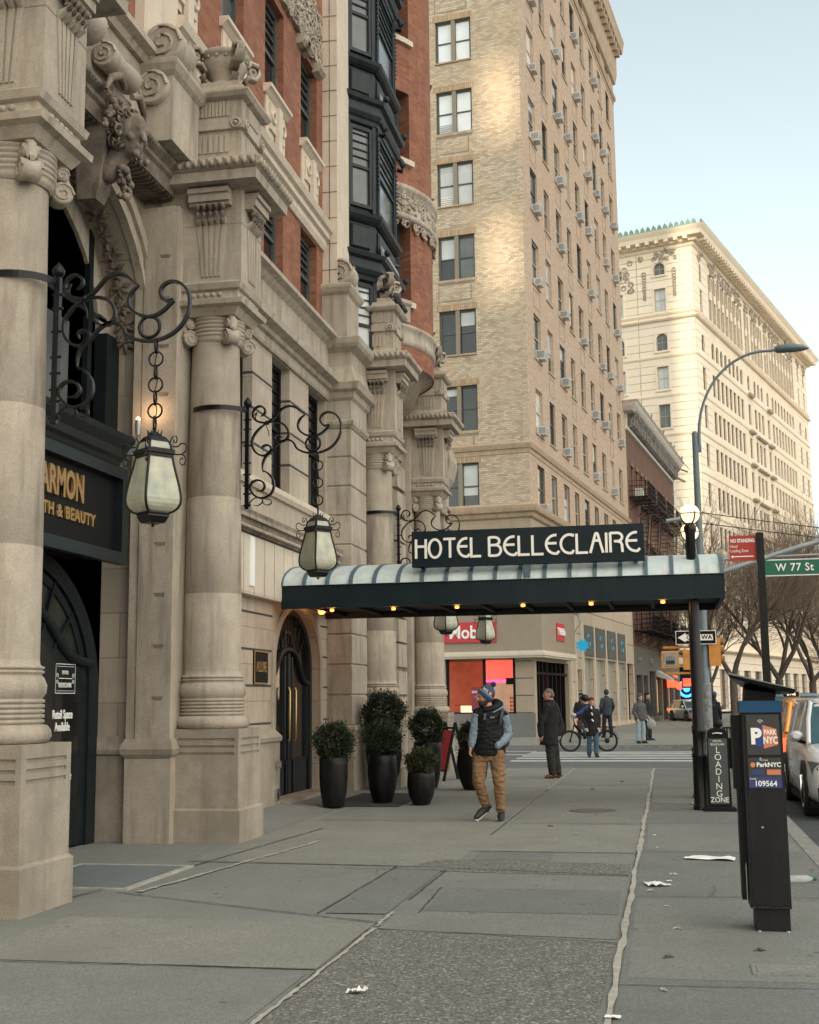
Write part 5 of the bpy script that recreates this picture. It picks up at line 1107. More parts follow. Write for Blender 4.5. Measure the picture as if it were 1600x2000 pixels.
for i in range(58): m.box(.5,1.3,.2+i*1.0,.6+i*1.0,47.9,48.22)
for i in range(24): m.box(-.6-i*1.0,-.2-i*1.0,-1.3,-.5,47.9,48.22)
m.build('cornice_blocks', APTS, A)
m = MB()
def palmette(mb, x, y, z, ax, s_):
    pts = [(-.42,0),(-.46,.35),(-.30,.62),(-.36,.8),(-.16,.95),(0,1.25),(.16,.95),(.36,.8),(.30,.62),(.46,.35),(.42,0)]
    f_ = (lambda a, b, d: (x+d, y+a*s_, z+b*s_)) if ax else (lambda a, b, d: (x+a*s_, y+d, z+b*s_))
    mb.loops([[f_(a,b,-.1) for a,b in pts],[f_(a,b,.1) for a,b in pts]])
for i in range(96): palmette(m, 1.2, .0+i*.6-.6, 49.15, True, .58)
for i in range(41): palmette(m, .6-i*.6, -1.2, 49.15, False, .58)
m.build('copper_cresting', COPPER, A)
# far buildings
F = thing('distant_tower', 'pale distant apartment block at the right edge behind the palatial building', 'building', (39,205,0))
m = MB(); wall(m, lambda u,z,d:(u,198+d,z), 30, 60, 0, 48, [(31.5+i*2.6,32.7+i*2.6,6+j*3.6,8+j*3.6,.3) for i in range(10) for j in range(11)]); m.box(30.1,60,198.3,225,0,48); m.stack(30,60,198,225,[(48,0),(48.3,.5),(49,.6),(49.2,.2)]); m.box(36,54,203,220,49,55); m.build('tower_wall', APTS, F)
F2 = thing('distant_corner_block', 'low pale building far down the avenue behind the bare trees', 'building', (40,240,0))
m = MB(); m.box(5,29,212,235,0,20); m.stack(5,29,212,235,[(20,0),(20.5,.6),(21,.2)]); m.build('block_wall', TANL, F2)
m = MB()
for i in range(8):
    for j in range(5): m.box(6+i*2.8,7.2+i*2.8,211.95,212.1,3.5+j*3.3,5.4+j*3.3)
m.build('block_windows', GLASSA, F2)
m = MB(); m.box(60,110,150,190,0,22); F3 = m.build('row_of_buildings', TANL, None, (85,170,0)); F3.location = (85,170,0); tag(F3, 'long low building row on the far right side of the avenue', 'building')
# unseen sun blockers added behind the photographer; two slits let the low sun through
def behind(name, x0, x1, y0, y1, h, label, m_):
    m = MB(); f = lambda u, z, d: (u, y1-d, z)
    wall(m, f, x0, x1, 0, h, [(x0+1.5+i*4,x0+3.2+i*4,3+j*3.6,5.2+j*3.6,.3) for i in range(max(0,int((x1-x0-3)/4))) for j in range(int((h-4)/3.6))]); m.box(x0,x1,y0,y1-.35,0,h); m.stack(x0,x1,y0,y1,[(h,0),(h+.5,.6),(h+1,.7),(h+1.1,.2)])
    t = thing(name, label, 'building', ((x0+x1)/2,(y0+y1)/2,0)); o = m.build('walls', m_, t); return t
G1, G2, GW, GY = .85, 13.3, 2.0, -170
BH = 112
behind('sun_blocker_west', G1-34, G1, GY-20, GY, BH, 'added tall sun blocker behind the camera, west of both narrow gaps', TANL)
behind('sun_blocker_mid', G1+GW, G2, GY-20, GY, BH, 'added slim tall sun blocker behind the camera, between the two narrow gaps', TANL)
behind('sun_blocker_east', G2+GW, G2+45, GY-20, GY, BH, 'added tall sun blocker behind the camera, east of both narrow gaps', TANL)
m = MB()
for z0, z1 in ((0,55.8),(59.2,63.0),(66.6,71.5)): m.box(G1-.01,G1+GW+.01,GY-12,GY-11,z0,z1)  # added panels cut the western slit into separate sun patches
gb = m.build('gap_blockers', TANL, None, (G1,GY-12,0)); gb.location = (G1,GY-12,0); tag(gb, 'added sun blocker panels closing parts of the western gap behind the camera', 'blocker')
m = MB(); m.box(G2-.01,G2+GW+.01,GY-12,GY-11,0,54); gb = m.build('gap_foot_blocker', TANL, None, (G2,GY-12,0)); gb.location = (G2,GY-12,0); tag(gb, 'added low sun blocker closing the foot of the eastern gap behind the camera', 'wall')
# ================================================================== hotel canopy
C_ = thing('entrance_canopy', 'long dark canopy with milky glass vault and a hotel name board across the pavement', 'canopy', (-2.4,19.6,3))
CX0, CX1, CY0, CY1, CZ = -5.70, .86, 18.3, 20.9, 2.97
m = MB()
m.box(CX0,CX1,CY0,CY0+.06,CZ,CZ+.345); ff_ = m.build('front_fascia', NAVY, C_)
m = MB()
for k in range(5): m.box(CX0+.9+k*1.31,CX0+.906+k*1.31,CY0-.0015,CY0,CZ+.005,CZ+.34)
for k in range(26): m.lathe(0,0,[(0,.001),(.001,.001)],4) if False else m.box(CX0+.12+k*.25,CX0+.126+k*.25,CY0-.003,CY0,CZ+.315,CZ+.321)
m.box(CX0,CX1,CY0-.012,CY0,CZ+.338,CZ+.352); m.build('fascia_seams', BLACK, ff_)
m = MB(); m.box(CX0,CX1,CY1-.06,CY1,CZ,CZ+.345); m.build('rear_fascia', NAVY, C_)
m = MB(); m.box(CX1-.06,CX1,CY0+.06,CY1-.06,CZ,CZ+.345); m.build('end_fascia', NAVY, C_)
m = MB(); m.box(CX0,CX1-.06,CY0+.06,CY1-.06,CZ+.10,CZ+.13)
for k in range(10): m.box(CX0+.3+k*.65,CX0+.36+k*.65,CY0+.06,CY1-.06,CZ+.04,CZ+.10)
m.build('soffit', BLACK, C_)
n = 18; yc_ = (CY0+CY1)/2; hw = (CY1-CY0)/2; vz = .40
vt = lambda x, a, r=1.: (x, yc_-hw*cos(a)*r, CZ+.345+vz*sin(a)*r)
rib_n = 18; dx = (CX1-CX0)/rib_n
for k in range(rib_n):
    m = MB(); x0 = CX0+k*dx; L = [[vt(x,pi*i/n) for i in range(n+1)] for x in (x0+.0,x0+dx)]
    m.loops(L, close=False, caps=False, smooth=True); m.build('glass_pane', SLAB, C_)
for k in range(rib_n+1):
    m = MB(); x = min(CX0+k*dx, CX1-.03); m.loops([[vt(x-.028,pi*i/n,.99),vt(x+.028,pi*i/n,.99),vt(x+.028,pi*i/n,1.035),vt(x-.028,pi*i/n,1.035)] for i in range(n+1)]); m.build('roof_rib', RIB, C_)
m = MB(); m.loops([[vt(x,pi*i/n) for i in range(n+1)] for x in (CX1-.02,CX1-.01)]); m.loops([[vt(x,pi*i/n) for i in range(n+1)] for x in (CX0,CX0+.01)]); m.build('vault_end', SLAB, C_)
# name board
BX0, BX1, BZ0, BZ1, BY = -3.66, -.24, 3.54, 4.075, 18.27
m = MB(); m.box(BX0,BX1,BY,BY+.16,BZ0,BZ1); nb = m.build('name_board', NAVY, C_)
m = MB(); m.box(BX0+.1,BX0+.16,BY+.16,BY+.9,BZ0,BZ0+.05); m.box(BX1-.16,BX1-.1,BY+.16,BY+.9,BZ0,BZ0+.05); m.box(-2,-1.9,BY+.02,BY+.12,BZ0-.2,BZ0); m.build('board_bracket', RIB, C_)
# stroke lettering traced from the board (units: 1 = cap height; J-crop pixels / 120)
def arcp(cx, cy, rx, ry, a0, a1, n=14): return [(cx+rx*cos(R(a0+(a1-a0)*i/n)), cy+ry*sin(R(a0+(a1-a0)*i/n))) for i in range(n+1)]
GL = {'H': (.60,[[(.03,0),(.03,1)],[(.57,0),(.57,1)],[(.03,.62),(.57,.62)]]),
 'O': (.72,[arcp(.36,.5,.33,.47,0,360,24)]), 'T': (.66,[[(0,.97),(.66,.97)],[(.36,0),(.36,.97)]]),
 'E': (.60,[arcp(.48,.5,.45,.47,82,278,18)+[(.66,.16)],[(.05,.56),(.54,.56)]]),
 'L': (.56,[[(.03,1),(.03,.03),(.56,.03)]]),
 'B': (.64,[[(.03,0),(.03,1)],[(.03,.97)]+arcp(.30,.77,.24,.20,90,-90,8)+[(.03,.57)],[(.03,.57)]+arcp(.34,.30,.27,.27,90,-90,9)+[(.03,.03)]]),
 'C': (.66,[[(.60,.86)]+arcp(.46,.5,.43,.47,68,285,20)+[(.66,.18)]]),
 'A': (.62,[[(.0,0),(.27,.97)],[(.24,.975),(.40,.975)],[(.37,.97),(.62,0)],[(.17,.62),(.46,.62)]]),
 'I': (.10,[[(.05,0),(.05,1)]]),
 'R': (.66,[[(.03,0),(.03,1)],[(.03,.97)]+arcp(.36,.76,.24,.21,90,-90,8)+[(.20,.55)],[(.36,.55),(.52,.50),(.58,.38),(.60,0)]]), ' ': (.28,[])}
LW = .037
def stroke(mb, path, w, y, s_, x0, z0, dep=.02):
    P = [Vector((x0+p[0]*s_, z0+p[1]*s_)) for p in path]; L = []
    for i, p in enumerate(P):
        if i == 0: t = (P[1]-P[0]).normalized(); nn = Vector((-t.y,t.x)); k = 1; 
        elif i == len(P)-1:
            t = (P[-1]-P[-2]).normalized(); nn = Vector((-t.y,t.x)); k = 1
            if (P[0]-P[-1]).length < 1e-4: t = ((P[1]-P[0]).normalized()+t).normalized(); nn = Vector((-t.y,t.x))
        else:
            a = (P[i]-P[i-1]).normalized(); b = (P[i+1]-P[i]).normalized(); t = (a+b).normalized(); nn = Vector((-t.y,t.x)); k = 1/max(.5,t.dot(a))
        e0 = p-nn*w*.5*k; e1 = p+nn*w*.5*k
        L.append([(e0.x,y,e0.y),(e1.x,y,e1.y),(e1.x,y+dep,e1.y),(e0.x,y+dep,e0.y)])
    mb.loops(L)
def stroke_word(word, x0, width, z0, h, y, m_, parent, w):
    gap = .115; tot = sum(GL[c][0] for c in word)+gap*(len(word)-1); sx = width/(tot*h)
    x = x0
    for ch in word:
        wd, st = GL[ch]
        if st:
            mb = MB()
            for k_, p in enumerate(st): stroke(mb, [(q[0]*sx, q[1]) for q in p], w, y+.0007*k_, h, x, z0)
            mb.build('letter', m_, parent)
        x += (wd+gap)*h*sx
stroke_word('HOTEL', -3.60, .985, 3.665, .290, BY-.019, CREAML, nb, LW)
stroke_word('BELLECLAIRE', -2.50, 2.18, 3.665, .290, BY-.019, CREAML, nb, LW)
for k, px in enumerate((-4.96,-4.0,-3.03,-2.04,-1.04,-.01)):
    m = MB(); m.lathe(px,18.52,[(CZ-.04,.028),(CZ-.025,.034),(CZ+.0,.030),(CZ+.01,.01)],12); b_ = m.build('bulb', BULB, C_)
    m = MB(); m.lathe(px,18.52,[(CZ+.0,.05),(CZ+.08,.05)],12); m.build('lamp_holder', BLACK, b_)
    l = bpy.data.lights.new('bulb_light','POINT'); l.energy = 1.1; l.color = (1,.45,.14); l.shadow_soft_size = .04
    lo = bpy.data.objects.new('bulb_light', l); COL.objects.link(lo); lo.parent = b_; lo.location = (px+2.4,18.52-19.6,CZ-.07-3)
l = bpy.data.lights.new('door_light','POINT'); l.energy = 5; l.color = (1,.40,.10); l.shadow_soft_size = .06
lo = bpy.data.objects.new('door_light', l); COL.objects.link(lo); lo.parent = C_; lo.location = (-5.45+2.4,19.7-19.6,2.95-3)
m = MB(); m.lathe(-5.45,19.7,[(2.98,.04),(3.0,.06),(3.08,.06)],12); m.build('door_lamp', BULB, C_)
# posts and globes
def post(x, y, zl):
    m = MB(); m.lathe(x,y,[(0,.125),(.05,.125),(.07,.11),(.72,.105),(.74,.115),(.78,.115),(.80,.09),(1.05,.088),(1.08,.10),(1.12,.10),(1.14,.085),(CZ+.1,.075)],20); m.build('canopy_post', IRON, C_)
    m = MB(); m.lathe(x,y,[(zl-.87,.055),(zl-.84,.075),(zl-.30,.070),(zl-.24,.09),(zl-.19,.09),(zl-.16,.07),(zl-.13,.06)],16); t = m.build('globe_stem', IRON, C_)
    m = MB(); m.sphere((x,y,zl),.148,24,16); m.build('lamp_globe', GLOBE, t)
    m = MB()
    for q in range(4):
        a = q*pi/2+.5; m.tube([(x+.155*cos(a)*sin(b),y+.155*sin(a)*sin(b),zl-.155*cos(b)) for b in [i*.22 for i in range(1,9)]], .012, 6)
    m.torus((x,y,zl-.0),(0,0,1),.156,.007,24,5); m.build('globe_cage', BRASS if False else IRON, t)
post(.42,18.62,4.23); post(.455,20.75,4.23)
# ================================================================== hanging lanterns on scroll brackets
def lantern(y, drop, label, zoff=0):
    X0 = -5.25; t = thing('wall_lantern', label, 'lantern', (X0,y,5.1), 0, 'scrolled iron wall lanterns along the hotel columns', local=True)
    s_ = 1/735.
    P = lambda pts: [( .36+(a-255)*s_, 0, -(b-320)*s_) for a,b in pts]
    m = MB(); m.box(.325,.375,-.025,.025,-1.21,.05); m.lathe(.35,0,[(.05,.02),(.07,.045),(.11,.055),(.14,.04),(.165,.02),(.185,.004)],12)
    for z in (-.10,-.22,-.42,-.64,-.78,-.92,-1.02,-1.16): m.bar((.30,0,z),(.40,0,z),.018)
    o = m.build('bracket_plate', IRON, t)
    m = MB(); n = 22; R0 = .345
    m.loops([[(R0*cos(a)*r,R0*sin(a)*r,z) for r,z in ((1,-.03),(1.03,-.03),(1.03,.03),(1,.03))] for a in [R(-175+i*175*1.0/n*1.0+0) for i in range(n+1)]]); m.box(-.60,-.32,-.03,.0,-.03,.03); m.build('column_strap', IRON, t)
    def fl(mb, pts, w=.046, th=.021):
        Q = P(pts)
        # smooth with Catmull-Rom
        V = [Vector(q) for q in Q]; out = []
        for i in range(len(V)-1):
            p0 = V[max(i-1,0)]; p1 = V[i]; p2 = V[i+1]; p3 = V[min(i+2,len(V)-1)]
            for k in range(4):
                u = k/4; out.append(.5*((2*p1)+(-p0+p2)*u+(2*p0-5*p1+4*p2-p3)*u*u+(-p0+3*p1-3*p2+p3)*u**3))
        out.append(V[-1]); L = []
        for i, p in enumerate(out):
            tt = (out[min(i+1,len(out)-1)]-out[max(i-1,0)]).normalized(); nn = Vector((tt.z,0,-tt.x)); e = min(1,.45+min(i,len(out)-1-i)*.12)
            L.append([p+nn*th*.5*a*e+Vector((0,w*.5*b*e,0)) for a,b in ((-1,-1),(1,-1),(1,1),(-1,1))])
        mb.loops(L)
    m = MB()
    fl(m, [(372,368),(402,352),(412,312),(372,276),(322,290),(298,330),(300,370),(330,408),(380,426),(430,430),(500,385),(570,312),(640,290),(700,308),(750,350),(785,375)])
    fl(m, [(785,375),(745,405),(720,455),(728,510),(785,558),(860,577),(930,556),(985,510),(1008,482),(960,486),(925,440),(940,390),(990,366),(1050,380),(1098,430),(1114,500),(1098,590),(1040,670),(960,715),(870,731),(780,717),(712,682),(682,630),(640,600),(580,604),(520,640),(480,690),(420,740),(393,800),(390,862)])
    fl(m, [(390,862),(440,890),(482,940),(497,1000),(482,1060),(440,1100),(370,1112),(310,1080),(280,1025),(290,972),(340,950),(390,965),(412,1008),(385,1048),(335,1045)])
    fl(m, [(440,425),(360,480),(302,555),(295,635),(330,700),(400,731),(455,700),(470,662),(432,634),(392,650),(400,685)])
    fl(m, [(430,430),(520,430),(592,460),(632,530),(616,588),(560,612),(510,590),(500,560),(530,545),(572,575)])
    fl(m, [(300,1170),(345,1180),(390,1150),(380,1115),(330,1108),(280,1140),(272,1180),(300,1205)], .022, .010)
    fl(m, [(370,1112),(425,1125),(462,1128),(474,1160),(440,1178),(400,1160),(395,1125)], .022, .010)
    fl(m, [(290,370),(315,352),(335,330),(320,380),(340,400)], .02, .008); fl(m, [(410,430),(440,500),(450,560)], .02,.01)
    c_ = P([(857,642)])[0]; m.torus(c_, (0,1,0), .078+.012, .015, 28, 6)
    m.sphere(P([(430,430)])[0], .03, 10, 8); m.sphere(P([(400,870)])[0], .014, 8, 6)
    m.build('scroll_bracket', IRON, t)
    cxn = .36+(903-255)*s_; z0 = -(725-320)*s_; zb = -(1285-320)*s_-drop
    nr = 7 if drop < .1 else 9; step = (z0-zb)/nr; m = MB()
    for k in range(nr): m.torus((cxn,0,z0-step*(k+.5)), (0,1,0) if k%2 == 1 else (1,.25,0), step*.56, .0085, 16, 5)
    m.tube([(cxn+.012*sin(k*1.3),.01,z0-(z0-zb)*k/14) for k in range(15)], .0045, 5); m.build('chain', IRON, t)
    # lantern body, square plan turned on its corner
    L0 = zb; rot = R(-37); pr = lambda z: L0-.02-(z)
    prof = [(.0,.036),(.03,.055),(.065,.075),(.07,.11),(.075,.085)]
    def sq(mb, pts, caps=True, nseg=1):
        L = []
        for z, hs_ in pts: L.append([(cxn+hs_*(cos(rot)*a-sin(rot)*b), hs_*(sin(rot)*a+cos(rot)*b), L0-z) for a,b in ((-1,-1),(1,-1),(1,1),(-1,1))])
        mb.loops(L, caps=caps)
    k_ = 1/2173./1.4
    hw_ = lambda px: px*k_
    m = MB(); sq(m, [(.02,hw_(70)),(.045,hw_(130)),(.06,hw_(200)),(.09,hw_(262)),(.10,hw_(262))]); sq(m, [(.16,hw_(330)),(.17,hw_(375)),(.20,hw_(370)),(.21,hw_(345)),(.235,hw_(340))])
    for q in range(4):
        a = rot+pi/4+q*pi/2; 
        for r_ in (.02,.05): m.tube([(cxn+r_*cos(a),r_*sin(a),L0-.05),(cxn+(r_+.012)*cos(a),(r_+.012)*sin(a),L0+.005)],[.010,.003],5)
    m.build('lantern_cap', IRON, t)
    m = MB(); sq(m, [(.10,hw_(250)),(.115,hw_(275)),(.14,hw_(292)),(.165,hw_(300))], caps=False); m.build('upper_glass', OPAL, t)
    gp = [(0,325),(.06,352),(.12,385),(.18,420),(.24,452),(.29,474),(.34,484),(.38,470),(.41,430),(.435,360),(.447,290)]
    m = MB(); sq(m, [(.235+z,hw_(w)) for z, w in gp]); m.build('lantern_glass', OPAL, t)
    m = MB()
    for a,b in ((-1,-1),(1,-1),(1,1),(-1,1)):
        m.tube([(cxn+hw_(w)*1.01*(cos(rot)*a-sin(rot)*b), hw_(w)*1.01*(sin(rot)*a+cos(rot)*b), L0-.235-z) for z, w in gp], .011, 6)
        m.tube([(cxn+hw_(w)*1.01*(cos(rot)*a-sin(rot)*b), hw_(w)*1.01*(sin(rot)*a+cos(rot)*b), L0-z) for z, w in ((.10,250),(.115,278),(.14,295),(.165,300))], .010, 6)
        d = Vector((cos(rot)*a-sin(rot)*b, sin(rot)*a+cos(rot)*b, 0)).normalized(); rr = lambda px, z: Vector((cxn,0,L0))+d*(px*k_*1.4)-Vector((0,0,z))
        m.tube([rr(290,.20),rr(400,.205),rr(500,.205),rr(560,.18),rr(575,.14),rr(540,.115),rr(480,.115),rr(420,.14),rr(330,.14)], .0065, 6)
        m.tube([rr(500,.205),rr(545,.22),rr(565,.25),rr(545,.285),rr(500,.295),rr(465,.275),rr(465,.245),rr(500,.235),rr(520,.245)], .006, 6)
        m.tube([rr(260,.12),rr(290,.09),rr(330,.055),rr(385,.05),rr(410,.08),rr(385,.11),rr(350,.10),rr(355,.08)], .006, 6)
    m.build('lantern_ribs', IRON, t)
    m = MB(); sq(m, [(.675,hw_(300)),(.69,hw_(310)),(.70,hw_(280)),(.715,hw_(285)),(.73,hw_(255)),(.745,hw_(240)),(.765,hw_(205))]); m.sphere((cxn,0,L0-.782),.014,10,8); m.build('lantern_base', IRON, t)
    return t
lantern(9.4, 0, 'iron lantern with streaked glass on the column nearest the camera, beside the black shop sign')
lantern(14.33, -.02, 'iron lantern on the second column, hanging in front of the left end of the canopy')
lantern(23.2, .24, 'iron lantern mostly hidden behind the canopy, only its rounded bottom showing below it')
lantern(28.5, .20, 'farthest iron lantern, its glass showing below the canopy over the red shop sign')
# ================================================================== potted boxwoods
def leaf_ball(r, n, rnd, zc, sc=1., squash=1.):
    m = MB()
    for k in range(n):
        u = rnd.uniform(-1,1); th = rnd.uniform(0,2*pi); q = math.sqrt(1-u*u); d = Vector((q*cos(th), q*sin(th), u))
        b = 1+.10*sin(3*th+3*u+zc*9)+.09*sin(7*u+th*2)+.05*sin(11*th)
        rr = r*b*rnd.uniform(.70,1.0)*(1.+(rnd.uniform(.08,.24) if rnd.random() < .16 else 0)); p = Vector((d.x*rr,d.y*rr,d.z*rr*squash+zc))
        l = rnd.uniform(.016,.034)*sc; t = (d+Vector((rnd.uniform(-.8,.8),rnd.uniform(-.8,.8),rnd.uniform(-.4,1.0)))).normalized(); s_ = t.orthogonal().normalized(); s_ = (Matrix.Rotation(rnd.uniform(0,6.28),3,t) @ s_)*l*.45
        m.add([p-t*l*.3, p+s_*.9+t*l*.3, p+t*l, p-s_*.9+t*l*.3], [(0,1,2,3)])
    return m
def planter(x, y, h, rt, rm, rb, br, squash, label, cat, seed, olive=False, group='potted boxwoods by the hotel entrance'):
    rnd = random.Random(seed); t = thing('potted_boxwood', label, cat, (x,y,0), 0, group, local=True)
    z0 = .09 if x < -5.3 else .02
    m = MB(); m.lathe(0,0,[(z0,rb),(z0+.02,rb+.01),(z0+h*.3,rb+(rm-rb)*.72),(z0+h*.6,rm),(z0+h*.85,rt+(rm-rt)*.4),(z0+h,rt),(z0+h+.01,rt-.015),(z0+h,rt-.03),(z0+h-.08,rt-.04)],36); m.build('pot', POT, t)
    m = MB(); m.lathe(0,0,[(z0+h-.09,.01),(z0+h-.07,rt-.035)],20); 
    for k in range(9): a = rnd.uniform(0,6.28); m.tube([(0,0,z0+h-.08),(.05*cos(a),.05*sin(a),z0+h+.06),(.14*cos(a),.14*sin(a),z0+h+br*.8)],[.014,.009,.004],5)
    m.build('soil_and_stems', BARK, t)
    m = leaf_ball(br, int(8500*(br/.3)**1.6), rnd, z0+h+br*squash*.88, 1., squash)
    for k in range(46):
        d = Vector((rnd.gauss(0,1),rnd.gauss(0,1),rnd.gauss(.3,.8))).normalized(); c0 = Vector((0,0,z0+h+br*squash*.88)); L_ = br*rnd.uniform(1.05,1.30)
        for q in range(9):
            p = c0+Vector((d.x,d.y,d.z*squash))*(br*.8+(L_-br*.8)*q/8); sd_ = Vector((rnd.gauss(0,1),rnd.gauss(0,1),rnd.gauss(0,1))).normalized(); e_ = (sd_*.8+d).normalized()*.022; w_ = e_.orthogonal().normalized()*.006
            m.add([p,p+e_*.5+w_,p+e_,p+e_*.5-w_],[(0,1,2,3)])
    m.build('boxwood_foliage', LEAF2 if olive else LEAF, t)
planter(-4.95,18.55,.72,.215,.215,.15,.29,.93,'tall black straight-sided pot with a round boxwood, nearest the hotel door','potted shrub',1)
planter(-4.38,19.35,.72,.215,.235,.14,.28,.95,'barrel-shaped black pot with a boxwood in front of a larger pot','potted shrub',2)
planter(-4.95,22.0,1.0,.30,.32,.16,.37,1.0,'large black pot with the tallest boxwood, behind the barrel pot beside the third column','potted shrub',3)
planter(-3.72,19.1,.47,.205,.215,.13,.225,.85,'low black pot with an olive-tinged boxwood, frontmost at the canopy edge','potted shrub',4,True)
planter(-4.28,22.6,.80,.25,.25,.17,.30,1.05,'black pot with a boxwood half hidden behind the low pot beside the easel sign','potted shrub',5)
planter(-3.42,22.3,.70,.24,.28,.16,.24,1.0,'rounded black pot with a small boxwood behind the man in the bobble hat','potted shrub',6)
af = thing('easel_sign', 'black folding easel sign with a red panel standing among the potted boxwoods', 'sign', (-4.25,24.9,0), 0, None, local=True)
for s_ in (-1,1):
    m = MB(); sg_ = s_*.26
    for dx in (-.26,.26): m.bar((dx+.18*0,sg_,.0),(dx,0,1.13),.045)
    m.bar((-.26,sg_*.1,1.02),(.26,sg_*.1,1.02),.04); m.bar((-.26,sg_*.8,.2),(.26,sg_*.8,.2),.04)
    o = m.build('easel_frame', BLACK, af)
m = MB(); m.loops([[(x,y,z) for x,y,z in ((-.22,-.21,.2),(.22,-.21,.2),(.22,-.03,.98),(-.22,-.03,.98))],[(x,y,z) for x,y,z in ((-.22,-.23,.2),(.22,-.23,.2),(.22,-.05,.98),(-.22,-.05,.98))]]); m.build('easel_panel', mat('coral_sign_panel', (.62,.06,.075), .6), af)
af.rotation_euler.z = R(-58)
# ================================================================== street furniture
# parking meter
PM = thing('parking_meter', 'tall black pay station with a tilted solar panel, blue band and parking stickers', 'parking meter', (.635,9.28,0), R(0), None, local=True)
m = MB(); m.box(-.105,.125,-.10,.15,0,.16); m.build('meter_foot', METER, PM)
m = MB(); m.box(-.135,.135,-.13,.17,.16,1.48); mb_ = m.build('meter_body', METER, PM)
m = MB(); m.box(-.150,-.135,-.10,.16,.45,1.46); m.build('side_door', BLACK, PM)
m = MB(); m.box(-.20,-.15,.0,.15,.95,1.46); m.box(-.18,-.15,-.02,.15,.2,.94); m.build('side_reader', METER, PM)
m = MB(); m.box(-.145,.145,-.145,.18,1.48,1.56); m.build('blue_band', BLUEP, PM)
m = MB(); m.loops([[(-.11,-.08,1.56),(.10,-.08,1.56),(.10,.14,1.56),(-.11,.14,1.56)],[(-.10,-.08,1.64),(.11,-.08,1.61),(.11,.14,1.64),(-.10,.14,1.67)]]); m.build('panel_neck', BLACK, PM)
m = MB(); m.loops([[(-.215,-.20,1.745),(.235,-.20,1.635),(.225,.24,1.655),(-.19,.24,1.765)],[(-.205,-.19,1.72),(.22,-.19,1.605),(.10,.2,1.60),(-.11,.2,1.66)]]); m.build('solar_panel', SOLAR, PM)
YF = -.131
m = MB()
for z in (.45,.93,1.18): m.box(-.1365,-.1352,-.13,.17,z,z+.006)
m.box(-.135,.135,-.1325,-.13,.175,.18); m.box(-.118,-.116,-.1325,-.13,.18,1.47); m.build('body_seams', BLACK, mb_)
m = MB(); rr = random.Random(5)
for k in range(60): x = rr.uniform(-.12,.13); z = .163+abs(rr.gauss(0,.008)); m.box(x,x+rr.uniform(.004,.012),-.1315,-.13,z,z+rr.uniform(.002,.006))
m.build('rust_marks', mat('rust', (.10,.055,.03), .9), mb_)
m = MB()
for sx in (-.085,.105): m.lathe(sx,-.115,[(0,.014),(.012,.014),(.014,.008)],8)
m.build('anchor_bolts', STEEL, PM)
m = MB(); m.box(-.105,.115,YF-.004,YF,1.19,1.465); m.box(-.105,.115,YF-.004,YF,.965,1.17); m.build('front_labels', GREYP if False else mat('dark_label', (.035,.035,.035), .5), mb_)
m = MB()
for x,y_ in ((-.02,1.165),(-.065,1.125),(-.03,.70)): m.loops([[(x+.008*cos(a*pi/4),YF-.0-.005*k,y_+.008*sin(a*pi/4)) for a in range(8)] for k in (0,1)])
m.build('lock_studs', STEEL, mb_)
m = MB(); m.loops([[(x,YF-.005-.002*k,z) for x,z in ((-.075,1.365),(.0,1.39),(.0,1.235),(-.075,1.26))] for k in (0,1)]); m.build('logo_blue', mat('logo_blue', (.02,.05,.22), .5), mb_)
m = MB(); m.loops([[(x,YF-.005-.002*k,z) for x,z in ((.002,1.395),(.095,1.365),(.10,1.258),(.006,1.232))] for k in (0,1)]); m.box(.018,.11,YF-.007,YF-.004,1.055,1.09); m.build('logo_orange', mat('logo_orange', (.62,.20,.10), .5), mb_)
text('P', .145, CREAML, mb_, face_cam(-.045,YF-.008,1.312), xs=.95, bold=.007, ext=.001)
text('PARK', .048, CREAML, mb_, face_cam(.050,YF-.009,1.343), xs=.72, bold=.0015, ext=.001); text('NYC', .068, CREAML, mb_, face_cam(.052,YF-.009,1.287), xs=.70, bold=.002, ext=.001)
text('ParkNYC', .042, WHITEL, mb_, face_cam(.032,YF-.006,1.122), bold=.0012, ext=.001); text('Pay by app', .013, WHITEL, mb_, face_cam(.0,YF-.006,1.155), ext=.001)
m = MB(); m.loops([[(-.075+.016*cos(a*pi/8),YF-.005-.002*k,1.122+.017*sin(a*pi/8)) for a in range(16)] for k in (0,1)]); m.build('app_icon', mat('icon_orange', (.75,.22,.08), .5), mb_)
m = MB(); m.box(-.085,.0,YF-.006,YF-.004,1.055,1.088); m.box(-.105,.115,YF-.007,YF-.003,.965,1.04); m.build('zone_panel', mat('zone_blue', (.025,.045,.16), .5), mb_)
text('Zone#', .016, WHITEL, mb_, face_cam(-.078,YF-.009,1.028), ext=.001); text('109564', .052, WHITEL, mb_, face_cam(.006,YF-.009,.994), xs=.98, bold=.001, ext=.001)
for k, r_ in enumerate((.006,.016,.026)):
    m = MB(); m.tube([(-.012+r_*sin(R(a)),YF-.006,1.403+r_*cos(R(a))) for a in range(-50,51,10)], .0016, 5); m.build('contactless_mark', WHITEL, mb_)
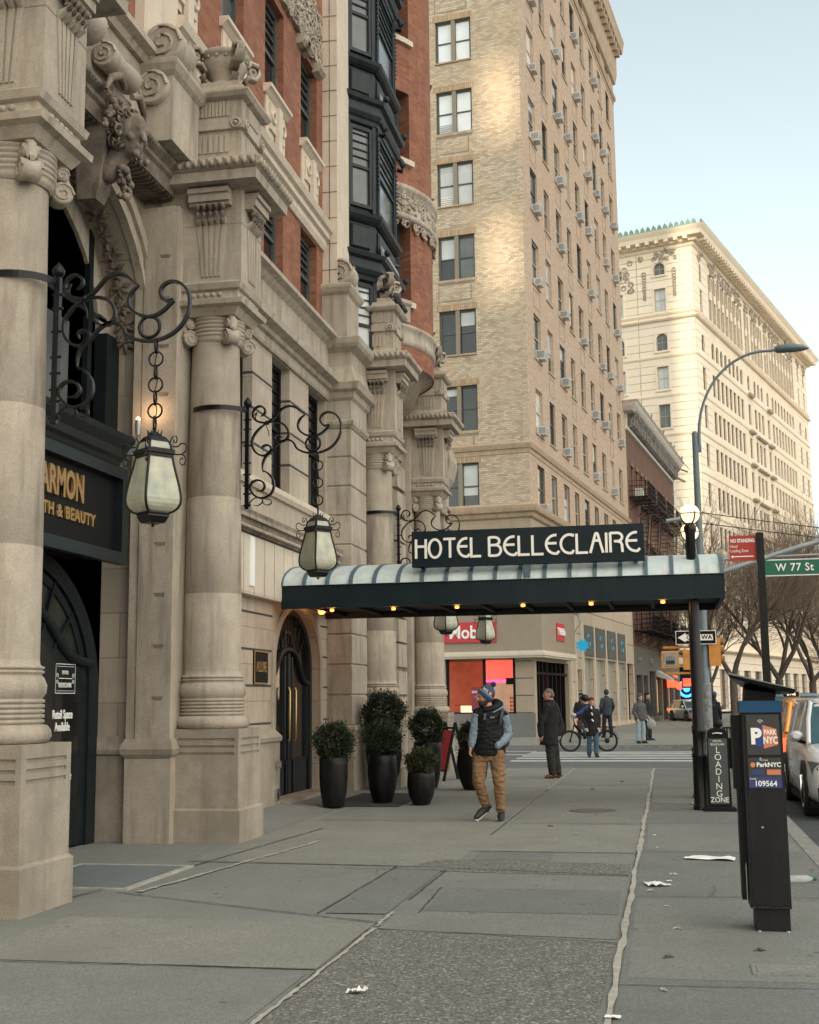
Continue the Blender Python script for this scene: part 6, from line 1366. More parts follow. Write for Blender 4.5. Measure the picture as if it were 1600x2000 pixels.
# no standing sign
NS = thing('parking_sign_post', 'black square post carrying a red parking rule sign, behind the parking meter', 'sign post', (1.19,15.9,0), 0, None, local=True)
m = MB(); m.box(-.045,.045,-.045,.045,-.1,3.58); m.build('sign_post', IRON, NS)
m = MB(); m.box(-.37,-.045,-.012,-.004,3.235,3.55); rs = m.build('red_sign', REDS, NS)
text('NO STANDING', .062, WHITEL, rs, face_cam(-.205,-.015,3.485), xs=.68, bold=.0018, ext=.001); text('Hotel\nLoading Zone', .055, WHITEL, rs, Matrix.Translation((-.355,-.015,3.39)) @ Matrix.Rotation(pi/2,4,'X'), xs=.70, align='LEFT', ext=.001)
m = MB(); m.box(-.32,-.08,-.016,-.012,3.285,3.297); m.loops([[(x,-.016+.004*k,z) for x,z in ((-.355,3.291),(-.325,3.312),(-.325,3.27))] for k in (0,1)]); m.build('arrow', WHITEL, rs)
# loading zone board
LZ = thing('loading_zone_board', 'slim black freestanding board reading loading zone beside the canopy post', 'sign', (.66,18.45,0), 0, None, local=True)
m = MB(); m.stack(-.22,.22,-.13,.13,[(0,0),(.045,0),(.06,-.02)]); m.build('board_base', BLACK, LZ)
m = MB(); m.loops([[(x,y_,z) for x,z in ((-.155,.06),(.165,.06),(.145,1.08),(.11,1.13),(.0,1.155),(-.09,1.14),(-.135,1.10))] for y_ in (-.03,.03)]); bb = m.build('board_panel', BLACK, LZ)
m = MB(); m.box(-.125,.13,-.036,-.03,.10,1.00); m.build('slate_face', mat('slate_grey', (.055,.062,.062), .6), bb)
for k, ch in enumerate('LOADING'): text(ch, .125, WHITEL, bb, face_cam(.0+.004*k*0,-.038,.84-k*.100), bold=-.001, ext=.001)
text('ZONE', .10, WHITEL, bb, face_cam(.0,-.038,.155), ext=.001, xs=.92); text('HOTEL', .04, WHITEL, bb, face_cam(0,-.038,.965), ext=.001); text('BELLECLAIRE', .040, WHITEL, bb, face_cam(0,-.038,.92), ext=.001, xs=.82)
m = MB(); m.tube([(-.06,-.035,1.07),(0,-.06,1.08),(.07,-.035,1.07)],.008,6); m.build('board_handle', WHITEL, bb)
# signal pole
SP = thing('traffic_signal_pole', 'grey street light and signal pole with mast arm, pedestrian signals and street name sign', 'traffic pole', (.89,30.2,0), 0, None, local=True)
m = MB(); m.lathe(0,0,[(0,.16),(.3,.15),(.32,.095),(4.5,.085),(7.75,.07),(7.8,.078),(7.86,.04)],16); sp_ = m.build('pole', LAMPG, SP)
m = MB(); path = [(.10,0,7.45)]
for k in range(13): t_ = k/12; a = pi-(pi*.52)*t_; path.append((1.72+1.62*cos(a)*1.0, 0, 7.75+1.98*sin(a)))
path += [(2.0,0,9.74)]
m.tube(path,[.04]*3+[.032]*(len(path)-3),10); m.box(.02,.14,-.05,.05,7.35,7.5); m.build('lamp_arm', LAMPG, SP)
m = MB(); m.loops([[(x,w*cos(a),9.75+h*sin(a)+d) for a in [i*pi/5 for i in range(10)]] for x,w,h,d in ((1.95,.05,.05,0),(2.0,.12,.09,0),(2.35,.17,.10,.01),(2.6,.12,.07,.0),(2.72,.03,.02,-.02))], smooth=True); m.lathe(2.2,0,[(9.85,.03),(9.95,.03)],8); m.build('street_lamp_head', LAMPG, SP)
m = MB(); m.tube([(-.75,0,5.72),(-.1,0,5.80)],.05,8); m.tube([(.1,.0,4.35),(2.2,.0,4.98),(7.5,-.3,6.3)],[.075,.065,.04],10); m.tube([(.1,0,4.75),(1.3,0,4.78),(7,-.3,4.85)],.03,8); m.box(.05,.35,-.12,.12,4.45,4.75); m.lathe(1.35,0,[(4.55,.02),(4.72,.06)],8); m.build('mast_arm', STEEL, SP)
m = MB(); m.box(1.42,3.35,-.02,.02,4.33,4.72); st = m.build('street_name_sign', WHITEL, SP)
m = MB(); m.box(1.445,3.325,-.026,-.02,4.355,4.695); m.build('sign_face', GREENS, st)
text('W 77 St', .25, WHITEL, st, face_cam(2.12,-.03,4.52), xs=.92, bold=.003, ext=.002, spacing=1.1)
ow = MB(); ow.box(-.65,.27,-.16,-.14,2.78,3.10); owo = ow.build('one_way_sign', WHITEL, SP)
ow = MB(); ow.box(-.635,.255,-.164,-.16,2.795,3.085); ow.build('sign_face', BLACK, owo)
ow = MB(); ow.loops([[(x,-.166-.003*k,z) for x,z in ((-.60,2.94),(-.42,3.05),(-.42,3.01),(.20,3.01),(.20,2.87),(-.42,2.87),(-.42,2.83))] for k in (0,1)]); ow.build('arrow', WHITEL, owo)
text('ONE WAY', .145, BLACK, owo, face_cam(-.07,-.172,2.94), xs=.98, bold=.003, ext=.001)
def ped(x, y_, z, hand, open_side=False):
    m = MB(); m.stack(x-.20,x+.20,y_,y_+.22,[(z,-.02),(z+.02,0),(z+.40,0),(z+.42,-.02)]); o = m.build('pedestrian_signal', ORANGE, SP)
    m = MB(); bordered(m, 0,0,0,0,0,0,0) if False else None
    m.box(x-.15,x+.15,y_-.012,y_,z+.07,z+.37); m.build('signal_face', STEEL if hand=='grey' else BLACK, o)
    m = MB(); 
    for k in range(4): m.box(x-.09+k*.05,x-.055+k*.05,y_-.02,y_-.012,z+.12,z+.32-.02*abs(k-1.5))
    m.box(x-.1,x+.1,y_-.02,y_-.012,z+.1,z+.2); m.build('hand_symbol', REDL if hand=='red' else CONC, o)
ped(-.79,-.1,2.22,'grey'); 
m = MB(); m.box(-.50,-.14,-.12,.1,2.2,2.66); m.build('signal_box', ORANGE, SP)
m = MB(); m.box(-.95,-.1,-.04,.04,2.70,2.75); m.box(-.9,-.1,-.04,.04,2.10,2.15); m.build('signal_bracket', ORANGE, SP)
m = MB(); m.box(.1,.36,-.12,.12,2.28,2.92); o = m.build('traffic_signal_head', ORANGE, SP)
m = MB()
for z in (2.42,2.64,2.84): m.tube([(.3,-.0,z),(.45,-.02,z)],.085,12)
m.build('signal_visor', mat('signal_visor', (.28,.13,.03), .6), o)
m = MB(); m.box(-.55,-.30,-.08,.08,1.78,2.02); o = m.build('lower_pedestrian_signal', BLACK, SP)
m = MB(); 
for k in range(4): m.box(-.52+k*.05,-.485+k*.05,-.09,-.08,1.86,2.0)
m.box(-.52,-.33,-.09,-.08,1.82,1.9); m.build('hand_symbol', REDL, o)
m = MB()
for k in range(60): m.box(-.105*math.cos(random.uniform(-1,1)),.105,-.105,-.10,random.uniform(.6,1.9),random.uniform(.6,1.9)) if False else None
m.lathe(0,0,[(.6,.118),(1.9,.114)],14); m.build('sticker_wrap', mat('peeling_stickers', (.30,.31,.31), .8, col2=(.10,.12,.13), scale=14), sp_)
for k, (z, dz) in enumerate(((6.6,-.3),(6.3,-.25))):
    w = MB(); w.tube([(.9,30.2,5.7-.2*k)]*0+[(.9+i*1.6,30.2+i*1.2,5.9-.25*k-.01*i*(12-i)) for i in range(13)],.012,5); single(w, 'overhead_cable', IRON, ('upper thin cable crossing the street behind the globe lamps','lower thin cable crossing the street behind the globe lamps')[k], 'cable', (.9,30.2,5))
bin_ = thing('litter_bin', 'dark wire litter bin near the signal pole beyond the canopy post', 'litter bin', (1.55,31.2,0), 0, None, local=True)
m = MB()
for k in range(22): a = k*2*pi/22; m.bar((.24*cos(a),.24*sin(a),-.12),(.30*cos(a),.30*sin(a),.85),.014)
for z in (.0,.4,.84): m.torus((0,0,z),(0,0,1),.25+.06*z,.016,22,5)
m.lathe(0,0,[(-.12,.22),(.6,.25)],14); m.build('wire_basket', METER, bin_)
# litter
def paper(x, y, pts, label, name='crumpled_paper', m_=None, cat='litter', amp=.012):
    rnd = random.Random(int(x*100+y*7)); m = MB(); n = 6
    (x0,y0),(x1,y1),(x2,y2),(x3,y3) = pts
    G = [[None]*(n+1) for _ in range(n+1)]
    for i in range(n+1):
        for j in range(n+1):
            u, v = i/n, j/n; px = (x0*(1-u)+x1*u)*(1-v)+(x3*(1-u)+x2*u)*v; py = (y0*(1-u)+y1*u)*(1-v)+(y3*(1-u)+y2*u)*v
            G[i][j] = (px+rnd.uniform(-.004,.004), py+rnd.uniform(-.004,.004), .014+abs(rnd.gauss(0,amp)))
    m.add([p for r in G for p in r], [(i*(n+1)+j,(i+1)*(n+1)+j,(i+1)*(n+1)+j+1,i*(n+1)+j+1) for i in range(n) for j in range(n)])
    return single(m, name, m_ or PAPER, label, cat, (x,y,0), local=True)
paper(.33,13.05,((-.24,-.05),(.25,-.15),(.27,.10),(-.14,.22)),'flat white sheet of paper on the pavement left of the parking meter','paper_sheet',amp=.006)
paper(-.17,11.25,((-.05,-.14),(.14,-.08),(.02,.10),(-.10,.10)),'torn white paper scrap near the pale pavement seam','paper_scrap',amp=.009)
paper(-1.74,6.98,((-.05,-.04),(.04,-.04),(.06,.05),(-.02,.04)),'small crumpled white wrapper on the rough pavement patch','wrapper',amp=.014)
paper(-.33,6.65,((-.04,-.03),(.04,-.03),(.04,.03),(-.04,.03)),'tiny white ticket at the bottom of the pale seam','ticket',amp=.004)
for i, (x,y) in enumerate(((.01,9.2),(-.07,8.2),(-.02,11.9),(.5,8.5),(-.1,7.3),(-1.35,22.5),(-1.1,15.2),(-1.5,16.1),(-1.45,17.5),(.3,19.5),(-.2,10.9),(-.9,24.5))):
    rnd = random.Random(i); m = MB()
    for k in range(5): a = rnd.uniform(0,6.28); q = rnd.uniform(.4,.75); m.tube([(0,0,.008),(.035*q*cos(a),.035*q*sin(a),.010+rnd.uniform(0,.008)),(.07*q*cos(a),.07*q*sin(a),.007)],[.004,.009,.002],4)
    single(m, 'dead_leaf', DRYLEAF if i%2 else SEAM, 'curled brown dead leaf lying on the grey pavement', 'leaf', (x,y,0), 0, 'dead leaves scattered on the pavement', local=True)
bt = thing('plastic_bottle', 'clear plastic bottle with a green cap lying near the kerb right of the parking meter', 'bottle', (1.06,11.55,.035), R(10), None, local=True)
m = MB(); m.tube([(-.12,0,0),(-.11,0,0),(.05,0,0),(.08,0,0),(.10,0,0)],[.02,.033,.033,.02,.014],12); b_ = m.build('bottle_body', mat('clear_plastic', (.62,.66,.66), .15, alpha=.45), bt)
m = MB(); m.tube([(.10,0,0),(.13,0,0)],.016,10); m.build('bottle_cap', GREENS, bt)
rnd = random.Random(15)
for k in range(16):
    x, y = rnd.choice([(-.3+rnd.uniform(-.12,.25), rnd.uniform(7.5,24)), (1.2+rnd.uniform(-.15,.05), rnd.uniform(11,24)), (rnd.uniform(-4.4,1.1), rnd.uniform(8,26))]); q = rnd.uniform(.25,.6)
    o = paper(x, y, ((-.04*q,-.03*q),(.05*q,-.02*q),(.04*q,.04*q),(-.04*q,.03*q)), 'tiny pale scrap of litter on the pavement slabs', 'tiny_scrap', rnd.choice([PAPER,SEAM,DRYLEAF]), amp=.003); o['group'] = 'tiny litter scraps on the pavement'
rnd = random.Random(8)
for k in range(10):
    x, y = 1.75+rnd.uniform(0,.5), 13.2+rnd.uniform(0,3.6)
    paper(x, y, ((-.05,-.02),(.05,-.03),(.05,.03),(-.04,.03)), 'small pale scrap of litter in the gutter beside the kerb', 'gutter_scrap').location.z = -.13
for o in COL.objects:
    if o.name.startswith('gutter_scrap'): o['group'] = 'litter scraps in the gutter'
# ================================================================== bare street trees
def tree(x, y, h, r, seed, label, lean=(0,0), fork=2.4, spread=1.):
    rnd = random.Random(seed); t = thing('street_tree', label, 'tree', (x,y,-.1), 0, 'bare street trees along the avenue', local=True)
    tr = MB(); tw_ = MB()
    def grow(p, d, r0, l, lev):
        n = 4 if lev < 3 else 3; pts = [p]; rs = [r0]; q = p.copy(); dd = d.copy()
        for k in range(n):
            dd = (dd+Vector((rnd.uniform(-.22,.22),rnd.uniform(-.22,.22),rnd.uniform(-.08,.16)))).normalized(); q = q+dd*l/n; pts.append(q.copy()); rs.append(r0*(1-.42*(k+1)/n))
        (tr if lev < 3 else tw_).tube(pts, rs, 7 if lev < 2 else (5 if lev < 3 else 3), smooth=lev<3, caps=False)
        if lev >= 5: return
        nb_ = (3,4,5,7,4)[lev]
        for b in range(nb_):
            i = rnd.randint(max(1,n//2), n); p2 = pts[i]; ax = Vector((rnd.uniform(-1,1),rnd.uniform(-1,1),rnd.uniform(-.3,.3))).normalized()
            nd = (Matrix.Rotation(rnd.uniform(.35,.85)*spread,3,ax) @ dd).normalized(); nd.z += .12*(1 if lev < 3 else -.2); nd.normalize()
            grow(p2, nd, rs[i]*rnd.uniform(.55,.72), l*rnd.uniform(.62,.82), lev+1)
        grow(pts[-1], dd, rs[-1]*.9, l*.78, lev+1)
    tp = Vector((lean[0],lean[1],fork)); tr.tube([(0,0,-.1),(0,0,.2),tp*.5,tp],[r*1.35,r*1.1,r*.95,r*.9],10)
    for k in range(3):
        a = k*2.1+rnd.uniform(-.4,.4)+seed; grow(tp, Vector((cos(a)*.62*spread,sin(a)*.5,1)).normalized(), r*.62, (h-fork)*.38, 1)
    tr.build('trunk', BARK, t); tw_.build('twigs', TWIG, t); return t
tree(2.9,58,10.2,.19,3,'bare street tree with a leaning forked trunk, nearest beyond the signal pole')
tree(5.2,62,10.4,.21,14,'bare street tree with a wide low limb, right of the black sign post', spread=1.15)
tree(8.0,74,11.5,.22,25,'bare street tree farther back between the signs', spread=1.1)
tree(10.4,82,12,.24,38,'bare street tree at the right edge over the parked cars', spread=1.1)
tree(2.8,86,9.5,.22,49,'slender bare street tree behind the leaning one near the tenement')
tree(14.5,100,10,.26,57,'far bare street tree on the median at the right edge')
from mathutils import noise
# ================================================================== people
YAW = R(11.41)
def V3(p): return Vector(p)
class Bl:
    def __init__(s): s.m = MB()
    def cap(s, a, ra, b, rb, n=12):
        a = V3(a); b = V3(b); t = (b-a).normalized(); u = t.orthogonal().normalized(); v = t.cross(u); L = []
        for k in range(5): q = pi/2*k/4; L.append([a-t*ra*cos(q)+(u*cos(j*2*pi/n)+v*sin(j*2*pi/n))*max(.0008,ra*sin(q)) for j in range(n)])
        for k in range(5): q = pi/2*k/4; L.append([b+t*rb*sin(q)+(u*cos(j*2*pi/n)+v*sin(j*2*pi/n))*max(.0008,rb*cos(q)) for j in range(n)])
        s.m.loops(L); return s
    def chain(s, pts):
        for (a,ra),(b,rb) in zip(pts, pts[1:]): s.cap(a,ra,b,rb)
        return s
    def ell(s, c, f, rx, ry, rz, up=(0,0,1)):       # rx side, ry along facing f, rz up
        f = V3(f).normalized(); up = V3(up); sd_ = f.cross(up).normalized(); up = sd_.cross(f); c = V3(c); n = 14; m = 10
        s.m.loops([[c+sd_*rx*sin(pi*i/m)*cos(2*pi*j/n)+f*ry*sin(pi*i/m)*sin(2*pi*j/n)-up*rz*cos(pi*i/m) for j in range(n)] for i in [.03]+list(range(1,m))+[m-.03]]); return s
    def stack(s, rows, n=20):                        # rows = (cx, cy, z, rx, ry)
        s.m.loops([[(cx+rx*cos(2*pi*j/n), cy+ry*sin(2*pi*j/n), z) for j in range(n)] for cx,cy,z,rx,ry in rows]); return s
    def done(s, name, m, parent, vox=.012, smooth=4, root=None, wr=0, wz=16, wx=9):
        me = s.m.mesh(name, m); o = bpy.data.objects.new(name, me); COL.objects.link(o)
        r = o.modifiers.new('r','REMESH'); r.mode = 'VOXEL'; r.voxel_size = vox; r.use_smooth_shade = True
        if smooth: q = o.modifiers.new('s','SMOOTH'); q.iterations = smooth; q.factor = .5
        dg = bpy.context.evaluated_depsgraph_get(); me2 = bpy.data.meshes.new_from_object(o.evaluated_get(dg)); o.modifiers.clear(); o.data = me2; me2.name = name
        if wr:
            nn = [v.normal.copy() for v in me2.vertices]
            for v, q in zip(me2.vertices, nn):
                c = v.co; f = noise.noise(Vector((c.x*wx+c.z*5, c.y*wx, c.z*wz)))+.5*noise.noise(Vector((c.x*wx*2.2-c.z*11, c.y*wx*2, c.z*wz*2.1)))
                v.co = c+q*(wr*(abs(f)*-1.6+.35))
        me2.materials.clear(); me2.materials.append(m)
        o['_o'] = (0,0,0)
        if parent: o.parent = parent
        return o
def hand(b, w, d, palm, r=1., curl=.5, thumb=1):
    w = V3(w); d = V3(d).normalized(); palm = V3(palm).normalized(); s_ = d.cross(palm).normalized()*thumb
    b.ell(w+d*.045*r, d, .040*r, .052*r, .018*r, palm)
    for k, (o_, l) in enumerate(((.030,.066),(.010,.076),(-.010,.070),(-.029,.055))):
        p = w+d*.085*r+s_*o_*r; q = p+(d*cos(curl*.6)+palm*sin(curl*.6))*l*.5*r; e = q+(d*cos(curl*1.5)+palm*sin(curl*1.5))*l*.5*r
        b.chain([(p,.0095*r),(q,.0088*r),(e,.0075*r)])
    p = w+d*.025*r+s_*.034*r; q = p+(d*.6+s_*.6+palm*.25).normalized()*.035*r; b.chain([(p,.012*r),(q,.0105*r),(q+(d*.9+palm*.3).normalized()*.03*r,.009*r)])
def head(b, c, f, k=1.):
    c = V3(c); f = V3(f).normalized(); up = Vector((0,0,1)); s_ = f.cross(up).normalized(); u = s_.cross(f)
    b.ell(c+u*.02*k, f, .075*k, .097*k, .098*k); b.ell(c-u*.045*k+f*.018*k, f, .058*k, .072*k, .070*k)
    b.chain([(c+f*.088*k+u*.012*k,.012*k),(c+f*.112*k-u*.022*k,.015*k)]); b.ell(c+f*.080*k-u*.052*k, f, .024*k, .016*k, .012*k); b.ell(c+f*.075*k-u*.088*k, f, .022*k,.018*k,.018*k)
    b.cap(c+f*.082*k+u*.035*k+s_*.03*k,.010*k,c+f*.082*k+u*.035*k-s_*.03*k,.010*k)
    for e in (-1,1): b.ell(c+s_*e*.076*k-u*.005*k, f, .010*k,.018*k,.030*k); b.ell(c+f*.062*k+s_*e*.042*k-u*.02*k, f,.02*k,.02*k,.018*k)
def person(label, loc, rotz, J, group=None):
    """J: head, hdir, neck, torso rows, arms [(shoulder,elbow,wrist)], legs [(hip,knee,ankle,toe)], shows skin body; returns body"""
    b = Bl(); head(b, J['head'], J['hdir']); h = V3(J['head']); nk = V3(J['neck'])
    b.chain([(h-Vector((0,0,.07)),.052),(nk,.055),(nk-Vector((0,0,.06)),.07)])
    b.stack([(x,y,z,rx*.82,ry*.8) for x,y,z,rx,ry in J['torso']])
    for (s_,e,w) in J['arms']:
        b.chain([(s_,.047),(e,.037),(w,.024)])
        if not (J.get('pocket') and (s_,e,w) == J['arms'][-1]): hand(b, w, (V3(w)-V3(e)), J.get('palm',(1,0,0)), 1., .6)
    for (hp,kn,an,to) in J['legs']:
        b.chain([(hp,.080),(kn,.052),(an,.036)]); a = V3(an); t = V3(to); b.chain([(a-Vector((0,0,.02)),.036),(a*.4+t*.6,.030),(t,.022)])
    o = b.done('person', SKIN, None, J.get('vox',.010), 2); o.location = loc; o.rotation_euler = (0,0,rotz); tag(o, label, 'person', group)
    e = MB(); f = V3(J['hdir']).normalized(); s_ = f.cross(Vector((0,0,1))).normalized()
    for k in (-1,1): e.sphere(h+f*.083+s_*k*.031+Vector((0,0,.016)), .0085, 8, 6)
    e.build('eyes', BLACK, o, (0,0,0))
    return o
def legs_cloth(b, L, r0=.10, r1=.075, r2=.062, stack_=True):
    for hp,kn,an,to in L:
        a = V3(an); k = V3(kn)
        b.chain([(hp,r0),(k,r1),(a+(k-a)*.12,r2)])
        if stack_: b.ell(a+(k-a)*.16,(0,1,0),r2*1.12,r2*1.12,.03); b.ell(a+(k-a)*.34,(0,1,0),r2*1.08,r2*1.06,.03)
def shoes(parent, L, m, sole, r=.042):
    for hp,kn,an,to in L:
        a = V3(an); t = V3(to); d = (t-a); d.normalize(); heel = a-d*.055-Vector((0,0,.03)); 
        b = Bl(); b.chain([(a,.045),(a-Vector((0,0,.035)),r)]); b.chain([(heel,r*.9),(a*.45+t*.55-Vector((0,0,.0)),r*.98),(t,r*.74)]); s = b.done('shoe', m, parent, .010, 2)
        if sole:
            q = Bl(); dz = Vector((0,0,r*.72)); q.chain([(heel-dz,.038),(a*.4+t*.6-dz,.037),(t-dz*.8,.032)]); q.done('sole', sole, s, .010, 1)
# --- man in a bobble hat walking past
jx = lambda x, z, y=0.: ((x-400)/996., y, (1905-z)/996.)
LW_ = [(jx(285,1050,.02),jx(238,1390,-.05),jx(335,1725,.06),jx(205,1850,-.06)), (jx(490,1050,-.02),jx(512,1430,-.06),jx(530,1800,.0),jx(515,1875,-.15))]
AW = [(jx(250,505,.02),jx(198,740,-.03),jx(150,935,-.08)), (jx(585,520,.02),jx(652,800,.03),jx(490,935,-.16))]
TW = [(.0,.0,.84,.17,.12),(.0,.0,1.0,.165,.12),(-.01,.0,1.2,.17,.12),(.0,.0,1.38,.17,.10),(.0,.0,1.46,.09,.07)]
P1 = person('bearded man in a blue bobble hat, black vest and brown trousers striding past the pots', (-2.33,16.75,0), YAW, dict(head=jx(342,302,-.02), hdir=(-.93,-.36,-.10), neck=jx(385,400,.0), torso=TW, arms=AW, legs=LW_, palm=(1,-.3,0), vox=.0085, pocket=True))
b = Bl(); b.ell(jx(298,382,-.055),(-.93,-.36,-.1),.052,.045,.038); b.chain([(jx(300,385,-.06),.040),(jx(345,372,-.06),.036),(jx(378,345,-.04),.030)]); b.chain([(jx(300,385,-.03),.040),(jx(345,372,.03),.036),(jx(378,345,.05),.030)]); b.cap(jx(262,352,-.08),.008,jx(268,350,-.03),.008); b.done('beard', BEARD, P1, .008, 3)
b = Bl(); b.stack([(.005,.0,.845,.205,.135),(.0,.0,.90,.21,.14),(-.005,.0,1.05,.205,.14),(-.01,.0,1.2,.19,.135),(.0,.0,1.33,.185,.13),(.012,.0,1.40,.17,.115),(.01,.0,1.45,.12,.09),(.015,.01,1.50,.085,.07)])
b.chain([(jx(240,500,.0),.06),(jx(300,470,.0),.06)]); b.chain([(jx(590,520,.0),.062),(jx(500,470,.0),.06)]); b.done('vest', QUILT, P1, .010, 3, wr=.012, wz=20, wx=6)
b = Bl(); b.chain([(jx(350,465,-.085),.035),(jx(440,455,-.07),.045),(jx(505,420,-.01),.055),(jx(535,390,.05),.055),(jx(500,365,.10),.05),(jx(430,385,.11),.045),(jx(370,420,.07),.04)]); b.done('hood', QUILT, P1, .010, 3)
b = Bl(); b.chain([(jx(445,500,-.115),.010),(jx(540,455,-.065),.013),(jx(592,415,.0),.012),(jx(590,375,.05),.010),(jx(545,340,.09),.008)]); b.done('hood_trim', BLUEJ, P1, .007, 1)
for k, a in enumerate(AW):
    b = Bl(); s_, e, w = [V3(q) for q in a]; b.chain([(s_,.075),(s_.lerp(e,.5),.066),(e,.064),(e.lerp(w,.45),.057),(w,.042)]); 
    for q in (.35,.6,.8): b.ell(e.lerp(w,q),(w-e),.052,.018,.052)
    b.ell(e,(0,1,0),.07,.06,.04); b.done('sleeve', BLUEJ, P1, .009, 2, wr=.012, wz=18, wx=12)
b = Bl(); legs_cloth(b, LW_, .112, .082, .062); b.stack([(.0,.0,.78,.15,.11),(.0,.0,.90,.18,.12),(0,0,.95,.17,.12)]); b.done('trousers', KHAKI, P1, .009, 2, wr=.016, wz=15, wx=7)
shoes(P1, LW_, SHOEK, SOLE, .052)
hc = V3(jx(362,262,-.005)); ax = Vector((.62,.0,.78)).normalized(); u_ = ax.orthogonal().normalized(); v_ = ax.cross(u_)
def hatpart(name, rows, m_):
    mb = MB(); mb.loops([[hc+ax*t+(u_*cos(2*pi*j/24)+v_*sin(2*pi*j/24))*r for j in range(24)] for t,r in rows], smooth=True); return mb.build(name, m_, P1, (0,0,0))
hatpart('hat_cuff', [(-.055,.098),(-.05,.112),(-.015,.118),(.0,.114)], HATB); hatpart('hat_stripe', [(.0,.113),(.012,.114),(.018,.112)], BLUEJ)
hb = hatpart('hat_band', [(.018,.111),(.05,.107),(.06,.103)], HATR); hatpart('hat_crown', [(.06,.103),(.09,.087),(.115,.06),(.13,.02)], HATB)
m = MB(); rnd = random.Random(2); pc = hc+ax*.165
for k in range(500):
    d = Vector((rnd.gauss(0,1),rnd.gauss(0,1),rnd.gauss(0,1))).normalized(); s_ = d.orthogonal()*.006; m.add([pc+d*.01-s_,pc+d*.01+s_,pc+d*rnd.uniform(.034,.045)],[(0,1,2)])
m.sphere(pc,.030,10,8); m.build('hat_bobble', HATB, P1, (0,0,0))
for txt, a in (('NTS',-118),('GI',-66)):
    d = u_*0; best = None
    for j in range(360):
        q = u_*cos(R(j))+v_*sin(R(j))
        sc = q.dot(Vector((cos(R(a)),sin(R(a)),0)))
        if best is None or sc > best[0]: best = (sc,q)
    nrm_ = best[1].normalized(); xx = ax.cross(nrm_).normalized(); M_ = Matrix((xx,ax,nrm_)).transposed().to_4x4(); M_.translation = hc+ax*.036+nrm_*.112
    text(txt, .045, WHITEL, P1, M_, ext=.002, bold=.0006)
b = Bl(); b.chain([(jx(330,510,-.13),.004),(jx(322,590,-.145),.005)]); b.chain([(jx(350,505,-.13),.004),(jx(338,590,-.145),.005)]); b.done('drawcord', BLUEJ, P1, .004, 1)
m = MB(); m.obox(jx(432,565,-.142), .055,.004,.022); m.build('chest_logo', CONC, P1, (0,0,0))
b = Bl(); b.chain([(jx(575,470,-.04),.022),(jx(548,560,-.13),.022),(jx(535,650,-.13),.018)]); b.chain([(jx(600,700,.10),.06),(jx(605,900,.13),.07)]); b.done('backpack', mat('grey_backpack', (.05,.055,.055), .8), P1, .010, 2)
# --- man in a long black coat
kx = lambda x, z, y=0.: ((x-235)/642., y, (1200-z)/642.)
LG = [(kx(215,730,-.03),kx(215,930,-.05),kx(240,1150,-.04),kx(150,1178,-.08)), (kx(275,730,.04),kx(290,930,.03),kx(315,1150,.05),kx(225,1180,.03))]
AR = [(kx(190,290,-.12),kx(90,520,-.14),kx(95,640,-.12)), (kx(300,290,.10),kx(365,520,.06),kx(330,640,.0))]
TQ = [(-.02,0,.75,.15,.12),(-.02,0,1.1,.15,.12),(.0,0,1.35,.15,.14),(.0,0,1.46,.13,.15),(.01,0,1.52,.07,.08)]
P2 = person('older man in a long black coat standing in profile beyond the canopy', (-2.31,25.5,0), YAW, dict(head=kx(213,140,0), hdir=(-.95,-.22,-.05), neck=kx(245,205,0), torso=TQ, arms=AR, legs=LG, palm=(0,1,0)))
b = Bl(); b.stack([(-.045,0,.66,.185,.15),(-.04,0,.80,.185,.155),(-.03,0,1.0,.175,.15),(-.01,0,1.2,.165,.15),(.0,0,1.36,.15,.16),(.0,0,1.44,.13,.17),(.01,0,1.50,.10,.12),(.015,0,1.56,.07,.08)])
for a in AR:
    s_, e, w = [V3(q) for q in a]; b.chain([(s_,.075),(e,.066),(w,.060)])
b.done('overcoat', WOOL, P2, .012, 3, wr=.012, wz=6, wx=10)
b = Bl(); legs_cloth(b, LG, .10, .082, .075, False); b.done('trousers', CHAR, P2, .012, 2, wr=.01, wz=9, wx=9)
shoes(P2, LG, SHOEB, None, .042)
b = Bl(); c_ = V3(kx(232,118,0)); b.ell(c_+Vector((-.018,0,.016)), (-.95,-.22,0), .080,.098,.078); b.ell(c_+Vector((.025,0,-.04)),(-1,-.2,0),.079,.068,.075); b.done('hair', GREYH, P2, .009, 2)
b = Bl(); b.ell(kx(372,560,.10),(1,0,0),.10,.08,.14); b.chain([(kx(290,250,-.10),.012),(kx(345,400,-.15),.012),(kx(365,520,-.08),.012)]); b.done('shoulder_bag', WOOL, P2, .010, 2)
